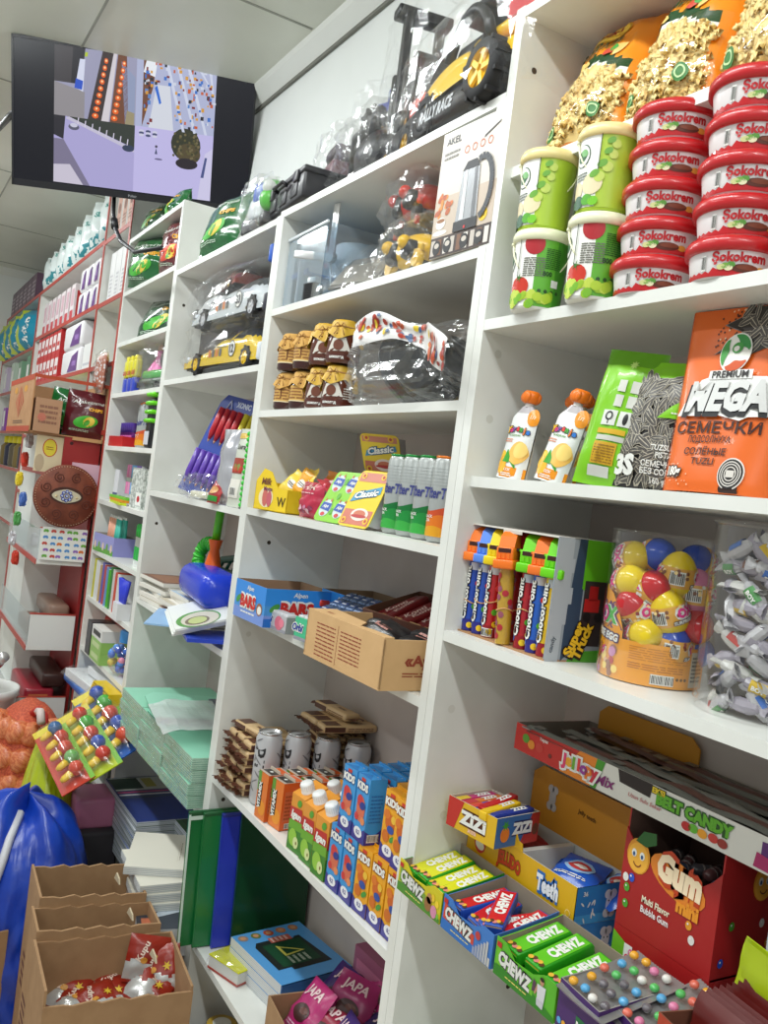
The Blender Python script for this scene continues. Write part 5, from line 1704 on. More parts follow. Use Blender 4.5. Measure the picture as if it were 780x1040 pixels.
def drone(label, loc, rz, cm, rx, ry, rz_, seed, stack):
 t = thing('bagged_toy', label, 'toy', loc, rz, 'bagged toys left of the kettle carton')
 b = MB()
 b.sphere((0,-.012,.050),.042, cm, 16,10, kz=.8, kx=1.5)
 b.rbox(-.050,-.012,-.060,-.02,.030,.066, C(24,24,26,.3),.010)
 b.rbox(.012,.046,-.060,-.02,.030,.062, C(24,24,26,.3),.010)
 b.sphere((-.034,-.058,.058),.012, cm, 10,8)
 b.sphere((.030,-.058,.056),.012, cm, 10,8)
 b.rbox(-.06,.05,-.035,.035,.010,.035, C(34,34,38,.4),.01)
 b.rbox(-.02,.03,-.043,.043,.040,.058, C(30,30,34,.3),.008)
 b.build('toy_body', t)
 for k, (sx, sy) in enumerate(((-.055,-.04),(.05,-.04),(-.055,.04),(.05,.04))):
  q = MB()
  q.lathe([(.014,-.006),(.017,0),(.014,.006)], cm if stack else BLACK, 14)
  for j in range(3):
   a = 2 * pi * j / 3 + k
   q.rbox(.018 * cos(a) - .006,.018 * cos(a) + .006,.018 * sin(a) - .006,.018 * sin(a) + .006,-.004,.004, cm, .002)
  o = q.build('roller', t); o.location = (sx, sy, .022 if not stack else .03); o.rotation_euler = (pi / 2,0,0)
 b = MB(); blob(b, (0,0,.05),(rx, ry, rz_), FILM2, seed, .7,.2,4,3); b.build('clear_bag', t)
 return t
drone('bagged yellow and black toy, underneath the red and black one', (-1.305,.780, Y1), radians(-6), C(226,180,26,.3),.105,.075,.056,51, True)
drone('bagged red and black toy on top of the yellow one', (-1.345,.800, Y1 + .098), radians(-14), C(196,46,26,.3),.095,.075,.058,57, False)
KW, KD, KHH = .145,.075,.188
t = thing('kettle_carton', 'tall carton printed with a steel electric kettle', 'carton', (-1.085,.735, Y1), radians(2))
b = MB()
b.box(-KW / 2, KW / 2,-KD / 2, KD / 2,0, KHH, C(214,206,196,.3), right=C(206,206,204,.3), top=C(200,198,192,.3))
S = Flat((0,-KD / 2,0),(1,0,0),(0,0,1),(0,-1,0))
b.rect(S, -KW / 2,0, KW / 2,.030, C(58,40,34,.35), l=.0003)
for k in range(9):
 b.rect(S, -.070 + .016 * k, .003,-.060 + .016 * k, .026, C(*((196,186,176),(120,80,56),(220,214,206))[k % 3]), l=.0005)
for k, u in enumerate((-.055,-.028,.012,.046)):
 b.disc(S, u, .014,.010, C(36,34,36),.011, l=.0007)
 b.disc(S, u, .017,.006, C(200,190,180),.004, l=.0009)
b.rect(S, -KW / 2,.030, KW / 2,.090, C(196,178,160,.35), l=.0003)
rd = random.Random(8)
for k in range(16):
 b.disc(S, rd.uniform(-.068,-.030),.075 + rd.uniform(-.012,.016),.006, C(*rd.choice(((206,110,50),(226,140,60),(180,90,50)))),.004, l=.0005 + k * .00003, rot=rd.uniform(0,3), n=8)
b.disc(S, -.052,.050,.012, C(236,232,226),.009, l=.0008)
b.disc(S, -.052,.054,.010, C(150,100,60),.003, l=.0010)
b.disc(S, -.052,.036,.018, C(230,226,220),.004, l=.0006)
body = [(-.016,.030),(.036,.030),(.030,.118),(.020,.126),(-.002,.126),(-.010,.118)]
b.poly(S, body, C(176,178,182,.25,.6), l=.0012)
b.poly(S, [(-.006,.046),(.004,.046),(.003,.118),(-.003,.118)], C(226,228,230,.2), l=.0015)
b.poly(S, [(.022,.046),(.030,.046),(.026,.118),(.020,.118)], C(120,122,126,.25), l=.0015)
b.rect(S, -.018,.030,.038,.045, C(40,40,44), l=.0016)
b.poly(S, [(-.010,.118),(.030,.118),(.022,.130),(.0,.130)], C(50,50,54), l=.0016)
b.rect(S, .008,.032,.012,.036, C(220,40,40), l=.0020)
hp = []
for k in range(13):
 a = pi * .62 - pi * 1.05 * k / 12
 hp.append((.036 + .026 * cos(a),.086 + .044 * sin(a)))
for k in range(12):
 (x0, z0),(x1, z1) = hp[k], hp[k + 1]
 nx, nz = z1 - z0,-(x1 - x0)
 n_ = sqrt(nx * nx + nz * nz); nx, nz = nx / n_ * .0048, nz / n_ * .0048
 b.poly(S, [(x0 - nx, z0 - nz),(x1 - nx, z1 - nz),(x1 + nx, z1 + nz),(x0 + nx, z0 + nz)], C(62,64,70), l=.0018 + .00002 * k)
b.txt(S, 'AKEL', -.044,.168,.010, C(90,90,92), w=.036, l=.0006)
b.lines(S, -.064,.146,-.026,.160,2, C(140,136,130), l=.0006, seed=4)
b.disc(S, .050,.045,.010, C(230,190,30), l=.0008)
b.txt(S, '1.8', .050,.042,.006, C(60,40,20), l=.0010)
for k in range(4):
 b.ring(S, -.008 + .018 * k, .150,.0045,.006, C(220,120,90), l=.0006, n=12)
b.poly(S, [(.030,.156),(.064,.170),(.066,.173),(.032,.160)], C(60,56,54), l=.0006)
b.build('carton_body', t)
# second shelf: jars, bag of plates
KRP = C(206,160,84,.8)
def jar(kind):
 t = thing('preserve_jar', 'x', 'jar', (0,0,0),0, None)
 H = .080 if kind else .076
 R = .0315
 b = MB()
 gm = C(64,22,16,.12, coat=.6) if kind == 0 else C(92,44,26,.12, coat=.6)
 b.lathe([(R * .9,0),(R, .004),(R, H * .66),(R * .86, H * .78),(R * .80, H * .84)], gm, 30)
 S = Cyl((0,0,0), R + .0002,0)
 if kind == 0:
  b.rect(S, -.06,.016,.06, H * .60, C(214,170,92,.7), l=0, nu=26)
  b.lines(S, -.05,.020,.05,.044,4, C(150,100,50), l=.0005, seed=3)
  b.rect(S, -.06,.0145,.06,.0165, C(236,220,180), l=.0004, nu=20)
  for s in (-1,1):
   b.rect(S, -.02 + s * .022,.022,-.017 + s * .022,.048, C(110,66,30), l=.0007, nu=2)
 else:
  b.rect(S, -.06,.006,.06,.016, C(84,36,24,.3), l=.0001, nu=20)
  b.txt(S, 'шоколад', -.002,.008,.0048, WHITE, l=.0006, bold=.04)
  b.poly(S, [(-.022,.020),(-.012,.044),(.012,.046),(.024,.022)], C(220,214,204), l=.0005)
  b.disc(S, .0,.032,.010, C(110,60,40), l=.0009)
  b.lines(S, .024,.018,.040,.040,5, C(190,180,170), l=.0005, seed=2)
 b.build('glass', t)
 c = MB()
 lm = KRP if kind == 0 else C(206,164,48,.5)
 n = 40
 pr = [(.0001, H + .001),(R * .72, H),(R * .84, H - .004),(R * .86, H * .84),(R * .98, H * .78),(R * 1.12, H * .66)]
 vs, fs = [], []
 for j, (r, z) in enumerate(pr):
  for i in range(n):
   a = 2 * pi * i / n
   k = 1 + (.07 * sin(8 * a) if j >= 4 else .02 * sin(10 * a))
   zz = z - (.010 * (.5 + .5 * cos(4 * a)) if j == 5 else 0) - (.012 * max(0, cos(2 * a)) if (j == 5 and kind) else 0)
   vs.append((r * k * cos(a), r * k * sin(a), zz))
 for j in range(len(pr) - 1):
  fs += [(j * n + i, j * n + (i + 1) % n, (j + 1) * n + (i + 1) % n, (j + 1) * n + i) for i in range(n)]
 c.add(vs, fs, lm, True)
 c.build('paper_cover', t)
 s = MB()
 z = H * .825
 s.tube([((R * .90) * cos(a),(R * .90) * sin(a), z + .0008 * sin(3 * a)) for a in [2 * pi * k / 24 for k in range(25)]], .0016, C(176,132,76,.9),6, caps=False)
 for sg in (-1,1):
  s.tube([(0,-R * .92, z),(sg * .006,-R * 1.08, z + .006),(sg * .011,-R * 1.06, z),(sg * .004,-R * 1.0, z - .004),(sg * .010,-R * 1.12, z - .016)], .0012, C(186,142,84,.9),5)
 s.build('string_bow', t)
 return t
JX = [(-1.690,.728,0),(-1.622,.732,0),(-1.553,.734,1),(-1.484,.736,1)]
j0 = {}
for lv in (0,1):
 for k, (x, y, kind) in enumerate(JX):
  lab = '%s jar, %s row, %s' % (('brown-paper-covered preserve', 'yellow-covered chocolate spread')[kind], ('lower', 'upper')[lv], (('left of its pair', 'right of its pair')[k % 2]))
  if kind not in j0:
   j0[kind] = e = jar(kind)
  else:
   e = dup(j0[kind], (0,0,0),0)
  e['label'] = lab
  e['group'] = ('paper-covered preserve jars', 'chocolate spread jars')[kind]
  e.location = (x + .003 * lv, y - .003 * lv, Y2 + lv * (.0785 if kind == 0 else .0825))
  e.rotation_euler = (0,0, radians(26 + 9 * ((k * 3 + lv * 5) % 4)))
t = thing('bag_of_plates', 'clear bag of black plates tied with a red-patterned ribbon', 'bag of plates', (-1.225,.785, Y2), radians(2))
b = MB()
for k in range(7):
 a = k * .9
 x = -.115 + .038 * k
 q = Matrix.Translation((x, .0 + .012 * (k % 2),.062)) @ Matrix.Rotation(radians(62 - 6 * k),4, 'Y') @ Matrix.Rotation(.2 * (k % 3 - 1),4, 'X')
 b.T = q
 b.lathe([(.040,0),(.064,.008),(.070,.018),(.069,.0195),(.062,.011),(.0001,.004)], C(16,16,18,.3),26, capb=True)
b.T = None
b.build('black_plate', t)['kind'] = 'stuff'
b = MB(); blob(b, (0,-.005,.062),(.185,.092,.068), FILM2,63,.6,.2,5,2.6); b.build('clear_bag', t)
b = MB()
RB = C(226,224,222,.4)
def ribpos(u, v):
 x = -.15 + .36 * u
 z = .108 + .018 * sin(u * 5 + .6) - .045 * max(0, u - .72) / .28 + (v - .5) * (.040 + .012 * sin(u * 9))
 y = -.085 - .012 * sin(u * pi) - .055 * max(0, u - .65) / .35 + .006 * noise.noise(Vector((u * 6, v * 3,1)))
 return Vector((x, y, z))
b.grid(ribpos, 40,6, RB)
SRb = Fn(lambda u, v, l: ribpos(u, v) + Vector((0,-.0008 - l, 0)))
rd = random.Random(14)
for k in range(70):
 u, v = rd.random(), rd.uniform(.12,.88)
 b.disc(SRb, u, v, rd.uniform(.010,.024), C(*rd.choice(((176,50,30),(200,90,40),(150,40,30),(190,70,30),(220,190,40),(60,90,130)))), rd.uniform(.06,.16), l=.0006 + k * .00002, n=8, rot=0)
b.build('patterned_ribbon', t)
t = thing('bagged_toy', 'bag with yellow parts, behind the black plates', 'toy', (-1.30,.885, Y2),0)
b = MB()
for k in range(4):
 b.rbox(-.07 + .035 * k, -.045 + .035 * k, -.03,.03,.0,.10 + .012 * (k % 2), C(226,176,20,.35),.008)
b.build('yellow_part', t)
b = MB(); blob(b, (0,0,.065),(.10,.045,.066), FILM, 71,.6,.15,4,3); b.build('clear_bag', t)
t = thing('bagged_toy', 'mauve bag with a red piece, back right behind the plates', 'toy', (-1.115,.885, Y2),0)
b = MB(); b.rbox(-.05,.06,-.03,.03,.0,.09, C(150,110,116,.5),.012); b.rbox(.01,.05,-.035,.0,.08,.125, C(176,40,36,.4),.01); b.build('toy_body', t)
b = MB(); blob(b, (0,0,.068),(.085,.045,.070), FILM2,75,.6,.18,4,3); b.build('clear_bag', t)
# third shelf: sweets boxes, hanging blister packs, tea cans
t = thing('sweet_display_box', 'yellow display box with sachets poking out, at the left end of its shelf', 'display box', (-1.668,.742, Y3), radians(14))
b = MB()
YB = C(240,206,40,.35)
w_, d_, h_ = .108,.085,.058
b.box(-w_ / 2, w_ / 2,-d_ / 2, d_ / 2,0,.002, YB)
b.prism([(-w_ / 2,0),(w_ / 2,0),(w_ / 2, h_ * .8),(w_ * .2, h_ * .78),(-w_ * .05, h_ * 1.35),(-w_ * .28, h_ * 1.45),(-w_ / 2, h_)], -d_ / 2,-d_ / 2 + .0016, YB)
b.box(-w_ / 2, w_ / 2, d_ / 2 - .0016, d_ / 2,0, h_ * 1.2, YB)
b.box(-w_ / 2,-w_ / 2 + .0016,-d_ / 2, d_ / 2,0, h_, YB)
b.box(w_ / 2 - .0016, w_ / 2,-d_ / 2, d_ / 2,0, h_ * .8, YB)
S = Flat((0,-d_ / 2,0),(1,0,0),(0,0,1),(0,-1,0))
b.disc(S, -.016,.026,.024, C(240,226,190),.020, l=.0004)
b.disc(S, -.018,.026,.009, C(206,110,100),.018, l=.0008)
b.disc(S, -.004,.024,.008, C(200,100,110),.016, l=.0009)
b.txt(S, 'Milk', -.018,.052,.013, C(120,70,50), l=.0010, bold=.03, sh=.2)
b.txt(S, 'Motto', -.010,.040,.008, C(120,60,90), l=.0012, bold=.03)
b.txt(S, 'W', .036,.012,.018, C(90,70,20), l=.0008)
SR = Flat((w_ / 2,0,0),(0,1,0),(0,0,1),(1,0,0))
b.txt(SR, 'W', .0,.012,.018, C(90,70,20), l=.0008)
b.build('carton_body', t)
for k, (x, y, rz, rx, ry, m_, lb) in enumerate(((-1.695,.735,.3,-.5,.5, C(240,210,70,.3), 'yellow sachet sticking out at the front left'),(-1.667,.752,.1,-.35,.35, C(236,170,40,.3), 'orange sachet leaning in the middle'),
                                             (-1.640,.765,-.1,-.3,-.2, C(240,206,60,.3), 'yellow sachet leaning right'),(-1.615,.800,.4,-.3,.1, C(226,140,40,.3), 'orange sachet at the back right'),
                                             (-1.695,.780,-.2,-.3,.1, C(240,200,40,.3), 'yellow sachet at the back left'))):
 sachet('sweet_sachet', lb + ' of the yellow display box', (x, y, Y3 + .026),.050,.072,.010, m_, rz, rx, ry, lambda b, S: (b.disc(S, 0,.04,.014, WHITE, .009, l=.0006), b.lines(S, -.012,.036,.012,.044,2, C(70,50,40), l=.0010)), 'sachets in the yellow display box', k + 31, 'sachet', 8,10)
b = MB(); b.box(-.0155,.0155,-.012,.012,0,.135, C(96,60,44,.5)); b.rect(Flat((0,-.012,0),(1,0,0),(0,0,1),(0,-1,0)),-.012,.10,.012,.125, C(140,96,70), l=.0004)
tag(b.build('chocolate_box', None, (-1.53,.895, Y3),.1), 'small brown box standing at the back behind the yellow sachets', 'box')
def d_pink(b, S):
 b.txt(S, 'KARA', 0,.052,.015, C(226,206,190), w=.044, l=.0010, bold=.0)
 b.lines(S, -.022,.045,.022,.049,1, C(230,190,190), l=.0008)
 for k in range(6):
  b.disc(S, -.020 + .008 * k, .012 + .006 * (k % 2),.005, C(*((196,120,150),(226,180,190),(150,60,90))[k % 3]), l=.0008)
sachet('sweet_bag', 'crimson bag of sweets between the yellow display box and the blister packs', (-1.512,.722, Y3),.074,.068,.034, C(190,50,76,.3), radians(6), radians(-4),0, d_pink, None, 3, 'bag of sweets')
for k in range(5):
 sachet('sweet_sachet', 'red and white twist sachet on top of the crimson bag, %s from the left' % ORD[k + 1], (-1.537 + .016 * k, .748 + .012 * (k % 2), Y3 + .050),.036,.040,.008, C(*((206,70,80),(226,200,196))[k % 2], .3),.5 * k, -.9,.3 * (k % 3 - 1), None, 'sachets piled on the crimson bag', 41 + k, 'sachet', 6,8)
def blister_card(label, loc, rz, rx, kind, w_, h_):
 t = thing('sweet_blister_pack', label, 'blister pack', loc, rz, None, rx=rx)
 b = MB()
 m1 = C(140,206,60,.3) if kind == 0 else C(236,206,60,.3)
 r = .010
 pts = []
 for cx_, cz, a0 in ((w_ / 2 - r, r, -pi / 2),(w_ / 2 - r, h_ - r, 0),(-w_ / 2 + r, h_ - r, pi / 2),(-w_ / 2 + r, r, pi)):
  for k in range(6):
   a = a0 + pi / 2 * k / 5
   pts.append((cx_ + r * cos(a), cz + r * sin(a)))
 b.prism(pts, -.0015,0, m1)
 S = Flat((0,-.0015,0),(1,0,0),(0,0,1),(0,-1,0))
 if kind == 0:
  for i in range(2):
   for j in range(2):
    u, v = -w_ / 4 + w_ / 2 * i, h_ * .25 + h_ / 2 * j
    b.disc(S, u, v, w_ * .19, C(214,226,226,.2), h_ * .17, l=.0006)
    for s in (-1,1):
     b.poly(S, [(u + s * .008 - .004, v + .002),(u + s * .008, v + .022),(u + s * .008 + .004, v + .002)], C(226,226,230), l=.0010)
     b.poly(S, [(u + s * .008 - .0025, v + .014),(u + s * .008, v + .022),(u + s * .008 + .0025, v + .014)], C(200,60,50), l=.0012)
    b.poly(S, [(u - w_ * .18, v - .002),(u - w_ * .15, v + .012),(u + w_ * .16, v + .010),(u + w_ * .17, v - .006)], C(40,80,170), l=.0014)
    b.txt(S, 'Alpa', u, v + .001,.006, WHITE, l=.0018, bold=.03, sh=.2)
    b.disc(S, u, v - .012,.006, C(200,60,60),.004, l=.0012)
  for k in range(3):
   b.disc(S, 0, h_ * (.2 + .3 * k),.005, C(90,170,40),.007, l=.0008)
 else:
  b.rect(S, -w_ / 2 + .004,.004, w_ / 2 - .004, h_ * .30, C(206,120,100), l=.0004)
  b.rect(S, -w_ / 2 + .004, h_ * .80, w_ / 2 - .004, h_ - .004, C(206,130,110), l=.0004)
  b.disc(S, .006, h_ * .22,.022, C(240,220,210),.012, l=.0008)
  b.disc(S, .006, h_ * .23,.015, C(206,120,90),.007, l=.0012)
  b.disc(S, .006, h_ * .19,.020, C(190,60,60),.003, l=.0014)
  b.poly(S, [(-w_ * .42, h_ * .42),(-w_ * .36, h_ * .58),(w_ * .40, h_ * .74),(w_ * .42, h_ * .60)], C(70,150,190), l=.0008)
  b.txt(S, 'Classic', 0, h_ * .53,.012, WHITE, l=.0012, w=w_ * .7, bold=.04, sh=.3, rot=.18, out=C(30,90,130), ob=.1)
  for u, v in ((-.026,.9),(.024,.9),(-.028,.10),(.028,.12)):
   b.disc(S, u, h_ * v, .006, C(236,190,60), l=.0009)
   b.disc(S, u, h_ * v, .003, C(190,70,60), l=.0012)
 b.build('foil_card', t)
 c = MB()
 if kind == 0:
  for i in range(2):
   for j in range(2):
    c.rbox(-w_ / 4 + w_ / 2 * i - w_ * .2,-w_ / 4 + w_ / 2 * i + w_ * .2,.0,.024, h_ * .25 + h_ / 2 * j - h_ * .19, h_ * .25 + h_ / 2 * j + h_ * .19, C(230,226,224,.25),.006)
 else:
  c.prism([(0,.006),(.028,.014),(.030, h_ - .02),(0, h_ - .006)], -w_ / 2 + .006, w_ / 2 - .006, C(224,216,222,.25), axis='x')
 c.build('moulded_tray', t)
 return t
blister_card('green foil blister pack of four, propped right of the crimson bag', (-1.420,.712, Y3), radians(10), radians(-26),0,.082,.104)
blister_card('yellow and red foil blister pack propped in front of the tea cans', (-1.322,.712, Y3), radians(12), radians(-24),1,.080,.108)
blister_card('yellow and red foil blister pack lying on top, tilted back', (-1.390,.800, Y3 + .100), radians(30), radians(28),1,.080,.075)
blister_card('foil blister pack with a brown edge, seen from its white back, beside the cans', (-1.352,.850, Y3), radians(150), radians(-10),1,.075,.110)
def tea_can(label, col):
 t = thing('iced_tea_can', label, 'can', (0,0,0), radians(38), 'slim iced tea cans in a row')
 R, H = .0235,.128
 b = MB()
 c1, c2, c3 = ((20,112,52),(30,140,60),(60,170,70)) if col == 'green' else ((206,80,40),(226,120,30),(226,160,30))
 b.lathe([(R * .82,0),(R * .9,.002),(R, .008),(R, H - .009),(R * .86, H - .002)], C(176,180,178,.3,.3),36)
 S = Cyl((0,0,0), R + .0001,0)
 def zone(a, v_):
  return None
 n = 40
 for (lo, hi, cc, ph, am) in ((.008,.050, c1,0,.004),(.008,.036, c2,1.2,.005),(.008,.020, c3,2.2,.004)):
  vs, fs = [], []
  for i in range(n + 1):
   u = -pi * R + 2 * pi * R * i / n
   top = hi + am * sin(2 * pi * i / n * 2 + ph)
   l_ = .0002 + .0002 * (ph > 0) + .0002 * (ph > 2)
   vs += [S.P(u, lo, l_), S.P(u, top, l_)]
  fs = [(2 * i, 2 * i + 2,2 * i + 3,2 * i + 1) for i in range(n)]
  b.add(vs, fs, C(*cc, .3,.1), True)
 for u0 in (-.006,-.066):
  b.txt(S, 'AfterTea', u0,.066,.0155, C(60,66,130), w=.058, l=.0008, bold=.03, sh=.12)
  b.txt(S, 'BLACK', u0 - .012,.036,.0042, WHITE, l=.0010)
  b.txt(S, 'TEA', u0 - .013,.030,.0042, WHITE, l=.0010)
 for k in range(6):
  b.rect(S, -pi * R, .085 + .005 * k, pi * R, .0855 + .005 * k, C(156,162,160,.35), l=.0003, nu=36)
 b.build('can_body', t)
 l = MB()
 lm = C(*c2,.3,.3)
 l.lathe([(R * .86, H - .002),(R * .90, H),(R * .90, H + .002),(R * .84, H + .002),(R * .80, H - .002),(.0001, H - .002)], lm, 36, capb=False)
 l = l.build('lid', t)
 q = MB()
 q.rbox(-.004,.004,-.009,.009, H - .0015, H, CHROME, .0008)
 q.build('pull_tab', l)
 return t
cp = {}
for k, (x, y, col) in enumerate(((-1.262,.760, 'green'),(-1.215,.759, 'green'),(-1.168,.758, 'green'),(-1.121,.757, 'orange'),(-1.075,.760, 'orange'))):
 lab = ('green iced tea can, leftmost of the row beside the blister packs', 'green iced tea can, second in the row', 'green iced tea can touching the orange one', 'orange iced tea can, first right of the green ones', 'orange iced tea can half hidden by the upright panel')[k]
 if col not in cp:
  e = cp[col] = tea_can(lab, col)
 else:
  e = dup(cp[col], (0,0,0), None, lab)
 e.location = (x, y, Y3)
for k, (x, y, col) in enumerate(((-1.240,.812, 'green'),(-1.190,.812, 'green'),(-1.140,.812, 'orange'))):
 dup(cp[col], (x, y, Y3), None, '%s iced tea can in the back row, %s from the left' % (col, ORD[k + 1]))
# fourth shelf: bar boxes, gum, foil-packed bars, printed kraft box
BB = C(70,150,220,.35)
BB2 = C(30,110,200,.35)
def bars_box(label, loc, rz, w_, d_, h_):
 t = thing('wafer_bar_box', label, 'carton', loc, rz, 'blue coconut bar boxes')
 b = MB()
 open_tray(b, w_, d_, h_, BB, C(150,126,100,.8))
 S = Flat((0,-d_ / 2,0),(1,0,0),(0,0,1),(0,-1,0))
 SR = Flat((w_ / 2,0,0),(0,1,0),(0,0,1),(1,0,0))
 for SS, W2 in ((S, w_ / 2),(SR, d_ / 2)):
  b.rect(SS, -W2, h_ * .55, W2, h_, C(50,140,226,.35), l=.0002)
  b.rect(SS, -W2,0, W2, h_ * .3, C(120,150,220,.35), l=.0002)
  b.disc(SS, -W2 * .72, h_ * .5,.012, C(70,150,60),.006, l=.0006, rot=.6)
  b.disc(SS, W2 * .68, h_ * .40,.013, C(150,100,70),.012, l=.0006)
  b.disc(SS, W2 * .70, h_ * .38,.009, C(240,236,226),.008, l=.0009)
  b.txt(SS, 'BARS', -W2 * .06, h_ * .36, h_ * .28, C(206,40,30), w=W2 * 1.0, l=.0014, bold=.06, out=WHITE, ob=.12)
  b.txt(SS, 'Alpen', 0, h_ * .80, h_ * .12, WHITE, l=.0008, sh=.2)
  b.lines(SS, -W2 * .5, h_ * .18, W2 * .4, h_ * .26,1, WHITE, l=.0006, seed=3)
 b.rect(SR, -d_ / 2,0, d_ / 2, h_ * .22, BB2, l=.0003)
 b.build('carton_body', t)
 return t
bb = bars_box('blue coconut bar box at the front left of its shelf', (-1.605,.733, Y4), radians(3),.138,.145,.074)
bars_box('blue bar box further back, behind the foil-packed bars', (-1.500,.865, Y4), radians(2),.16,.12,.076)
for k in range(4):
 b = MB(); b.rbox(-.052,.052,-.012,.012,0,.014, C(206,60,50,.3),.004)
 S = Flat((0,0,.014),(1,0,0),(0,1,0),(0,0,1))
 b.rect(S, -.04,-.008,.04,.008, C(236,230,220), l=.0004); b.txt(S, 'BARS', 0,-.005,.010, C(60,120,60), l=.0008)
 tag(b.build('coconut_bar', None, (-1.60 + .004 * k, .700 + .028 * k, Y4 + .040 + .004 * (k % 2)),.05 * k), 'red and white bar in the front blue bar box, %s row from the front' % ORD[k + 1], 'bar', 'bars in the front blue box')
b = MB(); b.box(-.06,.06,-.055,.055,0,.034, C(150,90,70,.5)); b.build('filler_block', bb)  # plain block added to fill the box under the bars
def gum_box(label, loc, rz, c1, c2, pink, w_=.100, d_=.026, h_=.031):
 t = thing('gum_box', label, 'carton', loc, rz, None)
 b = MB()
 b.box(-w_ / 2, w_ / 2,-d_ / 2, d_ / 2,0, h_, c1, right=c2)
 S = Flat((0,-d_ / 2,0),(1,0,0),(0,0,1),(0,-1,0))
 b.disc(S, .020, h_ * .5,.017, C(*pink),.013, l=.0005)
 b.disc(S, .032, h_ * .55,.010, C(min(255, pink[0] + 20), pink[1] + 20, pink[2] + 20),.008, l=.0008)
 b.txt(S, 'Orbi', -.026, h_ * .4,.012, C(50,70,150), l=.0010, bold=.05, sh=.2, out=WHITE, ob=.1)
 b.rect(S, -w_ / 2,0, w_ / 2,.006, C(150,150,160), l=.0003)
 b.build('carton_body', t)
 f = MB()
 for k in range(5):
  f.rbox(-w_ / 2 + .004 + .019 * k, -w_ / 2 + .021 + .019 * k, -d_ / 2 + .002, d_ / 2 - .002, h_ - .002, h_ + .004, C(206,206,208,.3),.002)
 f.build('gum_packet_row', t)['kind'] = 'stuff'
 return t
gum_box('grey gum box with a pink splash, in front of the blue bar box', (-1.520,.694, Y4), radians(2), C(190,188,192,.35), C(150,150,152,.35),(214,110,130))
gum_box('teal green gum box next to the printed kraft box', (-1.405,.705, Y4), radians(8), C(70,190,140,.35), C(50,170,120,.35),(40,140,120),.07,.03,.040)
gum_box('pale gum box behind the grey one', (-1.47,.765, Y4), radians(2), C(206,200,206,.35), C(160,160,166,.35),(196,120,170),.110,.026,.040)
t = thing('foil_bar_tray', 'tray of silver-blue foil-packed bars tilted towards us', 'tray', (-1.395,.800, Y4 + .030), radians(10), rx=radians(24))
b = MB(); open_tray(b, .150,.095,.035, C(50,90,160,.4), C(96,70,54,.8)); b.build('tray_body', t)
for j in range(3):
 for i in range(6):
  b = MB()
  b.rbox(-.0115,.0115,-.0135,.0135,0,.016, C(96,116,150,.25,.5),.003)
  S = Flat((0,0,.016),(1,0,0),(0,1,0),(0,0,1))
  b.rect(S, -.009,-.006,.009,.004, C(46,70,130,.3), l=.0004); b.lines(S, -.007,-.003,.007,.002,1, WHITE, l=.0007)
  o = b.build('foil_pack')
  p = Matrix.Translation((-1.395,.800, Y4 + .030)) @ Matrix.Rotation(radians(10),4, 'Z') @ Matrix.Rotation(radians(24),4, 'X') @ Vector((-.061 + .0242 * i, -.029 + .029 * j, .026))
  o.location = p
  o.rotation_euler = (radians(24),0, radians(10))
  tag(o, 'silver-blue foil pack, %s from the left in the %s row of its tilted tray' % (ORD[i + 1], ('front', 'middle', 'back')[j]), 'bar', 'foil packs in the tilted tray')
b = MB(); b.prism([(-.05,0),(.048,0),(.048,.040),(-.05,-.002 + .002)], -.07,.07, C(90,66,50,.8), axis='x')
tag(b.build('support_carton', None, (-1.395,.80, Y4), radians(10)), 'wedge-shaped brown carton under the foil bar tray', 'carton')
DRB = C(126,26,30,.28)
cc_ = t = thing('chocolate_bar_carton', 'brown open carton of dark red chocolate bars, behind the kraft box', 'carton', (-1.245,.852, Y4 + .012), radians(5), rx=radians(16))
b = MB(); open_tray(b, .195,.125,.085, C(92,56,44,.6), C(110,76,56,.8)); b.build('carton_body', t)
for k in range(7):
 b = MB(); b.rbox(-.012,.012,-.052,.052,0,.022, DRB, .004)
 S = Flat((0,0,.022),(0,1,0),(-1,0,0),(0,0,1))
 b.txt(S, 'Konti', 0,-.005,.011, C(230,200,190), w=.045, l=.0006, bold=.02, sh=.25)
 for s in (-1,1):
  b.box(-.012,.012, s * .052 - .006 * (s < 0), s * .052 + .006 * (s > 0),.010,.011, DRB)
 o = b.build('chocolate_bar')
 p = Matrix.Translation((-1.245,.852, Y4 + .012)) @ Matrix.Rotation(radians(5),4, 'Z') @ Matrix.Rotation(radians(16),4, 'X') @ Vector((-.080 + .0265 * k, -.002,.055 + .004 * (k % 2)))
 o.location = p; o.rotation_euler = (radians(24), radians((6,-8,10,2,-6,8,0)[k]), radians(5 + (-3,4,2,-5,3,-2,5)[k]))
 tag(o, 'dark red chocolate bar, %s from the left in the brown carton' % ORD[k + 1], 'chocolate bar', 'dark red chocolate bars')
b = MB(); b.box(-.09,.09,-.056,.056,.002,.052, C(100,24,28,.4))
b.build('filler_block', cc_)  # added filler below the top row of chocolate bars
t = thing('kraft_carton', 'tan cardboard box with red lettering, jutting out over the shelf edge', 'cardboard box', (-1.186,.722, Y4), radians(1))
b = MB()
w_, d_, h_ = .242,.152,.073
KR2 = nodes_mat('tan_cardboard', (206,166,116),(210,170,120),30,.8)
b.box(-w_ / 2, w_ / 2,-d_ / 2, d_ / 2,0,.002, KR2)
for (x0, x1, y0, y1) in ((-w_ / 2, w_ / 2,-d_ / 2,-d_ / 2 + .003),(-w_ / 2, w_ / 2, d_ / 2 - .003, d_ / 2),(-w_ / 2,-w_ / 2 + .003,-d_ / 2, d_ / 2),(w_ / 2 - .003, w_ / 2,-d_ / 2, d_ / 2)):
 b.box(x0, x1, y0, y1,.002, h_, KR2)
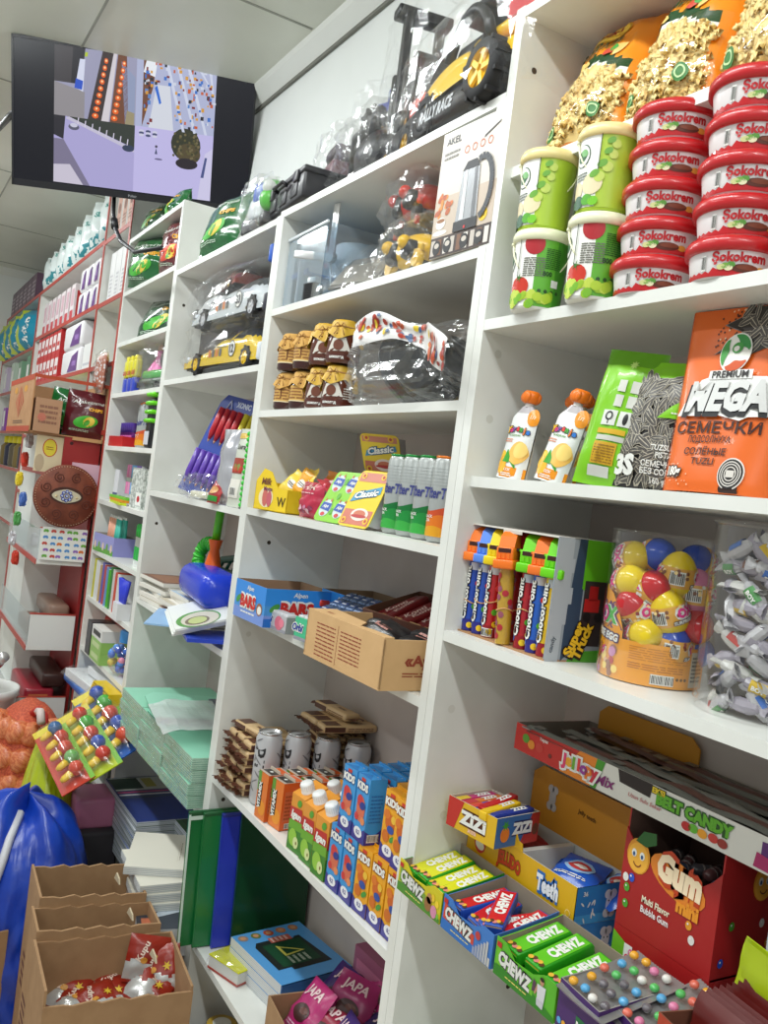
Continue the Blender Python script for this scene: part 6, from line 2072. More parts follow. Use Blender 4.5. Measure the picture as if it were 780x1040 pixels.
b.prism([(-w_ / 2,-d_ / 2),(w_ / 2,-d_ / 2),(w_ / 2,-d_ / 2 + .016),(.06,-d_ / 2 + .018),(.03,-d_ / 2 + .012),(.0,-d_ / 2 + .040),(-w_ / 2,-d_ / 2 + .052)], h_, h_ + .003, KR2, axis='z')
S = Flat((0,-d_ / 2,0),(1,0,0),(0,0,1),(0,-1,0))
RT = C(150,66,44,.7)
b.lines(S, -.085,.008,-.022,.064,9, RT, l=.0004, seed=3, fill=.3)
b.lines(S, -.006,.018,.058,.064,8, RT, l=.0004, seed=6, fill=.3)
b.rect(S, -.0145,.005,-.0135,.066, RT, l=.0004)
ST = Flat((0,0, h_ + .003),(1,0,0),(0,1,0),(0,0,1))
b.txt(ST, 'Aýyjyk', -.078,-d_ / 2 + .016,.006, RT, l=.0005)
SR = Flat((w_ / 2,0,0),(0,1,0),(0,0,1),(1,0,0))
b.txt(SR, '«Aýyjyk»', .012,.036,.015, RT, w=.100, l=.0005, bold=.04)
b.lines(SR, -.040,.020,.060,.028,2, RT, l=.0005, seed=9, fill=.4)
b.build('box_body', t)
for k, (x, y, z, lb) in enumerate(((-1.185,.715,.066, 'black shiny packet at the flap of the kraft box'),(-1.105,.745,.066, 'black printed packet at the right end of the kraft box'),(-1.24,.755,.058, 'black packet at the back of the kraft box'))):
 sachet('black_packet', lb, (x, y - .02, Y4 + z - .012),.085,.06,.016, C(28,26,28,.3),.2 * k, -1.25,.1, lambda b, S: (b.lines(S, -.02,.02,.02,.035,2, C(176,120,110), l=.0008),), 'black packets in the kraft box', 61 + k)
# fifth shelf: wafers, silver cans, juice
WC = nodes_mat('wafer_wrapper_print', (120,84,58),(206,172,126),55,.4, pos=(.42,.6))
WCB = C(88,52,38,.35)
def wafer(label):
 t = thing('wafer_bar', label, 'wafer bar', (0,0,0),0, 'wrapped wafer bars in stacks')
 b = MB()
 b.rbox(-.060,.060,-.019,.019,0,.0155, C(206,174,128,.38),.005)
 S = Flat((0,0,.0155),(1,0,0),(0,1,0),(0,0,1))
 b.rect(S, -.052,-.015,-.020,.015, WCB, l=.0004)
 b.txt(S, 'Wafer', .018,-.004,.008, C(110,66,40), l=.0006, bold=.03)
 F = Flat((0,-.019,0),(1,0,0),(0,0,1),(0,-1,0))
 b.rect(F, -.056,.003,-.012,.0125, WCB, l=.0004)
 b.lines(F, -.006,.004,.05,.012,2, C(130,90,60), l=.0006, seed=5)
 b.build('wrapper', t)
 for s in (-1,1):
  f = MB()
  n = 8
  vs = []
  for i in range(n + 1):
   y = -.019 + .038 * i / n
   vs += [(s * .059, y, .007),(s * (.073 + (.002 if i % 2 else 0)), y * 1.03,.0075 + .003 * sin(i * 1.4 + s))]
  fs = [(2 * i, 2 * i + 2,2 * i + 3,2 * i + 1) for i in range(n)]
  f.add(vs, fs if s < 0 else [q[::-1] for q in fs], WCB)
  f.build('crimped_end', t)
 return t
wf = None
rd = random.Random(31)
k = 0
LV = ['bottom', 'second', 'third', 'fourth', 'fifth', 'sixth', 'seventh', 'eighth', 'ninth', 'tenth']
for lv in range(7):
 for c_ in range(3):
  lab = 'wafer bar in the front left pile, %s layer, column %s from the left' % (LV[lv], ORD[c_ + 1])
  e = wafer(lab) if wf is None else dup(wf, (0,0,0),0, lab)
  if wf is None:
   wf = e
  e.location = (-1.735 + .042 * c_ + rd.uniform(-.004,.004),.770 + rd.uniform(-.008,.008), Y5 + .0158 * lv)
  e.rotation_euler = (rd.uniform(-.03,.03),0, radians(90) + rd.uniform(-.10,.10))
e = dup(wf, (-1.695,.750, Y5 + .0158 * 7 + .002), radians(8), 'wafer bar laid crosswise on top of the front left pile')
for lv in range(10):
 for c_ in range(2 if lv > 5 else 1):
  lab = 'wafer bar in the tall pile at the back, %s layer, %s' % (LV[lv], ('front' if c_ == 0 else 'behind'))
  e = dup(wf, (-1.615 + rd.uniform(-.006,.006),.880 + .037 * c_ - .004, Y5 + .0158 * lv), rd.uniform(-.10,.10), lab)
for q in range(3):
 e = dup(wf, (-1.625 + .040 * q, .880, Y5 + .0158 * 10 + .001), radians(90) + rd.uniform(-.1,.1), 'wafer bar across the top of the tall back pile, %s from the left' % ORD[q + 1])
e = dup(wf, (-1.605,.885, Y5 + .0158 * 11 + .003), radians(6), 'topmost wafer bar of the tall back pile')
def energy_can(label):
 t = thing('energy_drink_can', label, 'can', (0,0,0), radians(28), 'silver cans in a row')
 R, H = .0265,.142
 b = MB()
 b.lathe([(R * .80,0),(R * .9,.002),(R, .010),(R, H - .012),(R * .84, H - .002)], C(196,196,198,.35,.25),36)
 S = Cyl((0,0,0), R + .0001,0)
 b.txt(S, 'ild', .012,.096,.024, C(34,34,36), w=.040, l=.0006, bold=.02, rot=pi / 2)
 b.txt(S, 'LIGHT', -.030,.090,.011, C(50,100,170), w=.050, l=.0006, bold=.05, rot=pi / 2)
 for k, (u, v) in enumerate(((-.012,.118),(-.004,.090),(.002,.060),(-.014,.036),(.046,.1),(-.05,.12),(.036,.03))):
  b.disc(S, u, v, .013, C(130,130,134,.35,.2),.0018, l=.0003, rot=-.7); b.disc(S, u + .008, v + .012,.009, C(130,130,134,.35,.2),.0015, l=.0003, rot=.5)
 b.build('can_body', t)
 l = MB()
 l.lathe([(R * .84, H - .002),(R * .88, H),(R * .88, H + .002),(R * .82, H + .002),(R * .78, H - .003),(.0001, H - .003)], C(190,190,190,.25,.8),36, capb=False)
 l = l.build('lid', t)
 q = MB()
 q.rbox(-.004,.004,-.010,.009, H - .0028, H - .001, C(150,150,150,.3,.8),.0008)
 q.build('pull_tab', l)
 return t
ec = None
for k, (x, y) in enumerate(((-1.605,.742),(-1.588,.798),(-1.560,.850),(-1.520,.898))):
 lab = 'silver drink can, %s' % ('nearest the shelf edge, LIGHT on its side', 'second from the shelf edge', 'third from the shelf edge', 'at the back, against the back panel')[k]
 if ec is None:
  ec = e = energy_can(lab)
 else:
  e = dup(ec, (0,0,0), None, lab)
 e.location = (x, y, Y5)
 e.rotation_euler = (0,0, radians(28) if k == 0 else radians(10))
def juice_small(label):
 t = thing('orange_juice_pack', label, 'juice pack', (0,0,0),0, 'orange juice packs with black tops')
 w_, d_, h_ = .040,.046,.088
 b, F = pack(w_, d_, h_, C(214,96,40,.3))
 b.rect(F['f'], -w_ / 2,0, w_ / 2, h_, C(226,120,40,.3))
 b.disc(F['f'], .004,.022,.014, C(236,150,40), l=.0006)
 b.rect(F['f'], -w_ / 2,.050,-w_ * .2, h_, C(90,150,50,.3), l=.0005)
 b.txt(F['f'], 'VITAMIX', -.003,.044,.010, WHITE, w=.052, l=.0012, bold=.05, rot=pi / 2, out=C(30,30,30), ob=.16)
 b.rect(F['r'], -d_ / 2 + .004,.016, d_ / 2 - .004,.072, C(206,110,70,.4))
 b.lines(F['r'], -d_ / 2 + .006,.020, d_ / 2 - .006,.068,7, C(160,76,40), l=.0007, seed=4)
 b.bars(F['r'], -.014,.003,.014,.013, l=.0007, n=14)
 S = F['t']
 b.rect(S, -w_ / 2,-d_ / 2, w_ / 2, d_ / 2, C(190,176,160,.3), l=.0002)
 b.rect(S, -w_ / 2 + .002,-d_ / 2 + .006, w_ / 2 - .002,.002, C(40,34,30,.3), l=.0004)
 b.rect(S, -w_ / 2 + .002,.004, w_ / 2 - .002, d_ / 2 - .004, C(226,100,40,.3), l=.0004)
 b.disc(S, .0,-.008,.0035, WHITE, l=.0006)
 b.build('pack_body', t)
 f = MB()
 f.prism([(-w_ / 2, h_),(w_ / 2, h_),(w_ / 2 - .002, h_ + .006),(-w_ / 2 + .002, h_ + .006)], -.001,.001, C(206,190,170,.3))
 f.build('top_seam', t)
 return t
js = None
for k, (x, y, ds) in enumerate(((-1.530,.728, 'front row, leftmost'),(-1.486,.738, 'front row, second, barcode side showing'),(-1.524,.782, 'second row, left'),(-1.478,.792, 'second row, right'),(-1.515,.836, 'third row, left'),(-1.468,.846, 'third row, right'),(-1.42,.80, 'at the right, beside the white-capped packs'))):
 lab = 'orange juice pack with a black top, ' + ds
 e = juice_small(lab) if js is None else dup(js, (0,0,0),0, lab)
 js = js or e
 e.location = (x, y, Y5); e.rotation_euler = (0,0, radians((4,8,5,3,6,2,4)[k]))
def apple_juice(label):
 t = thing('apple_juice_pack', label, 'juice pack', (0,0,0),0, 'apple juice packs with white caps')
 w_, d_, h_ = .044,.044,.116
 b = MB()
 v = [(-w_ / 2,-d_ / 2,0),(w_ / 2,-d_ / 2,0),(w_ / 2, d_ / 2,0),(-w_ / 2, d_ / 2,0),(-w_ / 2,-d_ / 2, h_ * .84),(w_ / 2,-d_ / 2, h_ * .84),(w_ / 2, d_ / 2, h_),(-w_ / 2, d_ / 2, h_)]
 b.add(v, [(0,1,5,4),(2,3,7,6),(3,0,4,7),(1,2,6,5),(4,5,6,7),(3,2,1,0)], C(226,150,50,.3))
 S = Flat((0,-d_ / 2,0),(1,0,0),(0,0,1),(0,-1,0))
 SR = Flat((w_ / 2,0,0),(0,1,0),(0,0,1),(1,0,0))
 for SS, W2 in ((S, w_ / 2),(SR, d_ / 2)):
  b.rect(SS, -W2,0, W2,.055, C(60,130,40,.3), l=.0002)
  b.poly(SS, [(-W2,.050),(W2,.062),(W2,.040),(-W2,.036)], C(110,170,50), l=.0004)
  b.disc(SS, -.004,.024,.014, C(150,200,70),.015, l=.0007)
  b.disc(SS, .008,.018,.009, C(214,226,160),.010, l=.0010)
  b.disc(SS, .010,.018,.002, C(120,90,40),.003, l=.0013)
  b.poly(SS, [(-W2,.052),(-W2,.074),(W2 * .8,.078),(W2,.056)], C(190,40,36,.3), l=.0008)
  b.txt(SS, 'Igan', 0,.058,.012, WHITE, w=W2 * 1.5, l=.0012, bold=.05, sh=.2)
  b.disc(SS, W2 * .3,.086,.008, C(90,160,50),.006, l=.0008, rot=.6)
 b.build('pack_body', t)
 c = MB()
 M = Matrix.Translation((0,-.004, h_ * .90)) @ Matrix.Rotation(radians(22),4, 'X')
 c.T = M
 c.lathe([(.0125,0),(.0125,.004),(.0115,.005),(.0118,.016),(.0105,.018),(.0001,.018)], C(236,236,234,.35),20)
 for i in range(20):
  a = 2 * pi * i / 20
  c.box(.0112 * cos(a) - .0008,.0112 * cos(a) + .0008,.0112 * sin(a) - .0008,.0112 * sin(a) + .0008,.006,.015, C(230,230,228,.35))
 c.build('screw_cap', t)
 return t
aj = None
for k, (x, y, ds) in enumerate(((-1.378,.728, 'front row, left'),(-1.328,.728, 'front row, middle'),(-1.276,.726, 'front row, right, cut off by the blue packs'),(-1.372,.778, 'second row, left'),(-1.322,.778, 'second row, middle'),(-1.400,.830, 'at the back left, alone'),(-1.270,.778, 'second row, right'))):
 lab = 'white-capped apple juice pack, ' + ds
 e = apple_juice(lab) if aj is None else dup(aj, (0,0,0),0, lab)
 aj = aj or e
 e.location = (x, y, Y5); e.rotation_euler = (0,0, radians((5,2,3,6,1,8,3)[k]))
def kids_pack(label, col):
 t = thing('kids_juice_pack', label, 'juice pack', (0,0,0),0, '%s kids juice packs' % col)
 w_, d_, h_ = .0400,.0300,.1015
 base = C(60,150,216,.3) if col == 'blue' else C(236,166,30,.3)
 dark = C(56,50,140,.3)
 b, F = pack(w_, d_, h_, base)
 for nm, W2 in (('f', w_ / 2),('r', d_ / 2)):
  S = F[nm]
  b.poly(S, [(-W2,0),(-W2,.022),(0,.012),(W2,.024),(W2,0)], dark, l=.0004)
  if nm == 'f':
   b.txt(S, 'KIDS', 0,.080,.0105, WHITE, w=W2 * 1.7, l=.0014, bold=.06, out=C(30,60,130) if col == 'blue' else C(150,70,20), ob=.1)
   b.rect(S, -.007,.093,.005,.098, C(206,60,40), l=.0008)
   b.disc(S, 0,.014,.013, C(236,236,240),.008, l=.0007)
   b.txt(S, '0,2', 0,.0115,.006, dark, l=.0010, bold=.03)
   if col == 'blue':
    b.disc(S, 0,.050,.0135, C(214,110,80),.020, l=.0007)
    b.disc(S, -.004,.062,.009, C(206,60,60),.009, l=.0009)
    b.disc(S, .005,.056,.009, C(46,60,140),.006, l=.0011, rot=.2)
    b.disc(S, -.010,.036,.006, C(206,60,60),.006, l=.0010)
    b.disc(S, .010,.034,.007, C(226,140,90),.006, l=.0010)
   else:
    b.disc(S, 0,.056,.013, C(206,100,30),.012, l=.0007)
    b.disc(S, -.010,.066,.008, C(220,120,40),.007, l=.0008)
    b.disc(S, .003,.046,.009, C(50,80,160),.006, l=.0011)
    b.disc(S, .010,.034,.008, C(70,150,60),.004, l=.0010, rot=.6)
    b.disc(S, -.008,.034,.009, C(206,110,30),.009, l=.0010)
    b.disc(S, .008,.062,.006, C(236,190,60),.006, l=.0010)
  else:
   b.lines(S, -W2 * .7,.034, W2 * .7,.080,8, C(40,110,180) if col == 'blue' else C(200,120,20), l=.0005, seed=3, fill=.4)
   b.bars(S, -W2 * .7,.004, W2 * .7,.016, l=.0007, n=11)
 S = F['t']
 b.poly(S, [(-w_ / 2,-d_ / 2),(w_ / 2,-d_ / 2),(0,0)], C(40,120,190,.3) if col == 'blue' else C(226,150,20,.3), l=.0002)
 b.disc(S, .010,.004,.0030, C(206,206,206), l=.0004)
 b.build('pack_body', t)
 f = MB()
 f.box(-w_ / 2 + .001, w_ / 2 - .001, d_ * .1, d_ * .1 + .0012, h_, h_ + .004, base)
 f.build('top_seam', t)
 s = MB()
 s.tube([(-.012, d_ / 2 + .0024,.012),(.012, d_ / 2 + .0024,.088)], .0020, C(236,236,240,.3),8)
 s.build('straw', t)
 return t
kp = {}
KB = [(-1.228,.722,0, 'blue', 'front row below, leftmost'),(-1.186,.724,0, 'blue', 'front row below, second'),(-1.143,.726,0, 'orange', 'front row below, third'),(-1.100,.728,0, 'orange', 'front row below, fourth'),(-1.057,.729,0, 'orange', 'front row below, rightmost')]
for r in range(1,5):
 for c_ in range(5):
  KB.append((-1.226 + .0428 * c_, .724 + .0345 * r, 0, 'blue' if (c_ < 2) else 'orange', 'lower layer, %s row, %s from the left' % (ORD[r + 1], ORD[c_ + 1])))
KB += [(-1.212,.7225,1, 'blue', 'upper layer, front left'),(-1.169,.724,1, 'blue', 'upper layer, second in front'),(-1.096,.733,1, 'orange', 'upper layer, left of the two by the panel'),(-1.057,.729,1, 'orange', 'upper layer, touching the panel')]
for r in range(1,5):
 for c_ in range(4):
  KB.append((-1.202 + .0445 * c_, .7265 + .0345 * r, 1, 'blue' if c_ < 2 or r > 1 else 'orange', 'upper layer, %s row, %s from the left' % (ORD[r + 1], ORD[c_ + 1])))
for k, (x, y, lv, col, ds) in enumerate(KB):
 lab = '%s kids juice pack, %s' % (col, ds)
 if col not in kp:
  e = kp[col] = kids_pack(lab, col)
 else:
  e = dup(kp[col], (0,0,0),0, lab)
 e.location = (x, y, Y5 + .1022 * lv + (.004 * 0)); e.rotation_euler = (0,0, radians((2,-1,3,0,1)[k % 5]))
# sixth shelf: flat folders, books, box of sweet bags
FOLD = [(-1.758,.662,(18,112,54), 'green plastic folder jutting out furthest, leftmost'),(-1.746,.690,(22,118,58), 'green plastic folder, second from the left'),(-1.734,.727,(44,62,190), 'blue plastic folder between the green ones'),(-1.720,.765,(10,66,36), 'dark green folder, deepest in, right of the blue one')]
for k, (x, y, cc, lb) in enumerate(FOLD):
 t = thing('plastic_folder', lb, 'folder', (x, y, Y6 + .001), radians(-2), 'plastic folders standing on the low shelf', rx=radians(2))
 b = MB()
 W, hh, fm = .168,.283, C(*cc, .3, coat=.3)
 def fp(u, v, s):
  return Vector((s * .003 + .0022 * noise.noise(Vector((u * 3 + k, v * 5, s))), W * u, hh * v))
 b.grid(lambda u, v: fp(u, v, 1),10,16, fm)
 b.grid(lambda u, v: fp(1 - u, v, -1),10,16, fm)
 b.box(-.004,.004,-.001,.001,0, hh, fm)
 b.build('cover', t)
 c = MB()
 c.rbox(-.005,.005,-.001, W, hh - .002, hh + .005, C(int(cc[0] * .7), int(cc[1] * .7), int(cc[2] * .7),.3),.001)
 if k == 0:
  c.box(.004,.005,-.0015,.003,0, hh, C(206,224,212,.3))
  c.box(.004,.0055,0, W, hh - .012, hh - .004, C(206,224,212,.3))
 c.build('edge_binding', t)
t = thing('book_stack_wrap', 'clear-wrapped pad with a lime sheet, on the low shelf under the folders', 'paper pad', (-1.640,.760, Y6), radians(20))
b = MB(); b.box(-.045,.045,-.05,.05,0,.026, C(206,206,200,.5)); b.box(-.046,.046,-.051,.051,.026,.028, C(206,206,30,.4)); b.box(-.046,.046,-.051,.051,0,.004, C(170,70,60,.5)); b.build('paper_pad', t)
b = MB(); b.grid(lambda u, v: Vector((-.055 + .11 * u, -.058 + .116 * v, .031 + .004 * noise.noise(Vector((u * 6, v * 6,1))) - .02 * max(0, abs(2 * u - 1) - .8) * 5 - .02 * max(0, abs(2 * v - 1) - .85) * 6)),16,16, FILM2, sm=False); b.build('film_wrap', t)
BKS = ('top', 'second', 'third')
for k in range(3):
 b = MB()
 z = Y6 + .020 * (2 - k) + .022
 w_, d_ = .20,.165
 b.box(-w_ / 2, w_ / 2,-d_ / 2, d_ / 2,0,.0185, C(212,214,214,.6), top=C(90,160,220,.25), bottom=C(60,120,190,.3))
 for i in range(4):
  b.box(-w_ / 2 - .0002, w_ / 2 - .004,-d_ / 2 - .0002, d_ / 2,.003 + .004 * i, .0036 + .004 * i, C(180,184,186,.6))
 b.box(w_ / 2 - .003, w_ / 2 + .0005,-d_ / 2 - .0005, d_ / 2,0,.0185, C(40,90,150,.3))
 S = Flat((0,0,.0185),(1,0,0),(0,1,0),(0,0,1))
 if k == 0:
  for q in range(5):
   b.disc(S, -.082,.055 - .030 * q, .011, C(*((176,120,80),(196,120,70),(190,80,50),(110,120,60),(150,130,120))[q]), l=.0005)
   b.disc(S, -.082,.055 - .030 * q, .006, C(206,150,110), l=.0008)
  b.poly(S, [(-.055,-.05),(-.055,-.02),(-.045,-.02),(-.045,.035),(-.05,.035),(-.05,.05),(.06,.06),(.06,-.03),(.05,-.03),(.05,-.06),(-.04,-.06)], C(30,36,34), l=.0005)
  b.rect(S, -.040,-.045,.045,.045, C(24,70,44), l=.0008)
  b.poly(S, [(-.030,-.02),(.005,.03),(.012,-.02)], C(206,200,90), l=.0010)
  b.poly(S, [(-.020,-.014),(.003,.02),(.006,-.014)], C(24,70,44), l=.0012)
  b.lines(S, .014,-.02,.040,.03,4, C(170,180,160), l=.0010, seed=3)
  b.rect(S, -.062,-.02,-.042,.03, C(196,96,80), l=.0010)
  b.lines(S, -.060,-.016,-.044,.026,4, C(236,200,190), l=.0013, seed=5)
 o = b.build('school_book', None, (-1.575,.835, z - .022), radians(8))
 tag(o, 'blue-covered school book, %s in its stack on the low shelf' % BKS[k], 'book', 'blue school books')
mb, F = pack(.10,.06,.17, C(150,80,110,.4)); mb.rect(F['f'], -.04,.02,.04,.15, C(190,110,140)); mb.disc(F['f'], -.01,.09,.022, C(110,50,80), l=.0008); mb.disc(F['f'], .02,.06,.014, C(120,60,90), l=.0008)
tag(mb.build('pink_box', None, (-1.33,.895, Y6), radians(3)), 'pink carton standing at the back, behind the sweet bags', 'carton')
cc_ = t = thing('sweet_bag_carton', 'open cardboard box of purple sweet bags on the low shelf', 'cardboard box', (-1.215,.785, Y6), radians(-6))
b = MB(); open_tray(b, .33,.20,.095, KRAFT, KRAFTD, t=.003); b.build('box_body', t)
rd = random.Random(77)
PC = [C(176,40,106,.3), C(150,30,60,.3), C(66,40,110,.3), C(156,36,96,.3), C(50,40,90,.3)]
def d_jafa(b, S):
 b.txt(S, 'JAPA', 0,.070,.016, C(226,196,196), w=.055, l=.0010, bold=.03)
 b.disc(S, .004,.040,.024, C(64,30,28),.015, l=.0008)
 b.disc(S, .010,.044,.012, C(96,50,40),.006, l=.0012)
 b.lines(S, -.03,.012,.02,.022,2, C(226,180,200), l=.0008)
n_ = 0
for j in range(3):
 for i in range(5):
  n_ += 1
  sachet('sweet_bag', '%s bag of sweets in the cardboard box, %s row, %s from the left' % (('magenta', 'crimson', 'dark purple', 'pink-purple', 'navy')[(i + 2 * j) % 5], ('front', 'middle', 'back')[j], ORD[i + 1]),(-1.335 + .060 * i + rd.uniform(-.006,.006),.725 + .058 * j, Y6 + .048 + .018 * j + rd.uniform(0,.012)),.088,.098,.026,
               PC[(i + 2 * j) % 5], rd.uniform(-.2,.5), radians(-48) + rd.uniform(-.2,.2), rd.uniform(-.15,.15), d_jafa, 'sweet bags in the cardboard box', n_ + 80, 'bag of sweets', 12,14)
b = MB(); b.box(-.155,.155,-.092,.092,.003,.050, C(76,34,66,.5)); b.build('filler_block', cc_)  # block added to fill the box beneath the visible sweet bags
for k, (x, y) in enumerate(((-1.70,.76),(-1.60,.74),(-1.66,.85),(-1.50,.78),(-1.40,.76),(-1.55,.86))):
 t = thing('pickle_jar', 'dark jar with a yellow lid on the bottom board, %s' % ('leftmost in front', 'second in front', 'behind the first two', 'third in front', 'fourth in front', 'behind at the right')[k], 'jar', (x, y, .0765),0, 'jars on the bottom board')
 b = MB(); b.lathe([(.034,0),(.038,.004),(.038,.085),(.030,.098)], C(70,36,22,.15, coat=.5),24); b.build('glass', t)
 b = MB(); b.lathe([(.033,.096),(.033,.110),(.030,.112),(.0001,.112)], C(206,170,60,.35),24); b.disc(Flat((0,0,.112),(1,0,0),(0,1,0),(0,0,1)),0,0,.020, WHITE, l=.0004); b.build('lid', t)
# third unit
V0, V1, V2, V3, V4, V5 = 1.8957,1.5797,1.2642,.9557,.6007,.2857
CG = C(20,96,44,.22, coat=.4)
CM = C(96,30,36,.22, coat=.4)
def chips(label, loc, w_, h_, t_, m, rz=0, rx=0, ry=0, seed=1, group='bags of potato chips', leaf=True):
 def deco(b, S):
  b.txt(S, 'Arakesnme', 0, h_ * .72, h_ * .075, C(226,230,222), w=w_ * .74, l=.0012, bold=.0, sh=.35, rot=.06)
  b.txt(S, 'CHIPS', w_ * .20, h_ * .58, h_ * .065, C(236,170,40), w=w_ * .34, l=.0012, bold=.05)
  b.disc(S, 0, h_ * .33, w_ * .30, C(60,170,40) if leaf else C(196,60,36), h_ * .13, l=.0008, rot=.2)
  b.disc(S, w_ * .08, h_ * .34, w_ * .15, C(226,196,70), h_ * .10, l=.0012, rot=.5)
  b.disc(S, w_ * .03, h_ * .31, w_ * .09, C(60,150,40), h_ * .05, l=.0016, rot=.9)
  b.lines(S, -w_ * .36, h_ * .12, w_ * .1, h_ * .17,2, C(190,210,190), l=.0008, seed=seed)
 return sachet('chips_bag', label, loc, w_, h_, t_, m, rz, rx, ry, deco, group, seed, 'chips bag', 16,18)
chips('green chips bag standing on the unit top, below the screen', (-2.245,.712, V0),.215,.160,.06, CG, radians(6), radians(-14),0,5)
t = thing('bagged_toy', 'blue and green bagged toy figure on the unit top, left of the black case', 'toy', (-1.99,.735, V0), radians(10))
b = MB(); b.rbox(-.05,.05,-.03,.03,0,.035, C(60,60,64,.4),.006); b.rbox(-.035,.03,-.025,.025,.034,.085, C(216,220,224,.3),.01); b.rbox(-.02,.035,-.028,.028,.07,.12, C(40,90,190,.3),.012); b.sphere((.03,0,.10),.028, C(70,180,50,.3),12,8); b.build('toy_body', t)
b = MB(); blob(b, (0,0,.068),(.07,.045,.07), FILM2,5,.7,.2,4,3); b.build('clear_bag', t)
t = thing('bagged_toy', 'green-wrapped small toy between the figure and the black case', 'toy', (-1.90,.715, V0), radians(-10))
b = MB(); b.rbox(-.02,.022,-.02,.02,0,.03, C(50,50,54,.4),.006); b.sphere((0,0,.06),.028, C(80,190,50,.3),12,8); b.sphere((.01,-.01,.085),.016, C(226,230,226,.3),10,8); b.build('toy_body', t)
b = MB(); blob(b, (0,0,.05),(.04,.035,.052), FILM2,6,.7,.2,3,3); b.build('clear_bag', t)
def toy_car(label, loc, rz, L_, body, W_=None, num=None, cat='toy car', group='bagged toy cars', bagged=True):
 """a low sports car, nose to the left"""
 t = thing('toy_car', label, cat, loc, rz, group)
 W_ = W_ or L_ * .34
 H_ = L_ * .235
 cm = C(*body, .2, coat=.6)
 gl = C(40,46,54,.12, coat=.4)
 prof = [(-.5,.30),(-.485,.42),(-.36,.52),(-.16,.60),(-.02,.90),(.14,1.0),(.27,.94),(.40,.70),(.49,.62),(.5,.32)]
 b = MB()
 def top(u):
  for (a, za),(c, zc) in zip(prof, prof[1:]):
   if u <= c:
    k = (u - a) / (c - a)
    k = k * k * (3 - 2 * k)
    return za + (zc - za) * k
  return prof[-1][1]
 def P(u, v):
  x = -.5 + u
  a = pi * v
  z0 = .16
  zt = top(x)
  sq = abs(cos(a)) ** .55 * (1 if cos(a) > 0 else -1)
  up_ = sin(a) ** .62
  z = z0 + (zt - z0) * up_
  nar = 1 - .30 * max(0, z - .60) / .40 - .06 * abs(2 * u - 1) ** 3
  return Vector((x * L_, -W_ / 2 * sq * nar, z * H_))
 b.grid(P, 34,22, lambda u, v: gl if (top(u - .5) > .66 and .24 < sin(pi * v) ** .62 and (P(u, v).z / H_ > .66) and not (top(u - .5) > .93 and .38 < v < .62) and not .60 < u < .615) else cm)
 for s in (0,1):
  b.grid(lambda u, v: Vector(((-.5 + s) * L_, (-1 if s == 0 else 1) * W_ / 2 * .93 * (1 - 2 * u),(.16 + (prof[0 if s == 0 else -1][1] - .16) * v) * H_)),3,2, cm)
 b.box(-.48 * L_, .48 * L_, -W_ * .44, W_ * .44,.12 * H_, .17 * H_, BLACK)
 for s in (-1,1):
  b.rbox(-.505 * L_, -.47 * L_, s * W_ * .34 - W_ * .09, s * W_ * .34 + W_ * .09,.36 * H_, .44 * H_, C(226,230,236,.1),.002)
 b.rbox(-.508 * L_, -.49 * L_, -W_ * .2, W_ * .2,.2 * H_, .33 * H_, BLACK, .002)
 if num:
  S = Flat((0,-W_ / 2 * .985,0),(1,0,0),(0,0,1),(0,-1,0))
  b.disc(S, .15 * L_, .44 * H_, .16 * H_, WHITE, l=.002)
  b.ring(S, .15 * L_, .44 * H_, .15 * H_, .17 * H_, BLACK, l=.0024)
  b.txt(S, num, .15 * L_, .36 * H_, .16 * H_, BLACK, l=.003, bold=.04)
  for k in range(4):
   b.rect(S, (-.14 + .045 * k) * L_, .32 * H_, (-.11 + .045 * k) * L_, .48 * H_, C(90,92,96) if k % 2 else C(206,120,50), l=.0018)
  b.lines(S, -.05 * L_, .50 * H_, .08 * L_, .55 * H_, 1, BLACK, l=.002)
 b.build('car_body', t)
 for sx in (-.30,.31):
  for sy in (-1,1):
   wheel(t, (sx * L_, sy * (W_ / 2 - .006),.20 * H_ + .002),.22 * H_, .016, C(206,206,210,.3) if body[2] > 100 else C(236,200,30,.3), n=18)
 if bagged:
  b = MB(); blob(b, (-.02 * L_, 0, H_ * .62),(L_ * .56, W_ * .60, H_ * .64), FILM, int(L_ * 1000) + len(label),.55,.16,4,3); b.build('clear_bag', t)
 return t
toy_car('yellow bagged toy race car, underneath the grey one', (-2.10,.79, V1), radians(3),.50,(226,190,20), num='12')
toy_car('grey-white bagged toy race car with number 33, on top of the yellow one', (-2.09,.79, V1 + .115), radians(2),.50,(206,212,216), num='33')
toy_car('white bagged toy car with silver wheels, high at the left of the pile', (-2.375,.79, V1 + .175), radians(-4),.28,(214,216,220))
toy_car('red bagged toy car at the top left of the pile', (-2.33,.82, V1 + .235), radians(-8),.28,(176,60,46))
b = MB(); b.box(-.16,.16,-.07,.07,0,.172, C(70,66,66,.6)); tag(b.build('toy_box', None, (-2.37,.86, V1)), 'dark box at the back carrying the white and red toy cars', 'toy box')
t = thing('folding_comb_toy', 'black folded plastic part standing behind the grey race car', 'toy', (-2.13,.895, V1),0)
b = MB(); b.rbox(-.03,.02,-.01,.01,0,.285, BLACK, .006); b.tube([(.06,0,.0),(.06,0,.215),(.10,0,.262),(.18,0,.258),(.20,0,.19)], .012, BLACK, 8); b.build('plastic_part', t)
t = thing('blue_card_strip', 'upright blue card strip of small toys against the right panel', 'toy strip', (-1.845,.705, V1), radians(0))
b = MB(); b.box(-.003,.003,.03,.08,0,.285, C(70,140,220,.35)); b.build('card', t)
b = MB()
for k in range(5):
 b.rbox(-.022,-.004,.005 + .01 * (k % 2),.07,.015 + .054 * k, .055 + .054 * k, (C(216,222,228,.3), C(40,90,190,.3), C(60,60,70,.3))[k % 3], .005)
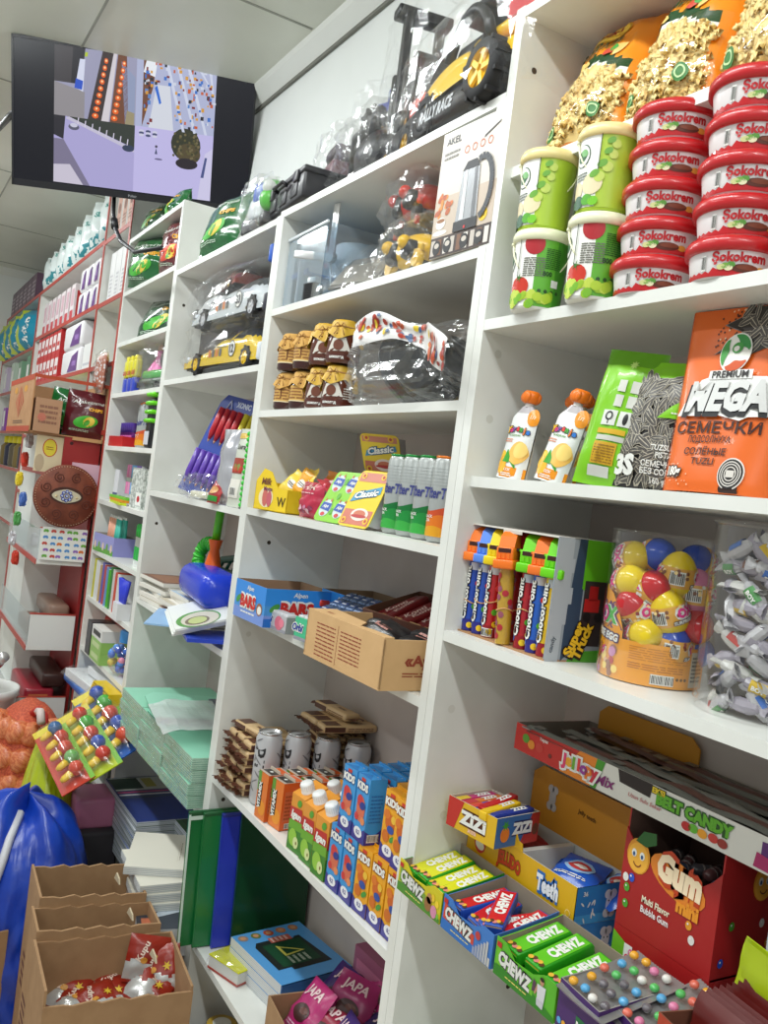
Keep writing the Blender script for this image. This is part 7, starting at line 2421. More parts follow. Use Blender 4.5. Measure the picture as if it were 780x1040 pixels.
b.build('small_toy', t)['kind'] = 'stuff'
t = thing('pen_card', 'blue card of purple, red and yellow pens leaning in the corner', 'pen card', (-2.19,.745, V2), radians(12), rx=radians(-10), ry=radians(8))
b = MB(); b.prism([(-.14,0),(.13,0),(.13,.275),(-.06,.275),(-.085,.25)], -.001,.001, C(44,70,160,.35))
S = Flat((0,-.001,0),(1,0,0),(0,0,1),(0,-1,0)); b.txt(S, 'XONIC', .03,.250,.014, C(206,214,236), l=.0008, bold=.04)
for u in (-.03,.09):
 b.tube([(u - .012,-.003,.240),(u, -.003,.262),(u + .012,-.003,.240)], .0022, C(206,214,236),5)
b.build('card', t)
for k in range(13):
 b = MB(); x = (-.105 + .030 * k) if k < 6 else (-.062 + .030 * (k - 6)); z = .03 if k < 6 else .150
 cm = C(104,70,176,.3) if k < 6 else C(190,40,50,.3) if k < 10 else C(214,196,40,.3)
 b.tube([(x, -.010, z),(x + .004,-.010, z + .02),(x + .014,-.010, z + .088)], [.004,.0085,.0085], cm, 8); b.tube([(x - .002,-.010, z - .008),(x, -.010, z)], [.001,.004], C(200,150,110,.5),6)
 b.build('pen', t)
t = thing('silver_film_pack', 'silver crinkled film pack standing in front of the pen card', 'packet', (-1.955,.715, V2), radians(8))
b = MB(); pillow(b, .085,.175,.03, C(206,206,212,.22,.6),4,14,18,.03,1.4); b.build('film_pack', t)
b = MB(); b.rbox(-.03,.03,-.004,.004,.01,.08, C(226,190,190,.4),.003); b.build('insert', t)
def d_soup(b, S):
 b.rect(S, -.024,.02,.024,.062, C(230,226,216), l=.0006); b.rect(S, -.024,.075,.024,.11, C(160,60,40), l=.0006)
 for k in range(5): b.disc(S, -.018 + .009 * k, .085 + .004 * (k % 2),.008, C(*((190,60,40),(120,140,60))[k % 2]), l=.0010)
 b.txt(S, 'Suvra', 0,.130,.012, C(60,60,60), w=.04, l=.0008); b.bars(S, -.012,.024,.012,.044, l=.0010); b.rect(S, -.028,.155,.028,.168, C(206,170,60), l=.0006)
sachet('soup_packet', 'tall white and green soup packet at the right end of the shelf', (-1.885,.708, V2),.062,.178,.016, C(206,210,196,.3), radians(6), radians(-5),0, d_soup, None, 5, 'packet')
b = MB(); b.rbox(-.008,.010,-.01,.05,0,.17, C(50,170,50,.35),.003)
for k in range(14): b.sphere((.0,-.011,.008 + .012 * k),.0055, C(60,196,60,.3),8,6)
tag(b.build('green_packet', None, (-1.838,.72, V2)), 'bright green knobbly packet wedged against the right panel', 'packet')
sachet('burger_sweet_packet', 'red and green sweet packet with a burger print, low in front', (-1.975,.692, V2),.06,.055,.018, C(170,50,50,.3),.1,-.3,0, lambda b, S: (b.disc(S, 0,.03,.02, C(206,150,90),.010, l=.0008), b.rect(S, -.026,.004,.026,.016, C(40,150,50), l=.0008)), None, 6, 'packet')
t = thing('crumpled_film_bag', 'crumpled clear bag at the left front of the pen shelf', 'bag', (-2.17,.735, V2),0)
b = MB(); blob(b, (0,0,.03),(.115,.05,.032), FILM2,8,.8,.35,4,4); b.build('film_bag', t)
b = MB(); b.rbox(-.05,.06,-.02,.02,.004,.02, C(220,216,190,.5),.006); b.build('contents', t)
t = thing('clothes_hanger', 'dark green plastic hanger lying behind the blue toy', 'hanger', (-2.10,.845, V3 + .125), radians(4), rx=radians(-25))
b = MB(); GH = C(16,80,60,.35)
b.tube([(-.21,0,0),(-.17,0,.028),(-.06,0,.05),(.0,0,.055),(.06,0,.05),(.17,0,.028),(.21,0,0)], .010, GH, 8); b.tube([(-.20,0,.002),(.20,0,.002)], .007, GH, 8)
for k in range(9): b.tube([(-.16 + .04 * k, 0,.004),(-.16 + .04 * k, 0,.03 + .018 * (1 - abs(k - 4) / 4))], .005, GH, 6)
b.build('hanger_body', t)
t = thing('bubble_toy', 'blue plastic bubble toy with a green hose, orange funnel and green stick', 'toy', (-2.09,.755, V3 + .060), radians(-6))
b = MB(); b.rbox(-.145,.145,-.055,.055,.0,.085, C(28,60,200,.25),.034,4); b.build('body', t)
HP = [(-.125,.0,.045),(-.150,.0,.060),(-.168,.0,.090),(-.162,.005,.118),(-.140,.012,.136),(-.112,.018,.138),(-.092,.02,.128)]
b = MB(); b.tube(HP, .015, C(50,190,40,.35),12)
for (p, q) in zip(HP, HP[1:]):
 for f in (.3,.8): c_ = Vector(p).lerp(Vector(q), f); d_ = (Vector(q) - Vector(p)).normalized() * .003; b.tube([c_ - d_, c_ + d_], .0175, C(46,180,36,.35),12)
b.build('hose', t)
b = MB(); b.lathe([(.022,-.045),(.012,0),(.019,.025)], C(236,100,30,.35),16, c=(-.085,.02,.125)); b.build('funnel', t)
b = MB(); b.tube([(-.085,.02,.15),(-.068,.02,.255)], .011, C(90,190,30,.35),12); b.tube([(-.068,.02,.255),(-.066,.02,.268)], .0118, C(226,90,40,.4),12); b.build('stick', t)
rd = random.Random(17)
BC_ = [(200,190,170),(120,80,60),(230,228,220),(236,232,224),(150,100,70),(214,210,200),(190,210,226)]
for k in range(16):
 w_, d_ = rd.uniform(.15,.20), rd.uniform(.12,.16)
 i, lv = k % 3, k // 3
 b = MB(); b.box(-w_ / 2, w_ / 2,-d_ / 2, d_ / 2,0,.0105, C(226,222,212,.7), top=C(*BC_[k % 7], .4))
 S = Flat((0,0,.0105),(1,0,0),(0,1,0),(0,0,1)); b.rect(S, -w_ * .4,-d_ * .4, w_ * .4, d_ * .1, C(*BC_[(k + 3) % 7], .4), l=.0003); b.lines(S, -w_ * .3, d_ * .2, w_ * .3, d_ * .35,2, C(110,100,90), l=.0006, seed=k)
 z = V3 + .0115 * lv
 tag(b.build('school_booklet', None, (-2.43 + .205 * i + rd.uniform(-.012,.012),.785 + rd.uniform(-.012,.012), z), rd.uniform(-.12,.12)), 'booklet in the %s pile under the hanger, %s from the bottom' % (('left', 'middle', 'right')[i], ORD[lv + 1]), 'booklet', 'booklets under the bubble toy')
t = thing('bowl_print_sheet', 'large white folder printed with a green-rimmed bowl, hanging over the shelf edge', 'folder', (-1.975,.682, V3 + .036), radians(-12), rx=radians(17), ry=radians(3))
t.scale = (.85,.8,1)
b = MB()
for k in range(3):
 b.box(-.15 + .008 * k, .13 + .008 * k, -.07 + .005 * k, .10,.006 * k, .006 * k + .0045, C(232,234,230,.4))
S = Flat((0,0,.0168),(1,0,0),(0,1,0),(0,0,1)); b.disc(S, .08,.01,.085, C(86,150,70),.062, l=.0003, n=30); b.disc(S, .085,.014,.075, C(206,200,184),.053, l=.0006, n=30); b.disc(S, .10,.005,.045, C(120,110,90),.034, l=.0009); b.disc(S, .10,.006,.036, C(186,196,130),.026, l=.0012)
b.build('folded_sheet', t)
tag((lambda b: (b.box(-.12,.12,-.05,.06,0,.004, C(150,190,230,.35)), b.build('blue_card', None, (-2.08,.668, V3 + .018), radians(-24)))[1])(MB()), 'pale blue card poking out below the bowl-print folder', 'card')
tag((lambda b: (b.box(-.06,.06,-.05,.06,0,.008, C(40,70,190,.35)), b.build('blue_booklet', None, (-1.88,.684, V3 + .012), radians(-10)))[1])(MB()), 'deep blue booklet at the right end under the bowl-print folder', 'booklet')
MINT = nodes_mat('mint_paper_edges', (150,190,166),(190,220,200),90,.6, stretch=(.2,.2,6)); MINTT = C(150,214,186,.45)
for c_ in range(3):
 for lv in range(4):
  t = thing('notebook_pack', 'film-wrapped pack of mint notebooks, %s column, %s from the bottom' % (('left', 'middle', 'right')[c_], ORD[lv + 1]), 'notebook pack', (-2.348 + .207 * c_ + .004 * (lv % 2),.800, V4 + .0287 * lv), radians((1,-1,2,0,1)[lv]), 'film-wrapped mint notebook packs')
  b = MB(); b.box(-.101,.101,-.13,.12,.0005,.0275, MINT, top=MINTT)
  for k in range(5): b.box(-.1015,.1015,-.1305,.1205,.003 + .005 * k, .0042 + .005 * k, C(120,166,146,.6))
  b.build('notebooks', t)
  b = MB(); b.grid(lambda u, v: Vector((-.102 + .204 * u, -.1325 - .003 * abs(noise.noise(Vector((u * 12, v * 2, lv + c_ * 7)))),.001 + .0268 * v)),24,4, FILM2, sm=False); b.grid(lambda u, v: Vector((.1025 + .0005 * abs(noise.noise(Vector((u * 12, v * 2, lv + 5)))),-.13 + .25 * u, .001 + .0268 * v)),16,4, FILM2, sm=False); b.build('film_wrap', t)
for k in range(6):
 b = MB(); b.box(-.10,.10,-.105,.105,0,.003, C(120,186,160,.5), top=C(158,222,196,.4))
 tag(b.build('mint_notebook', None, (-2.16 - .018 * (5 - k),.800 - .006 * k, V4 + .1155 + .0034 * k), radians(-9 - 2 * (5 - k))), 'loose mint notebook fanned on top of the packs, %s from the top' % ORD[6 - k], 'notebook', 'loose mint notebooks')
b = MB(); b.grid(lambda u, v: Vector((-.13 + .26 * u, -.09 + .16 * v, .002 + .006 * noise.noise(Vector((u * 4, v * 4,2))) - .05 * max(0,.25 - v) * 1.0)),16,12, film('milky_film', lo=.08, hi=.4, bump=.4, haze=.55), sm=False)
tag(b.build('film_sheet', None, (-2.04,.735, V4 + .149), radians(-8)), 'milky film sheet lying over the right mint notebooks', 'film sheet')
b = MB(); b.box(-.10,.10,-.06,.06,0,.03, C(120,116,120,.4), top=C(90,90,110,.3))
S = Flat((0,0,.03),(1,0,0),(0,1,0),(0,0,1)); b.disc(S, .0,.0,.04, C(90,130,180),.03, l=.0004); b.disc(S, -.05,0,.03, C(170,120,110),.03, l=.0006)
tag(b.build('picture_book', None, (-2.10,.888, V4 + .1155)), 'picture books lying at the back behind the mint notebooks', 'books')
for c_ in range(2):
 for lv in range(7):
  b = MB(); cc = [(60,90,60),(206,206,200),(70,100,170),(226,226,222),(90,110,150),(206,210,214),(44,60,120)][(lv + c_) % 7]
  b.box(-.165,.165,-.125,.115,0,.0205, C(206,210,214,.5), top=C(*cc, .3))
  for k in range(4): b.box(-.1655,.1655,-.1255,.1,.003 + .0045 * k, .0045 + .0045 * k, C(*[(150,160,170),(90,110,90),(190,196,200)][(k + lv) % 3], .4))
  S = Flat((0,0,.0205),(1,0,0),(0,1,0),(0,0,1))
  if lv == 6 and c_ == 0:
   b.rect(S, -.16,-.12,-.06,.11, C(216,220,206), l=.0003); b.rect(S, -.155,-.12,-.07,-.04, C(40,70,50), l=.0005); b.rect(S, -.15,-.03,-.08,.0, C(196,190,90), l=.0005)
   for k in range(3): b.rect(S, -.05 + .02 * k, -.12,-.04 + .02 * k, .11, C(*((206,90,130),(230,230,226),(80,90,100))[k]), l=.0005)
  if lv == 6 and c_ == 1:
   b.rect(S, -.16,-.11,.16,.11, C(30,60,160), l=.0003); b.rect(S, -.16,-.11,.16,-.03, C(60,80,60), l=.0005); b.poly(S, [(-.02,-.05),(-.006,.02),(0,.10),(.006,.02),(.02,-.05)], C(44,40,44), l=.0007); b.rect(S, -.16,-.05,.16,-.035, C(190,200,150), l=.0006)
  tag(b.build('magazine_pack', None, (-2.36 + .33 * c_, (.80,.905)[c_], V5 + .021 * lv), radians((1,-1,0)[lv % 3])), 'film-wrapped magazine pack, %s stack, %s from the bottom' % (('left', 'right')[c_], ORD[lv + 1]), 'magazines', 'magazine packs on the low shelf')
for k in range(7):
 b = MB(); b.box(-.10,.10,-.075,.07,0,.019, C(222,222,216,.6), top=C(226,222,208,.5))
 for q in range(4): b.box(-.1005,.1005,-.0755,.07,.002 + .004 * q, .0032 + .004 * q, C(176,180,184,.6))
 S = Flat((0,0,.019),(1,0,0),(0,1,0),(0,0,1)); b.rect(S, -.06,.040,.06,.0406, C(190,180,160), l=.0003); b.lines(S, -.05,.044,.05,.048,1, C(160,150,130), l=.0004, seed=4)
 tag(b.build('white_notebook', None, (-2.028 + (.005 * (k % 3),-.012)[k == 6] + .012 * (6 - k),.700 - .006 * (k % 2), V5 + .0005 + .0195 * k), radians(-22 if k == 6 else -6 + 2 * (k % 3))), 'white notebook in the pile jutting from the low shelf, %s from the bottom' % ORD[k + 1], 'notebook', 'white notebooks low down')
b = MB(); b.box(-.07,.07,-.06,.06,0,.06, C(206,206,210,.5), top=C(60,66,76,.3)); S = Flat((0,0,.06),(1,0,0),(0,1,0),(0,0,1)); b.txt(S, 'N', -.01,-.02,.05, C(190,200,210), l=.0004, bold=.06, rot=.4); b.rect(S, .02,-.05,.06,-.02, C(190,110,80), l=.0004)
tag(b.build('dark_cover_book', None, (-1.885,.668, V5 + .0005), radians(-12)), 'film-wrapped dark-covered books at the foot of the white notebooks', 'books')
# narrow unit of stationery
N = {k: z + .0147 for k, z in zip('abcdefghijkl', (2.085,1.900,1.7235,1.5475,1.368,1.1815,1.008,.845,.670,.505,.33,.06))}
chips('green chips bag on the high board under the screen, left one', (-3.03,.735, N['a']),.22,.105,.06, CG, .1,-.3,0,3)
chips('green chips bag on the high board under the screen, right one', (-2.80,.735, N['a']),.20,.095,.06, CG, -.1,-.4,.0,8)
chips('tall green chips bag leaning on the board level with the unit top, left', (-3.00,.735, N['b']),.27,.172,.09, CG, .25,-.06,.10,4)
chips('maroon chips bag leaning beside the tall green one', (-2.70,.74, N['b']),.22,.172,.08, CM, .2,-.08,.08,6, leaf=False)
chips('dark green chips bag lying slumped one board lower', (-2.90,.765, N['c']),.28,.155,.07, C(22,70,40,.22, coat=.4),.3,-.35,0,9)
chips('maroon chips bag behind the slumped green one', (-2.68,.82, N['c']),.22,.150,.07, CM, .1,-.2,-.1,11, leaf=False)
for k in range(3):
 b = MB(); b.rbox(-.020,.020,-.012,.012,0,.055, C(50,70,180,.3),.006); b.rbox(-.022,.022,-.012,.012,.055,.115, C(214,206,40,.3),.006); b.txt(Flat((0,-.0125,0),(1,0,0),(0,0,1),(0,-1,0)), 'GLUE', 0,.065,.012, C(190,40,40), l=.001, bold=.05); b.rbox(-.012,.012,-.01,.01,.112,.13, C(230,220,60,.3),.004)
 tag(b.build('glue_tube', None, (-3.105 + .055 * k, .735, N['d'])), 'yellow and blue glue tube, %s from the left by the bagged doll' % ORD[k + 1], 'glue', 'glue tubes')
t = thing('doll_car_set', 'bagged pink doll with a green toy car', 'toy', (-2.82,.79, N['d']),.1)
b = MB(); b.rbox(-.13,.12,-.05,.05,.012,.05, C(40,60,44,.3),.014); b.rbox(-.11,.10,-.048,.048,.04,.075, C(60,170,60,.25),.014)
for sx in (-.08,.07): b.lathe([(.022,-.008),(.022,.008)], RUBBER, 14, c=(sx, -.045,.022))
b.build('green_car', t)
b = MB(); b.lathe([(.045,.07),(.02,.12),(.022,.14)], C(236,110,180,.4),16, c=(-.06,0,0)); b.sphere((-.06,0,.148),.018, C(226,180,150,.5),10,8); b.sphere((-.06,.004,.150),.020, C(60,40,36,.6),10,8, kz=.9); b.rbox(-.02,.10,-.03,.03,.08,.14, C(90,80,84,.4),.02); b.build('pink_doll', t)
b = MB(); blob(b, (0,0,.078),(.15,.07,.082), FILM2,12,.6,.18,4,3); b.build('clear_bag', t)
b = MB(); open_tray(b, .16,.09,.035, C(190,34,40,.35)); tag(b.build('red_tray', None, (-3.07,.755, N['e']),.05), 'red tray holding purple glue sticks', 'tray')
for k in range(6):
 b = MB(); b.lathe([(.012,0),(.012,.05),(.0125,.05),(.0125,.082)], [C(150,70,170,.3), C(90,60,160,.3), C(80,50,150,.3)], 12); b.rect(Cyl((0,0,0),.0122,0),-.012,.01,.012,.04, C(206,90,160), l=.0003, nu=6)
 tag(b.build('glue_stick', None, (-3.13 + .025 * k, .75, N['e'] + .002)), 'purple glue stick, %s from the left in the red tray' % ORD[k + 1], 'glue stick', 'glue sticks in the red tray')
for k, (x, y) in enumerate(((-2.90,.76),(-2.835,.75),(-2.87,.81))): dup(cp['orange'], (x, y, N['e']), None, 'orange iced tea can on the narrow unit beside the red tray, %s' % ('left', 'right', 'behind')[k], 'iced tea cans on the narrow unit', scale=1.12)
t = thing('black_marker_stand', 'black toy stand with lime green clips by the right panel', 'toy', (-2.64,.72, N['e']),0)
b = MB(); b.rbox(-.03,.03,-.02,.02,0,.15, C(26,26,30,.4),.008); b.rect(Flat((0,-.021,0),(1,0,0),(0,0,1),(0,-1,0)),-.025,.01,.025,.05, C(206,206,214), l=.001); b.build('stand', t)
for k in range(4): b = MB(); b.rbox(-.036,.036,-.028,.028,.075 + .026 * k, .088 + .026 * k, C(110,220,30,.3),.006); b.build('green_clip', t)
for k in range(7):
 cc = ((226,130,180),(226,150,190),(110,170,220),(90,160,220),(140,110,200),(130,100,190),(206,206,214))[k]
 b = MB(); b.lathe([(.009,0),(.009,.085),(.010,.085),(.010,.128)], [C(226,226,232,.3), C(*cc, .3), C(*cc, .3)], 12); b.rect(Cyl((0,0,0),.0092,.5),-.008,.03,.008,.07, C(*cc), l=.0003, nu=4)
 tag(b.build('highlighter', None, (-3.04 + .030 * k, .765, N['f'] + .003)), '%s pen standing in the clear pack, %s from the left' % (('pink', 'pink', 'blue', 'blue', 'purple', 'purple', 'white')[k], ORD[k + 1]), 'pen', 'pens standing on the narrow unit')
for k in range(2):
 b = MB(); b.box(-.045,.045,-.012,.012,0,.125, nodes_mat('speckled_pack', (150,156,150),(216,220,214),120,.4)); b.rect(Flat((0,-.012,0),(1,0,0),(0,0,1),(0,-1,0)),.0,.01,.04,.05, WHITE, l=.0006); b.disc(Flat((0,-.012,0),(1,0,0),(0,0,1),(0,-1,0)),.02,.03,.010, C(190,40,50), l=.0010)
 tag(b.build('speckled_pack', None, (-2.75 + .08 * k, .73 + .02 * k, N['f']),.15), 'grey speckled stationery pack, %s' % ('left one in front', 'right one behind')[k], 'packet', 'grey speckled packs')
for k in range(6):
 b = MB(); b.box(-.11,.11,-.012,.012,0,.008, C(*((206,226,40),(236,150,40),(120,210,60),(226,220,50),(240,120,90),(150,220,50))[k], .35)); b.lines(Flat((0,0,.008),(1,0,0),(0,1,0),(0,0,1)),-.1,-.006,.1,.006,1, C(90,100,40), l=.0004, seed=k)
 tag(b.build('neon_ruler', None, (-2.95,.715 + .004 * k, N['f'] + .0085 * k if k < 3 else N['f'] + .0085 * (k - 3)),.05 * k - .1), 'neon ruler lying in front of the pens, %s' % ORD[k + 1], 'ruler', 'neon rulers') if k < 3 else None
b = MB(); b.box(-.03,.03,-.03,.03,0,.11, C(220,220,226,.4)); b.rect(Flat((0,-.03,0),(1,0,0),(0,0,1),(0,-1,0)),-.03,0,.03,.03, C(40,50,120), l=.0005); tag(b.build('white_carton', None, (-3.11,.77, N['f'])), 'white and navy carton at the left end beside the pens', 'carton')
t = thing('pen_display_box', 'lilac box holding peach and teal pens', 'box', (-3.03,.745, N['g']),.1)
b = MB(); open_tray(b, .20,.085,.062, C(150,150,210,.4)); S = Flat((0,-.0425,0),(1,0,0),(0,0,1),(0,-1,0)); b.rect(S, -.1,0,.1,.016, C(90,160,50), l=.0003)
for k in range(5): b.disc(S, -.08 + .04 * k, .022,.010, C(*((226,200,180),(110,170,60))[k % 2]),.014, l=.0006)
b.build('box_body', t)
for k in range(14):
 b = MB(); b.tube([(0,0,0),(.004,0,.115)], [.006,.005], C(236,170,140,.35) if k < 4 else C(70,190,170,.35),8); b.tube([(.004,0,.115),(.005,0,.124)], [.005,.002], WHITE, 8)
 tag(b.build('pen', None, (-3.10 + .022 * (k % 7),.735 + .024 * (k // 7), N['g'] + .004),.3 * k), '%s pen in the lilac box, %s from the left in the %s row' % ('peach' if k < 4 else 'teal', ORD[k % 7 + 1], ('front', 'back')[k // 7]), 'pen', 'pens in the lilac box')
for k in range(7):
 b = MB(); b.lathe([(.010,0),(.010,.09),(.011,.09),(.011,.125),(.006,.13)], [C(226,230,226,.3), C(30,170,60,.3), C(30,170,60,.3), C(30,160,60,.3)], 12); b.rect(Cyl((0,0,0),.0102,.5),-.009,.02,.009,.06, C(40,170,70), l=.0003, nu=4)
 tag(b.build('green_marker', None, (-2.715 + .0235 * k, .735, N['g'])), 'green-capped marker, %s from the left in its row' % ORD[k + 1], 'marker', 'green-capped markers')
t = thing('bagged_toy', 'clear bag with a pink part behind the green markers', 'toy', (-2.74,.835, N['g']),0)
b = MB(); b.sphere((.05,0,.08),.035, C(226,80,150,.4),12,8); b.rbox(-.06,.02,-.03,.03,0,.09, C(150,150,160,.4),.02); b.build('toy_body', t); b = MB(); blob(b, (0,0,.07),(.11,.05,.07), FILM2,15,.7,.2,4,3); b.build('clear_bag', t)
NB = [(206,200,70),(226,228,226),(230,230,232),(206,170,110),(110,110,190),(200,90,90),(120,160,220),(90,190,50),(70,140,70),(226,226,226),(214,90,70),(236,236,232)]
for k, cc in enumerate(NB):
 b = MB(); h_ = .135 - .004 * (k % 4); b.box(-.007,.007,-.05,.05,0, h_, C(226,226,220,.6), front=C(*cc, .4), left=C(*cc, .4), right=C(*cc, .4)); S = Flat((.007,0,0),(0,1,0),(0,0,1),(1,0,0)); b.rect(S, -.04, h_ * .55,.04, h_ * .8, WHITE, l=.0004)
 for q in range(4): b.rect(Flat((0,-.05,0),(1,0,0),(0,0,1),(0,-1,0)),-.005,.015 + .03 * q, .005,.028 + .03 * q, C(*NB[(k + q + 2) % 12]), l=.0004)
 tag(b.build('notepad', None, (-3.115 + .030 * k, .755, N['h']),-.25), 'upright notepad, %s from the left on the board under the markers' % ORD[k + 1], 'notepad', 'upright notepads')
t = thing('blue_pen_fan', 'fan of blue pens standing at the right end beside the notepads', 'pens', (-2.70,.705, N['h']),0)
for k in range(9): b = MB(); b.tube([(.012 * (k - 4) * .3,0,.02),(.012 * (k - 4),0,.12)], [.004,.007], C(40,56,200,.3),6); b.build('pen', t)
b = MB(); b.box(-.03,.03,-.02,.02,0,.05, C(226,226,228,.4)); b.build('holder', t)
for k in range(4):
 b = MB(); b.rbox(-.15,.15,-.08,.08,0,.036, C(*((196,50,30),(206,90,40),(190,40,34),(210,60,36))[k], .35),.006); b.rect(Flat((0,-.08,0),(1,0,0),(0,0,1),(0,-1,0)),-.12,.008,.12,.028, C(236,150,50), l=.0005)
 tag(b.build('paint_box', None, (-2.99,.845, N['i'] + .0365 * k)), 'flat red-orange paint box at the back, %s from the bottom' % ORD[k + 1], 'paint box', 'red-orange paint boxes')
for k in range(3):
 b = MB(); b.box(-.07,.07,-.045,.045,0,.036, C(150,196,100,.4) if k < 2 else C(226,226,222,.4)); S = Flat((0,-.045,0),(1,0,0),(0,0,1),(0,-1,0)); b.rect(S, -.05,.01,.05,.026, C(200,220,160) if k < 2 else BLACK, l=.0005)
 tag(b.build('stationery_box', None, (-2.905,.735, N['i'] + .0365 * k)),('lower pale green box in the small stack', 'upper pale green box in the small stack', 'white and black box on the pale green boxes')[k], 'box')
b = MB(); b.box(-.03,.03,-.045,.045,0,.11, C(60,60,64,.4)); tag(b.build('grey_box', None, (-3.02,.735, N['i'])), 'dark grey box left of the green box stack', 'box')
t = thing('bead_jar', 'round clear jar of blue, pink and yellow beads with a blue cap', 'jar', (-2.715,.745, N['i']),0)
b = MB(); b.lathe([(.035,0),(.058,.03),(.06,.06),(.04,.095),(.025,.105)], CLEAR, 24); b.build('glass', t)
rd = random.Random(8); b = MB()
for k in range(60): a, z = rd.uniform(0,6.28), rd.uniform(.012,.09); r = .050 * sin(min(1, z / .04) * 1.3) * (1 if z < .07 else .75); b.sphere((r * cos(a), r * sin(a), z),.011, C(*rd.choice(((60,110,210),(236,150,180),(240,210,70),(90,150,230),(40,80,190))),.3),8,6)
b.build('beads', t)['kind'] = 'stuff'
b = MB(); b.lathe([(.030,.102),(.030,.135),(.026,.138)], C(60,140,210,.35),20); b.build('cap', t)
for k in range(6):
 b = MB(); b.box(-.085,.085,-.020,.020,0,.0065, C(226,190,20,.35)); b.lines(Flat((0,-.02,0),(1,0,0),(0,0,1),(0,-1,0)),-.08,.001,.08,.005,1, C(120,96,10), l=.0004, seed=k)
 tag(b.build('yellow_ruler', None, (-2.640,.668 + .002 * k, N['j'] + .105 + .0068 * k),.06), 'yellow ruler in the bundle by the bead jar board, %s from the bottom' % ORD[k + 1], 'ruler', 'bundled yellow rulers')
b = MB(); b.box(-.27,.24,-.05,.16,0,.047, C(120,126,120,.5)); b.rect(Flat((0,-.05,0),(1,0,0),(0,0,1),(0,-1,0)),-.2,.01,.2,.035, C(80,110,84), l=.0004); tag(b.build('flat_grey_pack', None, (-2.86,.76, N['j'])), 'flat grey pack underneath the blue document case', 'pack')
b = MB(); b.rbox(-.27,.25,-.07,.12,0,.026, C(40,110,200,.3),.006); tag(b.build('blue_document_case', None, (-2.87,.73, N['j'] + .0475), radians(2)), 'blue flat document case on the low board under the bead jar', 'document case')
for k in range(2):
 t = thing('paper_ream_pack', 'clear-wrapped white paper pack, %s' % ('on the blue document case', 'standing behind on the same board')[k], 'paper pack', (-2.91 + .10 * k, .735 + .05 * k, N['j'] + .0745 + .030 * k), radians(6))
 b = MB(); b.box(-.19,.19,-.07,.09,0,.024, C(226,228,230,.5)); b.build('paper', t); b = MB(); b.grid(lambda u, v: Vector((-.20 + .40 * u, -.085 + .18 * v, .029 + .006 * noise.noise(Vector((u * 7, v * 5, k))) - .025 * max(0,.12 - v) * 8)),22,12, FILM2, sm=False); b.build('film_wrap', t)
b = MB(); b.box(-.20,.12,-.10,.1,0,.10, C(110,116,112,.5)); b.rect(Flat((0,-.1,0),(1,0,0),(0,0,1),(0,-1,0)),-.18,.03,.1,.08, C(70,90,70), l=.0004); tag(b.build('grey_carton', None, (-2.80,.82, N['k'])), 'grey carton in the dark at the low board behind the toy packs', 'carton')
# red-edged units further on
shelf_unit('white shelf unit with red edging just beyond the narrow unit', -3.62,-3.197,2.52, [.06,1.18,1.42,1.665,1.910,2.160,2.505], red=True, yf=.705)
shelf_unit('lower white shelf unit with red edging holding diapers and tissue rolls', -5.26,-3.6225,2.20, [.06,1.1,1.40,1.675,1.93,2.185], red=True, yf=.72)
shelf_unit('far white shelf unit against the end wall', -6.64,-5.263,2.20, [.06,.9,1.205,1.42,1.67,1.89,2.185], red=True, yf=.72)
for k in range(4):
 mb, F = pack(.085,.12,.21, C(226,218,212,.4)); mb.rect(F['f'], -.03,.03,.03,.17, C(200,150,130), l=.0005); mb.disc(F['f'], 0,.12,.02, C(120,70,50), l=.0009); mb.lines(F['f'], -.03,.05,.03,.09,3, C(150,100,80), l=.0008, seed=k)
 tag(mb.build('printed_carton', None, (-3.54 + .092 * k, .79,2.1757)), 'white carton with brown print on the high red-edged board, %s from the left' % ORD[k + 1], 'carton', 'brown-printed cartons')
 mb, F = pack(.085,.14,.20, C(232,232,232,.4)); mb.lines(F['f'], -.02,.03,.02,.12,6, C(196,196,200), l=.0005, seed=k); mb.ring(F['f'], 0,.05,.016,.0175, C(190,190,196), l=.0006); mb.rect(F['r'], -.05,.03,.05,.16, C(222,222,224), l=.0004)
 tag(mb.build('plain_carton', None, (-3.54 + .092 * k, .80,1.9257)), 'plain white carton on the red-edged board below, %s from the left' % ORD[k + 1], 'carton', 'plain white cartons')
sachet('yellow_packet', 'yellow packet with a black top behind the film bag', (-3.36,.79,1.681),.13,.18,.05, lambda u, v, f: C(236,196,20,.3) if v < .8 else C(40,40,40,.3),.2,-.1,.1, lambda b, S: b.txt(S, 'OO', 0,.07,.03, C(60,50,20), l=.001), None, 2, 'packet')
t = thing('sweet_film_bag', 'clear hanging bag of brown and white sweets beside the narrow unit', 'bag of sweets', (-3.275,.680,1.565),0)
t.scale = (.62,.62,.72)
b = MB(); S = pillow(b, .17,.20,.07, nodes_mat('mixed_sweets_print', (226,226,226),(170,96,66),60,.35, 'voronoi', pos=(.25,.5)),5,14,16,.04,1.5); b.build('sweets', t)
b = MB(); pillow(b, .185,.22,.085, FILM2,6,12,14,.04,1.6); b.build('clear_bag', t)
DP = C(216,226,224,.3, coat=.2)
def d_dia(b, S):
 b.txt(S, 'SLEEPY', 0,.150,.022, C(60,150,140), w=.13, l=.001, bold=.03); b.poly(S, [(-.10,.02),(-.10,.06),(.0,.08),(.10,.06),(.10,.02)], C(40,130,140), l=.0008); b.txt(S, 'SPO', .02,.075,.020, C(60,70,150), l=.0012, bold=.03)
for k in range(8):
 sachet('diaper_pack', 'white and teal diaper pack on the red-edged unit top, %s from the left' % ORD[k + 1], (-5.14 + .195 * k, .80,2.2005),.22,(.19,.19,.20,.20,.205,.22,.235,.235)[k], .14, DP, .75,-.04,0, d_dia, 'diaper packs in a row', k + 5, 'diaper pack')
PUR = C(100,50,130,.35)
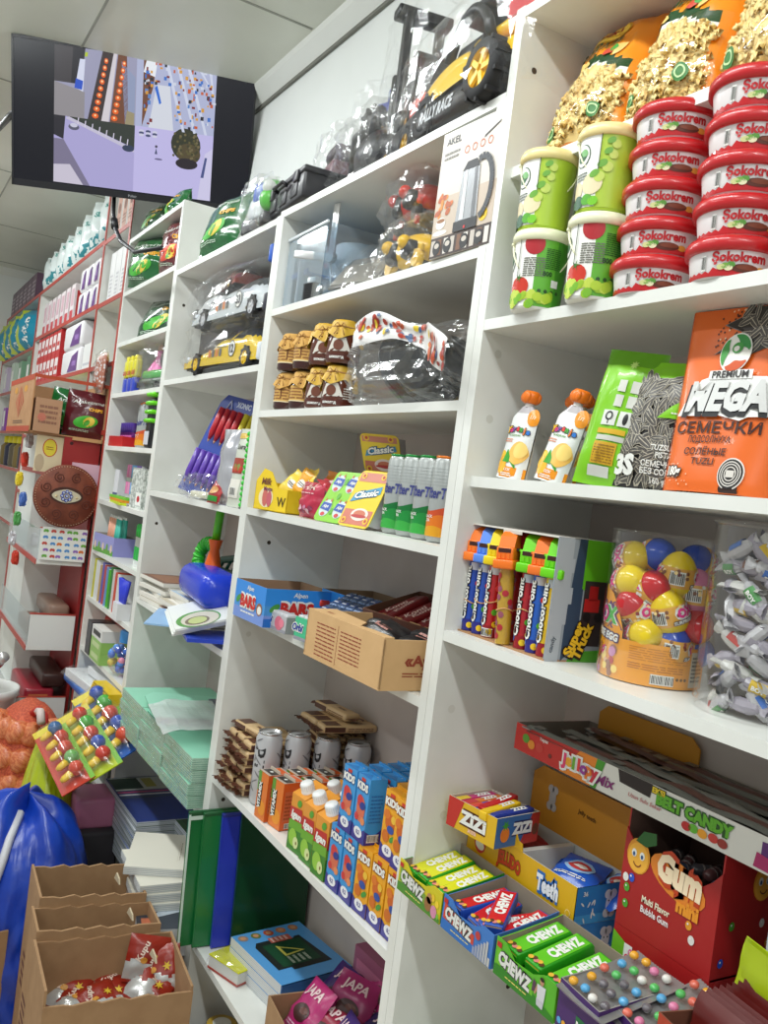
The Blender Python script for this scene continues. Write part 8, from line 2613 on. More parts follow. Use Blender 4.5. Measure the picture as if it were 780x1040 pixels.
def roll_pack(lab, x, y, z, w_, h_, g):
 b = MB(); b.rbox(-w_ / 2, w_ / 2,-.06,.06,0, h_, C(232,230,232,.35),.014); F = Flat((0,-.06,0),(1,0,0),(0,0,1),(0,-1,0)); G = Flat((w_ / 2,0,0),(0,1,0),(0,0,1),(1,0,0))
 for S, W2 in ((F, w_ / 2),(G, .06)): b.poly(S, [(-W2 * .2, h_ * .1),(W2 * .85, h_ * .1),(W2 * .85, h_ * .85),(W2 * .2, h_ * .7)], PUR, l=.0008); b.rect(S, W2 * .3, h_ * .3, W2 * .7, h_ * .5, C(150,110,180), l=.0012)
 tag(b.build('tissue_pack', None, (x, y, z)), lab, 'tissue pack', g)
for lv in range(2):
 for k in range(4): roll_pack('white and purple tissue pack, %s layer, %s from the right on the upper board' % (('lower', 'upper')[lv], ORD[k + 1]),-3.73 - .13 * k, .79,1.9455 + .106 * lv, .115,.105, 'tissue packs on the upper board')
 roll_pack('large white and purple tissue pack on the board below, %s one' % ('lower', 'upper')[lv], -4.20,.79,1.6905 + .116 * lv, .40,.115, 'large tissue packs')
mb, F = pack(.22,.10,.11, C(232,232,230,.4)); mb.rect(F['f'], -.1,.02,.1,.03, C(200,200,206)); tag(mb.build('white_box', None, (-3.80,.78,1.6905)), 'plain white box right of the large tissue packs', 'box')
for k in range(7):
 mb, F = pack(.09,.12,.17, C(226,216,218,.4)); mb.rect(F['f'], -.035,.01,.035,.05, C(190,60,70), l=.0005); mb.rect(F['f'], -.03,.07,.03,.15, C(206,170,180), l=.0005); mb.rect(F['r'], -.05,.02,.05,.14, C(186,40,40), l=.0005)
 tag(mb.build('pink_carton', None, (-4.32 - .125 * k, .79,1.9455)), 'white and pink carton on the upper red-edged board, %s from the right' % ORD[k + 1], 'carton', 'white and pink cartons')
for k in range(12):
 mb, F = pack(.10,.13,.118, C(190,36,40,.4)); mb.rect(F['f'], -.04,.02,.04,.10, C(230,216,216), l=.0005); mb.rect(F['r'], -.02,.03,.04,.06, WHITE, l=.0005); mb.rect(F['f'], -.03,.04,.03,.06, C(190,40,40), l=.0009)
 tag(mb.build('tea_box', None, (-4.52 - .112 * (k % 6),.79,1.6905 + .1185 * (k // 6))), 'red tea box, %s row, %s from the right' % (('lower', 'upper')[k // 6], ORD[k % 6 + 1]), 'tea box', 'red tea boxes')
for k in range(3): sachet('noodle_packet', 'teal and yellow noodle packet on the board under the tissue packs, %s from the left' % ORD[k + 1], (-4.3 + .22 * k, .77,1.4155),.21,.16,.06, lambda u, v, f: C(40,140,150,.3) if v < .55 else C(226,214,40,.3),.4,-.15,0, None, 'noodle packets', k + 3, 'packet')
for k in range(6): mb, F = pack(.16,.13,.155, C(90,66,84,.4)); mb.lines(F['f'], -.06,.03,.06,.13,4, C(176,160,170), l=.0006, seed=k); tag(mb.build('dark_carton', None, (-6.45 + .17 * k, .79,2.2005)), 'dark purple carton on top of the far unit, %s from the left' % ORD[k + 1], 'carton', 'dark purple cartons')
for k in range(4): sachet('diaper_bale', 'teal and lime diaper bale on the far unit, %s from the left' % ORD[k + 1], (-6.42 + .30 * k, .76,1.9055),.30,.235,.16, lambda u, v, f: C(196,214,40,.3) if u < .22 else C(24,140,170,.3),.5,0,0, lambda b, S: b.txt(S, 'Oritm', .02,.09,.05, WHITE, w=.18, l=.001, bold=.04, rot=1.45), 'diaper bales', k + 4, 'diaper pack')
for k in range(7):
 mb, F = pack(.13,.13,(.17,.15,.18,.16)[k % 4], C(*((206,190,214),(150,80,170),(190,206,190),(60,130,90),(120,160,130),(200,210,200),(90,140,110))[k], .4)); mb.rect(F['f'], -.04,.03,.04,.13, WHITE, l=.0005)
 tag(mb.build('soap_carton', None, (-6.40 + .16 * k, .79,(1.6855,1.4355)[k % 2])), 'pastel household carton on the far unit, %s from the left' % ORD[k + 1], 'carton')
for k in range(5):
 t = thing('shampoo_bottle', 'dark bottle with a bright cap on the far low board, %s from the left' % ORD[k + 1], 'bottle', (-6.3 + .2 * k, .78,1.2205),0, 'bottles on the far unit')
 b = MB(); b.lathe([(.04,0),(.045,.02),(.045,.12),(.02,.15)], C(*((120,100,50),(40,40,60),(90,80,60))[k % 3], .3),16); b.build('bottle_body', t); b = MB(); b.lathe([(.03,.145),(.03,.185),(.01,.19)], C(236,220,20,.35),14); b.build('cap', t)
# display stand jutting into the aisle
BX, SY = -3.25,.535
REDP = C(150,34,34,.45)
t = thing('display_stand', 'white and red display stand with glazed bins jutting into the aisle', 'display stand', (BX, .62,0))
GLZ = film('bin_glass', tint=(.9,.94,.96), lo=.06, hi=.4, bump=.02, haze=.12)
def st(name, f): b = MB(); b.T = Matrix.Translation((-BX, -.62,0)); f(b); b.build(name, t)
st('end_panel', lambda b: (b.box(BX - .012, BX - .002,.58,.704,1.215,1.395, REDP), b.box(BX - .75, BX - .40,.56,.70,.02,1.395, BOARD), b.box(BX - .75, BX - .012,.694,.704,.02,1.395, REDP), b.disc(Flat((BX - .002,0,0),(0,1,0),(0,0,1),(1,0,0)),.605,1.375,.006, C(60,20,20), l=.0003)))
for z, f_ in ((.40,.52),(.643, SY),(.945, SY),(1.25,.56)):
 st('board', lambda b: (b.box(BX - .75, BX, f_, .69, z, z + .014, BOARD), b.box(BX - .75, BX + .001, f_ - .003, f_, z - .002, z + .016, REDT)))
 if z < 1.2:
  st('bin_side', lambda b: (b.box(BX - .010, BX, f_ + .004,.69, z + .014, z + .125 * (1 if z > .5 else .6), C(230,232,228,.4)), b.box(BX - .011, BX + .001, f_ + .002,.69, z + .125 * (1 if z > .5 else .6), z + .129 * (1 if z > .5 else .6), REDT)))
  st('glass_front', lambda b: b.box(BX - .75, BX - .002, f_ + .001, f_ + .004, z + .014, z + .12 * (1 if z > .5 else .6), GLZ))
for k in range(3):
 b = MB(); b.rbox(-.30,-.012,-.035,.035,0,.055, C(*((120,84,66),(150,120,104),(96,60,46))[k], .3),.012); b.rbox(-.305,-.29,-.03,.03,.005,.05, C(214,210,206,.3),.006)
 tag(b.build('biscuit_pack', None, (BX - .02,.582 + .036 * k, .672 + (.0,.02,.04)[k])), 'brown film-wrapped biscuit pack lying in the glazed bin, %s from the front' % ORD[k + 1], 'biscuit pack', 'biscuit packs in the bin') if k != 1 else tag(b.build('biscuit_pack', None, (BX - .02,.640,.745)), 'brown biscuit pack lying on top of the others in the glazed bin', 'biscuit pack')
b = MB(); b.rbox(-.3,.02,-.05,.05,0,.09, C(150,34,50,.3),.01); S = Flat((.02,0,0),(0,1,0),(0,0,1),(1,0,0)); b.rect(S, -.035,.03,.03,.07, C(190,110,70), l=.0005); b.disc(S, 0,.045,.018, C(150,40,60), l=.0009)
tag(b.build('red_sweet_box', None, (BX - .03,.60,.4145)), 'dark red wrapped sweet box in the lowest bin', 'box')
b = MB(); b.rbox(-.3,.0,-.04,.04,0,.05, C(60,34,30,.35),.01); tag(b.build('brown_tray_pack', None, (BX - .01,.645,.508)), 'dark brown pack lying on the red sweet box', 'pack')
t = thing('stand_toy', 'blue and white swim toy with black parts in the upper glazed bin', 'toy', (BX - .06,.60,.960),0)
b = MB(); b.rbox(-.05,.04,-.04,.02,0,.09, C(226,230,234,.3),.012); b.disc(Flat((.042,0,0),(0,1,0),(0,0,1),(1,0,0)),-.02,.07,.018, C(40,130,220), l=.001); b.build('white_part', t); b = MB(); b.rbox(-.05,.03,.02,.07,0,.075, BLACK, .014); b.build('black_part', t)
t = thing('eye_plaque', 'round brown leather plaque with an eye and blue beads, hanging on the stand', 'wall plaque', (BX + .012,.604,1.190))
Q = lambda l=0: Flat((.016 + l, 0,0),(0,1,0),(0,0,1),(1,0,0))
LEA = nodes_mat('brown_leather', (110,52,34),(130,66,44),30,.6, bump=.2); LEAD = C(92,40,26,.6)
b = MB(); b.lathe([(.100,0),(.109,.004),(.110,.012),(.106,.016),(.0001,.016)], LEA, 48); b.V = [(z, x, y) for x, y, z in b.V]
for k in range(72):
 a = 2 * pi * k / 72; b.disc(Q(),.103 * cos(a),.103 * sin(a),.0016, C(196,170,140,.7), l=.0006, n=6)
for k in range(8):
 a = pi / 4 * k + .4; cx_, cz = .074 * cos(a),.074 * sin(a) * .93
 if abs(cz) < .02: cx_ *= 1.05
 b.tube([(.0165, cx_ + .019 * (1 - i / 22) * cos(i * .62 + a), cz + .019 * (1 - i / 22) * sin(i * .62 + a)) for i in range(19)], .0018, LEAD, 5)
b.build('leather_disc', t)
b = MB(); b.poly(Q(), [(.056 * cos(pi * k / 12) if k <= 12 else .056 * cos(pi * k / 12),(.032 if k <= 12 else .028) * sin(pi * k / 12)) for k in range(24)], C(70,34,24,.6), l=.0012); b.poly(Q(), [(.049 * cos(pi * k / 12),.024 * sin(pi * k / 12) * (1 - .25 * abs(cos(pi * k / 12)))) for k in range(24)], C(206,196,170,.5), l=.0020)
for s in (-1,1): b.sphere((.019, s * .034,-.002),.004, C(226,206,160,.3),8,6)
ey = b.build('eye', t)
b = MB()
for k in range(9):
 a = pi / 4 * k; r = 0 if k == 8 else .0155; y, z = r * cos(a), r * sin(a); b.sphere((.0195, y, z),.0062, C(40,66,170,.2),10,6, kx=.5); b.disc(Q(.0068), y, z, .0032, WHITE, l=0); b.disc(Q(.0072), y, z, .0016, C(90,150,220), l=0)
b.build('bead_flower', ey)
b = MB(); b.box(-.004,.004,-.075,.075,0,.115, C(236,236,230,.5)); S = Flat((.004,0,0),(0,1,0),(0,0,1),(1,0,0)); rd = random.Random(5)
for k in range(30):
 u, v, cc = -.062 + .025 * (k % 6) + rd.uniform(-.004,.004),.012 + .022 * (k // 6), C(*rd.choice(((226,120,50),(90,150,210),(110,180,70),(150,110,190),(206,80,70))))
 for s in (-1,1): b.disc(S, u + s * .004, v + .002,.0045, cc, .006, l=.0006 + k * .00002, n=8, rot=s * .6)
tag(b.build('butterfly_notebook', None, (BX + .010,.618,.962)), 'white notebook with butterflies below the eye plaque', 'notebook')
b = MB(); b.box(-.01,.004,-.045,.045,0,.125, C(222,206,170,.4)); S = Flat((.004,0,0),(0,1,0),(0,0,1),(1,0,0)); b.disc(S, .0,.085,.024, C(196,60,40),.032, l=.0005); b.disc(S, 0,.085,.021, C(226,206,60),.029, l=.0008); b.lines(S, -.012,.078,.012,.092,2, C(150,110,30), l=.001); b.disc(S, -.03,.03,.016, C(190,170,140),.03, l=.0005)
tag(b.build('gift_box', None, (BX - .02,.538,1.2645)), 'cream box with a yellow emblem above the eye plaque', 'box')
b = MB(); b.box(-.004,.004,-.05,.05,0,.12, C(222,180,196,.5)); tag(b.build('pink_card', None, (BX + .002,.665,1.19)), 'pink card peeking out behind the eye plaque', 'card')
t = thing('cardboard_box', 'cardboard box with a red diamond print lying open on the stand', 'cardboard box', (BX - .30,.585,1.396))
b = MB(); w_, d_, h_ = .60,.25,.20; KB_ = nodes_mat('printed_cardboard', (176,130,88),(186,140,98),20,.8)
b.box(-w_ / 2, w_ / 2,-d_ / 2, d_ / 2,0,.004, KB_); b.box(-w_ / 2, w_ / 2,-d_ / 2,-d_ / 2 + .004,0, h_, KB_, back=KRAFTD); b.box(-w_ / 2, w_ / 2, d_ / 2 - .004, d_ / 2,0, h_, KB_); b.box(-w_ / 2,-w_ / 2 + .004,-d_ / 2, d_ / 2,0, h_, KRAFTD)
S = Flat((0,-d_ / 2,0),(1,0,0),(0,0,1),(0,-1,0)); OC = C(176,70,40,.7)
b.rect(S, -w_ / 2,0, w_ / 2,.02, OC); b.rect(S, -w_ / 2, h_ - .02, w_ / 2, h_, OC)
for k in range(5): b.poly(S, [(.0,.05 + .004 * k),(.10 - .02 * k, .11),(.0,.17 - .004 * k),(-.10 + .02 * k, .11)], OC if k % 2 == 0 else KB_, l=.0004 + .0003 * k)
for s in (-.12,.12): b.disc(S, s, .155,.04, C(214,150,50),.012, l=.0006)
b.lines(S, -.12,.03,.12,.045,2, C(90,60,40), l=.0006); b.rect(Flat((w_ / 2,0,0),(0,1,0),(0,0,1),(1,0,0)),-d_ / 2, h_ - .012, d_ / 2, h_, OC)
b.build('box_body', t)
mb, F = pack(.12,.085,.115, C(178,136,104,.8)); mb.disc(F['f'], 0,.06,.03, C(196,110,90), l=.0005); mb.lines(F['r'], -.03,.03,.03,.10,4, C(140,96,76), l=.0005); mb.disc(F['r'], -.02,.05,.014, C(190,110,90), l=.0008)
tag(mb.build('small_kraft_box', None, (BX - .045,.514,1.4005)), 'small cardboard box inside the diamond-print box', 'cardboard box')
chips('green chips bag behind the maroon one in the diamond-print box', (BX - .10,.600,1.4005),.15,.165,.05, CG, radians(75),-.05,.1,3)
chips('maroon chips bag facing out of the diamond-print box', (BX - .030,.645,1.4005),.145,.165,.05, C(88,26,34,.22, coat=.4), radians(80),-.06,.05,7, leaf=True)
b = MB(); b.box(-.005,.005,-.05,.05,0,.012, C(196,150,100,.7)); tag(b.build('wood_slat', None, (BX + .004,.655,1.387)), 'small wooden slat at the right end under the diamond-print box', 'slat')
for k in range(7):
 b = MB(); blob(b, (0,0,0),(.014,.013,.026),(C(206,206,210,.25,.3), C(206,60,40,.3), C(230,206,50,.3), C(70,110,190,.3), C(80,160,80,.3))[k % 5], k, .7,.3,3,3, flat_bottom=False)
 tag(b.build('hanging_sweet', None, (BX - .35 + .012 * (k % 2),.517 - .01 * (k % 3),1.37 - .075 * k)), 'wrapped sweet on the hanging strip left of the plaque, %s from the top' % ORD[k + 1], 'sweet', 'sweets on the hanging strip')
# things piled on the floor
def bag(name, label, loc, rx, ry, h, m, seed, lean, top, pw):
 t = thing(name, label, 'bag', loc); b = MB()
 def P(u, v, l=0):
  a = 2 * pi * u; k = top + (1 - top) * max(0,1 - v ** pw) ** .5
  n = noise.noise(Vector((2 * cos(a) + seed, 2 * sin(a), v * 2))); w_ = .018 * v * sin(7 * a + 4 * v + seed) + .12 * n + .05 * abs(noise.noise(Vector((5 * cos(a),5 * sin(a) + seed, v * 5)))) * 2
  return Vector((rx * k * cos(a) * (1 + w_) + lean * v + l * cos(a), ry * k * sin(a) * (1 + w_) + l * sin(a), h * v * (1 + .10 * v * noise.noise(Vector((1.5 * cos(a),1.5 * sin(a), seed))) + .03 * v * sin(5 * a))))
 b.grid(P, 90,40, m); b.build('bag_body', t)
 return t, Fn(lambda u, v, l: P(u, v, l + .002))
BLUEP = nodes_mat('blue_plastic_sheet', (16,54,160),(22,68,184),11,.3, bump=1.0, detail=5)
t, S = bag('blue_plastic_bag', 'large glossy blue plastic bag with dark lettering behind the cartons', (-2.30,.43,.0),.22,.15,.47, BLUEP, 3,.0,.0,6)
SB = Fn(lambda u, v, l: S.P(.86 + u / 1.15,.60 + v / .47, l))
b = MB(); b.txt(SB, 'YK', -.045,.0,.085, C(24,24,30), l=.003, bold=.07); b.txt(SB, 'MARI', -.06,-.05,.03, C(24,26,40), w=.10, l=.003, bold=.04); b.lines(SB, -.12,-.09,.0,-.07,1, C(170,190,226), l=.002); b.build('lettering', t)
b = MB(); b.tube([S.P(.905 + .006 * sin(k),.99 - .07 * k, .006) for k in range(8)], .010, C(206,206,212,.4),6); b.build('tie_strap', t)
bag('lime_plastic_bag', 'lime green plastic bag slumped between the onions and the blue bag', (-2.47,.52,.1005),.17,.085,.455, nodes_mat('lime_plastic_sheet', (164,178,14),(184,198,22),11,.3, bump=.9, detail=5),8,-.10,.03,1.6)
b = MB(); b.box(-.25,.13,-.09,.09,0,.10, C(90,80,70,.8)); tag(b.build('low_crate', None, (-2.56,.54,.0)), 'low dark crate under the lime bag', 'crate')
t = thing('onion_sack', 'net sack of reddish onions at the left edge', 'sack', (-2.90,.51,.0),0)
b = MB(); NET = nodes_mat('red_net', (170,62,36),(206,96,60),160,.7); blob(b, (0,0,.27),(.185,.12,.275), NET, 4,.8,.08,4,1.5, sm=True); b.build('net_sack', t)
b = MB(); b.tube([(.06,.0,.53),(.10,.01,.555),(.15,.02,.55),(.18,.02,.52)], .012, C(190,40,30,.6),8); b.tube([(.15,.0,.565),(.19,.0,.575),(.22,.0,.55)], .012, C(214,196,190,.6),6); b.build('drawstring', t)
rd = random.Random(6); on = None; k = 0
for lv in range(7):
 for q in range(7):
  a = -1.75 + .42 * q + .2 * (lv % 2); z = .06 + .072 * lv; f = sqrt(max(.08,1 - ((z - .27) / .29) ** 2)) ** .6
  if on is None:
   b = MB(); b.lathe([(.0001,-.036),(.02,-.033),(.040,-.012),(.041,.006),(.024,.028),(.008,.036),(.004,.046)], nodes_mat('onion_skin', (196,96,56),(222,136,88),30,.35, stretch=(6,6,.5)),14); on = e = b.build('onion')
  else:
   e = on.copy(); COL.objects.link(e)
  e.location = (-2.90 + .178 * f * cos(a),.51 + .115 * f * sin(a), z); e.rotation_euler = (rd.uniform(-1,1), rd.uniform(-1,1),0); tag(e, 'red-brown onion pressed against the net of the sack', 'onion', 'onions in the sack')
def toy_pack(label, loc, rz, rx, ry, c1, cols):
 t = thing('paddle_toy_pack', label, 'toy pack', loc, rz, None, rx=rx, ry=ry)
 b = MB(); w_, h_ = .085,.24; b.prism([(-w_ / 2,0),(w_ / 2,0),(w_ / 2, h_),(-w_ / 2, h_)], 0,.003, c1); S = Flat((0,0,0),(1,0,0),(0,0,1),(0,-1,0)); b.rect(S, -w_ / 2, h_ * .9, w_ / 2, h_, C(226,206,40,.35), l=.0005); b.rect(S, w_ * .36,0, w_ / 2, h_ * .9, C(120,186,40,.35), l=.0005); b.build('backing_card', t)
 for k, cc in enumerate(cols):
  x, z = .014 + .003 * (k % 2),.195 - .040 * k; b = MB(); b.sphere((x, -.018, z),.0185, C(*cc, .22, coat=.4),14,10, kz=.85); b.tube([(x - .014,-.016, z - .004),(x - .036,-.015, z - .008),(x - .044,-.015, z - .009)], [.009,.008,.004], C(236,196,40,.3),8); b.build('toy_ball', t)
 b = MB(); b.grid(lambda u, v: Vector((-.042 + .084 * u, -.040 * (sin(pi * u) * sin(pi * v)) ** .4 - .002,.004 + .232 * v)),12,14, FILM); b.build('clear_bubble', t); return t
rgb = [(206,60,40),(70,170,60),(206,64,44),(50,80,170),(200,60,44)]
def toy_at(t, s):
 Z = Vector((-.96,-.10,.20)).normalized(); X = Vector((.05,.85,.55)); X = (X - Z * X.dot(Z)).normalized(); Y = Z.cross(X)
 t.rotation_euler = Matrix((X, Y, Z)).transposed().to_euler(); t.scale = (s, s, s * 1.25)
toy_at(toy_pack('ball toy pack with a red corner, lowest of the three and nearest', (-2.245,.535,.515),0,0,0, C(196,60,40,.35), [(60,100,150),(200,70,50),(206,70,50),(110,170,90),(206,80,60)]),1.05)
toy_at(toy_pack('yellow-green ball toy pack in the middle of the three', (-2.27,.605,.540),0,0,0, C(186,206,40,.35), rgb),1.1)
toy_at(toy_pack('blue-backed ball toy pack, uppermost of the three', (-2.34,.675,.560),0,0,0, C(40,100,190,.35), [(50,80,170),(70,170,60),(206,70,50),(50,80,170),(206,70,40)]),1.25)
b = MB(); b.rbox(-.10,.10,-.06,.06,0,.34, C(40,36,40,.7),.01); b.rbox(-.06,.07,-.058,.05,.335,.42, C(196,120,150,.4),.012); tag(b.build('dark_box', None, (-2.47,.63,.0)), 'dark box topped by a pink packet, in the gap under the toy packs', 'box')
t = thing('white_bucket', 'white plastic bucket at the left edge behind the onions', 'bucket', (-3.20,.40,.0))
b = MB(); b.lathe([(.10,0),(.115,.50),(.124,.505),(.124,.53),(.116,.53),(.112,.50),(.098,.03),(.0001,.03)], C(226,228,224,.35),32); b.build('bucket_body', t)
t = thing('red_handle_tool', 'tool with a red handle slanting at the left edge by the lowest bin', 'tool', (-3.16,.44,.62))
b = MB(); b.tube([(-.14,-.06,-.11),(0,0,.0)], .021, C(186,40,36,.35),12); b.build('handle', t); b = MB(); b.tube([(0,0,0),(.03,.015,.025)], .017, C(206,206,206,.3,.6),12); b.build('ferrule', t)
BC0 = ((-2.05,-1.90,.405,.405,.63),(-1.895,-1.80,.385,.385,.635),(-1.795,-1.62,.365,.375,.655))
LB = ('furthest of the three cut-open cartons, beside the blue bag', 'middle one of the three cut-open cartons', 'nearest cut-open carton, holding red snack packets')
for k, (x0, x1, h_, y0, y1) in enumerate(BC0):
 w_, d_ = x1 - x0, y1 - y0
 t = thing('cardboard_box', LB[k], 'cardboard box', ((x0 + x1) / 2,(y0 + y1) / 2,.0), radians(-2), 'cut-open cartons on the floor')
 b = MB(); T = .005
 b.box(-w_ / 2, w_ / 2,-d_ / 2, d_ / 2,0, T, KRAFT)
 n = 16; ed = [(-d_ / 2 + d_ * i / n, h_ - .012 * (i / n) + (.003 * (i * 7 % 3 - 1) if 2 < i < 14 else 0)) for i in range(n + 1)]
 for s in (-1,1): b.prism([(-d_ / 2,0),(d_ / 2,0)] + [(y, z - (.03 if s > 0 and k == 2 else 0)) for y, z in ed[::-1]], s * w_ / 2 - T / 2, s * w_ / 2 + T / 2, KRAFT, axis='x')
 b.prism([(-w_ / 2,0),(w_ / 2,0),(w_ / 2, h_),(-w_ / 2, h_ + .006)], -d_ / 2,-d_ / 2 + T, KRAFT); b.prism([(-w_ / 2,0),(w_ / 2,0),(w_ / 2, h_ - .012 - (.02 if k == 2 else 0)),(-w_ / 2, h_ - .01)], d_ / 2 - T, d_ / 2, KRAFT)
 b.lines(Flat((0,-d_ / 2,0),(1,0,0),(0,0,1),(0,-1,0)),-w_ * .3, h_ * .4, w_ * .3, h_ * .6,4, C(110,70,60,.8), l=.0005, seed=k)
 b.build('box_body', t)
 sbox = t
 f = MB(); f.prism([(-.02, h_ - .004),(.03, h_ + .002),(.022, h_ + .012),(-.005, h_ + .014)], -.002,.001, C(206,190,160,.8)); o = f.build('torn_flap', t); o.location = (0, d_ * .28,-.012)
SNK = lambda u, v, f: C(150,40,24,.3) if (v > .42 + .1 * sin(u * 6) or v < .1) else C(206,206,204,.25,.4)
def d_snk(b, S): b.txt(S, 'Kupu', -.01,.06,.012, C(230,206,190), w=.04, l=.001, rot=1.2, bold=.03); b.star(S, .02,.05,.004,.010,6, C(226,190,50), l=.001); b.disc(S, -.01,.045,.008, C(214,150,60),.006, l=.001)
for k, (x, y, z, rz, rx, ry) in enumerate(((-1.755,.595,.245,.35,-.35,.15),(-1.725,.625,.235,.1,-.5,-.25),(-1.715,.575,.225,-.3,-1.0,.2),(-1.70,.61,.222,.5,-.9,.5),(-1.72,.46,.212,.3,-1.3,.1),(-1.74,.50,.215,-.2,-1.2,.2),(-1.70,.52,.216,.8,-1.25,-.2),(-1.755,.44,.21,.1,-1.1,0),(-1.69,.56,.21,-.6,-1.2,.1))):
 sachet('snack_packet', 'red and silver snack packet in the carton, %s' % ('standing upright at the back', 'leaning behind on the right', 'lying crossways below the upright one', 'at the right with its silver side up', 'front, silver side up', 'front middle', 'middle right', 'front left corner', 'far right, flat')[k], (x, y, z + .025),.088,.092,.03, SNK, rz + 1.0, rx, ry, d_snk, 'red snack packets', k + 2, 'snack packet')
b = MB(); b.box(-.08,.08,-.13,.13,0.006,.245, C(110,50,36,.6)); b.build('filler_block', sbox)  # added filler under the snack packets, not a part of the carton
t = thing('cardboard_box', 'small open cardboard box at the left edge, below the blue bag', 'cardboard box', (-2.17,.27,.0), radians(12)); b = MB(); open_tray(b, .22,.18,.25, KRAFT, KRAFTD, t=.005); b.build('box_body', t)
# screen hanging over the shelves
t = thing('television', 'wall-hung screen showing four security camera views', 'television', (-2.842,.60,2.359))
cy, sy_, cp_, sp, cr, sr = cos(1.235), sin(1.235), cos(.272), sin(.272), cos(.058), sin(.058)
X_, N_ = Vector((cy, sy_, 0)), Vector((sy_, -cy, 0)); Zp = Vector((0,0,1)) * cp_ + N_ * sp; N2 = X_.cross(Zp); X2, Z2 = X_ * cr + Zp * sr, -X_ * sr + Zp * cr
t.rotation_euler = Matrix((X2,-N2, Z2)).transposed().to_euler()
b = MB(); b.rbox(-.36,.36,0,.028,-.21,.21, C(18,18,22,.35),.004); b.rbox(-.24,.24,.026,.06,-.16,.12, C(26,26,30,.5),.01); b.box(-.36,.36,-.003,0,-.21,-.190, C(24,24,28,.3)); b.box(-.36,.36,-.003,0,.203,.21, C(24,24,28,.3))
for s in (-1,1): b.box(min(s * .36, s * .354), max(s * .36, s * .354),-.003,0,-.21,.21, C(24,24,28,.3))
b.txt(Flat((0,-.003,0),(1,0,0),(0,0,1),(0,-1,0)), 'Polixir', 0,-.204,.007, C(150,150,156), l=.0004); b.build('housing', t)
def EM(r, g, b_, k=1.0):
 key = ('em', r, g, b_)
 if key not in _mats:
  m = bpy.data.materials.new('lit_screen'); m.use_nodes = True; p = m.node_tree.nodes['Principled BSDF']; p.inputs['Base Color'].default_value = (0,0,0,1); p.inputs['Roughness'].default_value = .25; p.inputs['Emission Color'].default_value = (lin(r), lin(g), lin(b_),1); p.inputs['Emission Strength'].default_value = k; _mats[key] = m
 return _mats[key]
b = MB(); S = Flat((0,-.0006,0),(1,0,0),(0,0,1),(0,-1,0)); b.rect(S, -.354,-.19,.354,.203, EM(10,10,22), l=0)
x0, x1, z0, z1 = -.238,.238,-.186,.200; xm, zm = .0,.006
b.rect(S, x0, zm, xm, z1, EM(150,150,176), l=.0003); b.rect(S, xm, zm, x1, z1, EM(170,176,206), l=.0003); b.rect(S, x0, z0, xm, zm, EM(166,160,206), l=.0003); b.rect(S, xm, z0, x1, zm, EM(186,180,224), l=.0003)
E1 = lambda pts, c, l=.0006: b.poly(S, pts, EM(*c), l=l)
E1([(x0,.10),(x0, z1),(-.165, z1),(-.170,.10)], (60,56,60)); E1([(-.19,.10),(-.185, z1),(-.15, z1),(-.16,.10)], (30,28,36),.0008); E1([(x0, zm),(x0,.10),(-.15,.08),(-.15, zm)], (140,136,140),.0007); E1([(-.178,.09),(-.165,.17),(-.15,.17),(-.155,.08)], (206,210,230),.0009); E1([(-.180,.088),(-.176,.115),(-.155,.11),(-.158,.085)], (40,80,190),.0012); E1([(-.152,.178),(-.15,.19),(-.142,.19),(-.144,.178)], (170,190,30),.0012)
E1([(-.14, zm),(-.10, z1),(-.065, z1),(-.10, zm)], (60,50,50)); E1([(-.075, zm),(-.055, z1),(-.03, z1),(-.02, zm)], (110,70,50),.0007); E1([(-.10, zm),(-.068, z1),(-.058, z1),(-.078, zm)], (206,200,206),.0009); E1([(-.03, zm),(-.045, z1 - .02),(xm - .003, z1 - .06),(xm - .003, zm)], (140,150,180),.0007); E1([(-.03, zm),(-.025,.045),(xm - .003,.04),(xm - .003, zm)], (150,140,110),.0010)
for i in range(9):
 for j, xx in ((0,-.118),(1,-.062)): v = .018 + .0195 * i; b.disc(S, xx + (.0035 if j else .004) * i * .9, v, .010 - .0005 * i, EM(226,96,30),.008, l=.0012 + i * .00005, n=8); b.disc(S, xx + (.0035 if j else .004) * i * .9, v + .001,.0035, EM(250,206,150), l=.0022, n=6)
rd = random.Random(21)
E1([(.02, zm),(.05,.12),(.06, z1),(.02, z1)], (110,70,50),.0005); E1([(.04, zm),(.06,.13),(.10,.13),(.115, zm)], (206,210,220),.0008); E1([(.02,.16),(.03, z1),(.06, z1 - .005),(.055,.15)], (226,230,236),.001); E1([(.055,.12),(.07,.075),(.076,.08),(.062,.128)], (40,100,200),.0014)
for i in range(5): E1([(.085 + .032 * i, z1 - .01),(.095 + .032 * i, z1 - .01),(.15 + .034 * i - (.02 if i > 2 else 0), zm),(.142 + .034 * i - (.02 if i > 2 else 0), zm)] if i < 3 else [(.085 + .032 * i, z1 - .01),(.095 + .032 * i, z1 - .01),(x1 - .002,.08 - .03 * (i - 4)),(x1 - .002,.09 - .03 * (i - 4))], (200,206,226),.0009)
for k in range(150):
 u = rd.uniform(.02,.232); v = rd.uniform(.01,.19)
 if .045 < u < .105 and v < .12: continue
 b.rect(S, u, v, u + rd.uniform(.004,.010), v + rd.uniform(.005,.012), EM(*rd.choice(((60,110,190),(206,150,60),(120,40,40),(40,40,50),(200,206,220),(90,130,190),(190,90,50)))), l=.0014 + k * .000004)
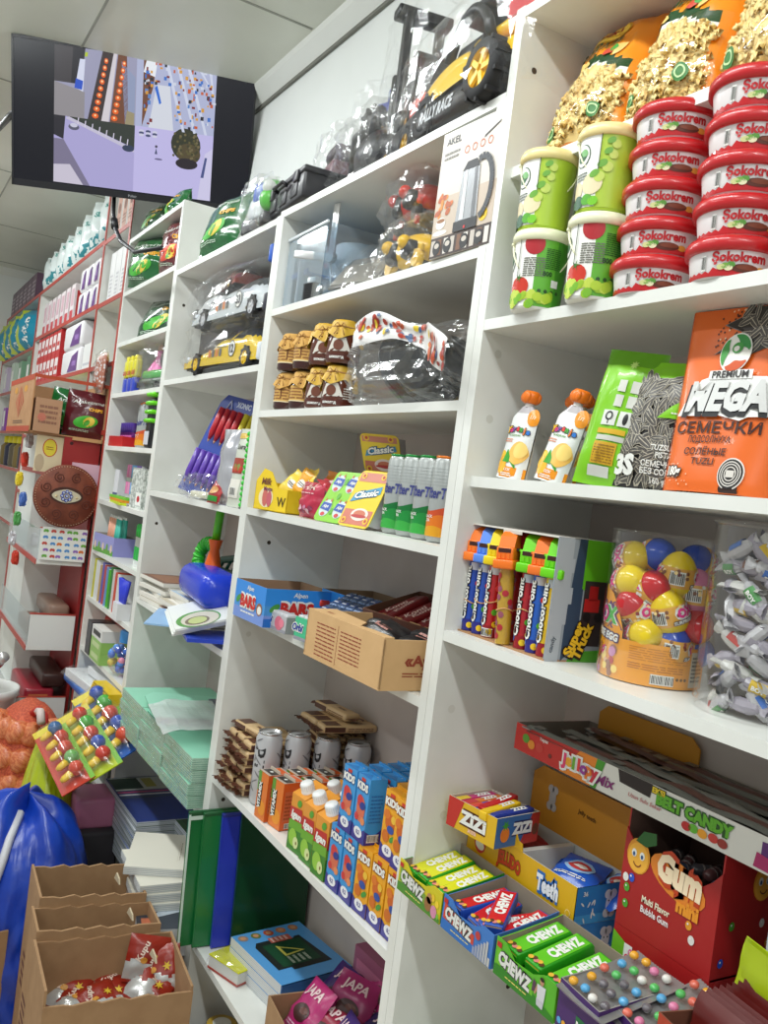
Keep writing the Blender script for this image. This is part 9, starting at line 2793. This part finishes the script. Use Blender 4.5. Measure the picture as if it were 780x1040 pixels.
E1([(x0,-.05),(x0, zm),(-.205, zm),(-.21,-.06)], (40,38,46)); E1([(-.20, zm),(xm, zm),(xm, -.06),(-.09,-.03)], (50,56,50)); E1([(-.205, zm - .006),(-.195, zm),(xm, -.062),(xm, -.072)], (190,186,206),.0008); E1([(x0,-.06),(-.21,-.06),(-.13, z0),(x0, z0)], (120,114,140),.0007); E1([(x0,-.135),(-.19,-.13),(-.15, z0),(x0, z0)], (196,190,206),.0009)
b.disc(S, -.180,-.022,.016, EM(90,90,110),.009, l=.0010); b.disc(S, -.180,-.017,.011, EM(196,196,216),.006, l=.0013); b.disc(S, -.018,-.062,.018, EM(50,60,84),.010, l=.001)
for i in range(8): E1([(-.17 + .021 * i, -.012 - .006 * i),(-.168 + .021 * i, .006 - .006 * i),(-.165 + .021 * i, .006 - .006 * i),(-.167 + .021 * i, -.012 - .006 * i)], (206,200,220),.0012)
b.disc(S, .155,-.03,.045, EM(50,52,36),.048, l=.0006, rot=.3); b.disc(S, .165,-.055,.036, EM(80,70,46),.03, l=.0008); b.disc(S, .16,-.085,.034, EM(40,34,40),.016, l=.0010)
for k in range(60): b.disc(S, .155 + rd.uniform(-.04,.04),-.03 + rd.uniform(-.04,.036),.004, EM(*rd.choice(((90,84,50),(60,60,40),(110,100,70)))), l=.0012 + k * .00001, n=6)
E1([(.062,-.068),(.066,-.05),(.070,-.068)], (60,66,100),.0010); b.disc(S, .066,-.046,.004, EM(60,56,70), l=.0012); b.disc(S, .074,-.082,.012, EM(110,104,140),.003, l=.0010); E1([(.198, z0),(.214,-.05),(x1,-.03),(x1, z0)], (200,196,226),.0008); E1([(.205,-.12),(.215,-.06),(.222,-.06),(.214,-.12)], (70,80,130),.0010)
for i in range(9): b.disc(S, .02 + .02 * (i % 3),-.006 - .006 * (i // 3),.008, EM(70,76,110) if i % 2 else EM(200,200,220),.004, l=.0009 + i * .00003, n=8)
b.build('screen', t)
b = MB(); b.box(-.03,.03,.05,.30,-.04,.04, C(40,40,44,.5)); b.box(-.06,.06,.30,.318,-.10,.10, C(40,40,44,.5)); b.build('mounting_arm', t)
def cable(label, pts): b = MB(); b.tube(pts, .006, BLACK, 8); tag(b.build('cable', None), label, 'cable'); return b
M_ = t.matrix_basis
p0, p1 = M_ @ Vector((-.06,.03,-.205)), M_ @ Vector((.14,.03,-.205))
b = MB(); P0 = [p0, p0 + Vector((.02,.0,-.06)), p0 + Vector((.07,.0,-.115)), p0 + Vector((.17,.0,-.175)), p0 + Vector((.33,.01,-.235)), p0 + Vector((.50,.04,-.245))]; b.tube(P0,.0065, BLACK, 8); b.tube([P0[1] + (P0[2] - P0[1]) * .5, P0[2]], .012, BLACK, 8); tag(b.build('power_cable'), 'black cable with a ferrite lump drooping from the screen to the right', 'cable')
b = MB(); b.tube([p1, p1 + Vector((0,0,-.05)), p1 + Vector((.01,.0,-.13)), p1 + Vector((.03,.01,-.19))], .005, BLACK, 8); tag(b.build('signal_cable'), 'thin black cable hanging straight down from the screen', 'cable')
p2 = M_ @ Vector((-.35,.03,.01)); b = MB(); b.tube([p2, p2 + Vector((-.15,-.01,.02)), p2 + Vector((-.5,-.02,.06)), p2 + Vector((-1.0,-.02,.186))], .008, BLACK, 8); b.tube([p2 + Vector((0,.02,-.01)), p2 + Vector((-.2,.0,.03)), p2 + Vector((-1.0,.0,.18))], .006, BLACK, 8); tag(b.build('cable_bundle'), 'black cables running off to the left from behind the screen up to the ceiling', 'cable')
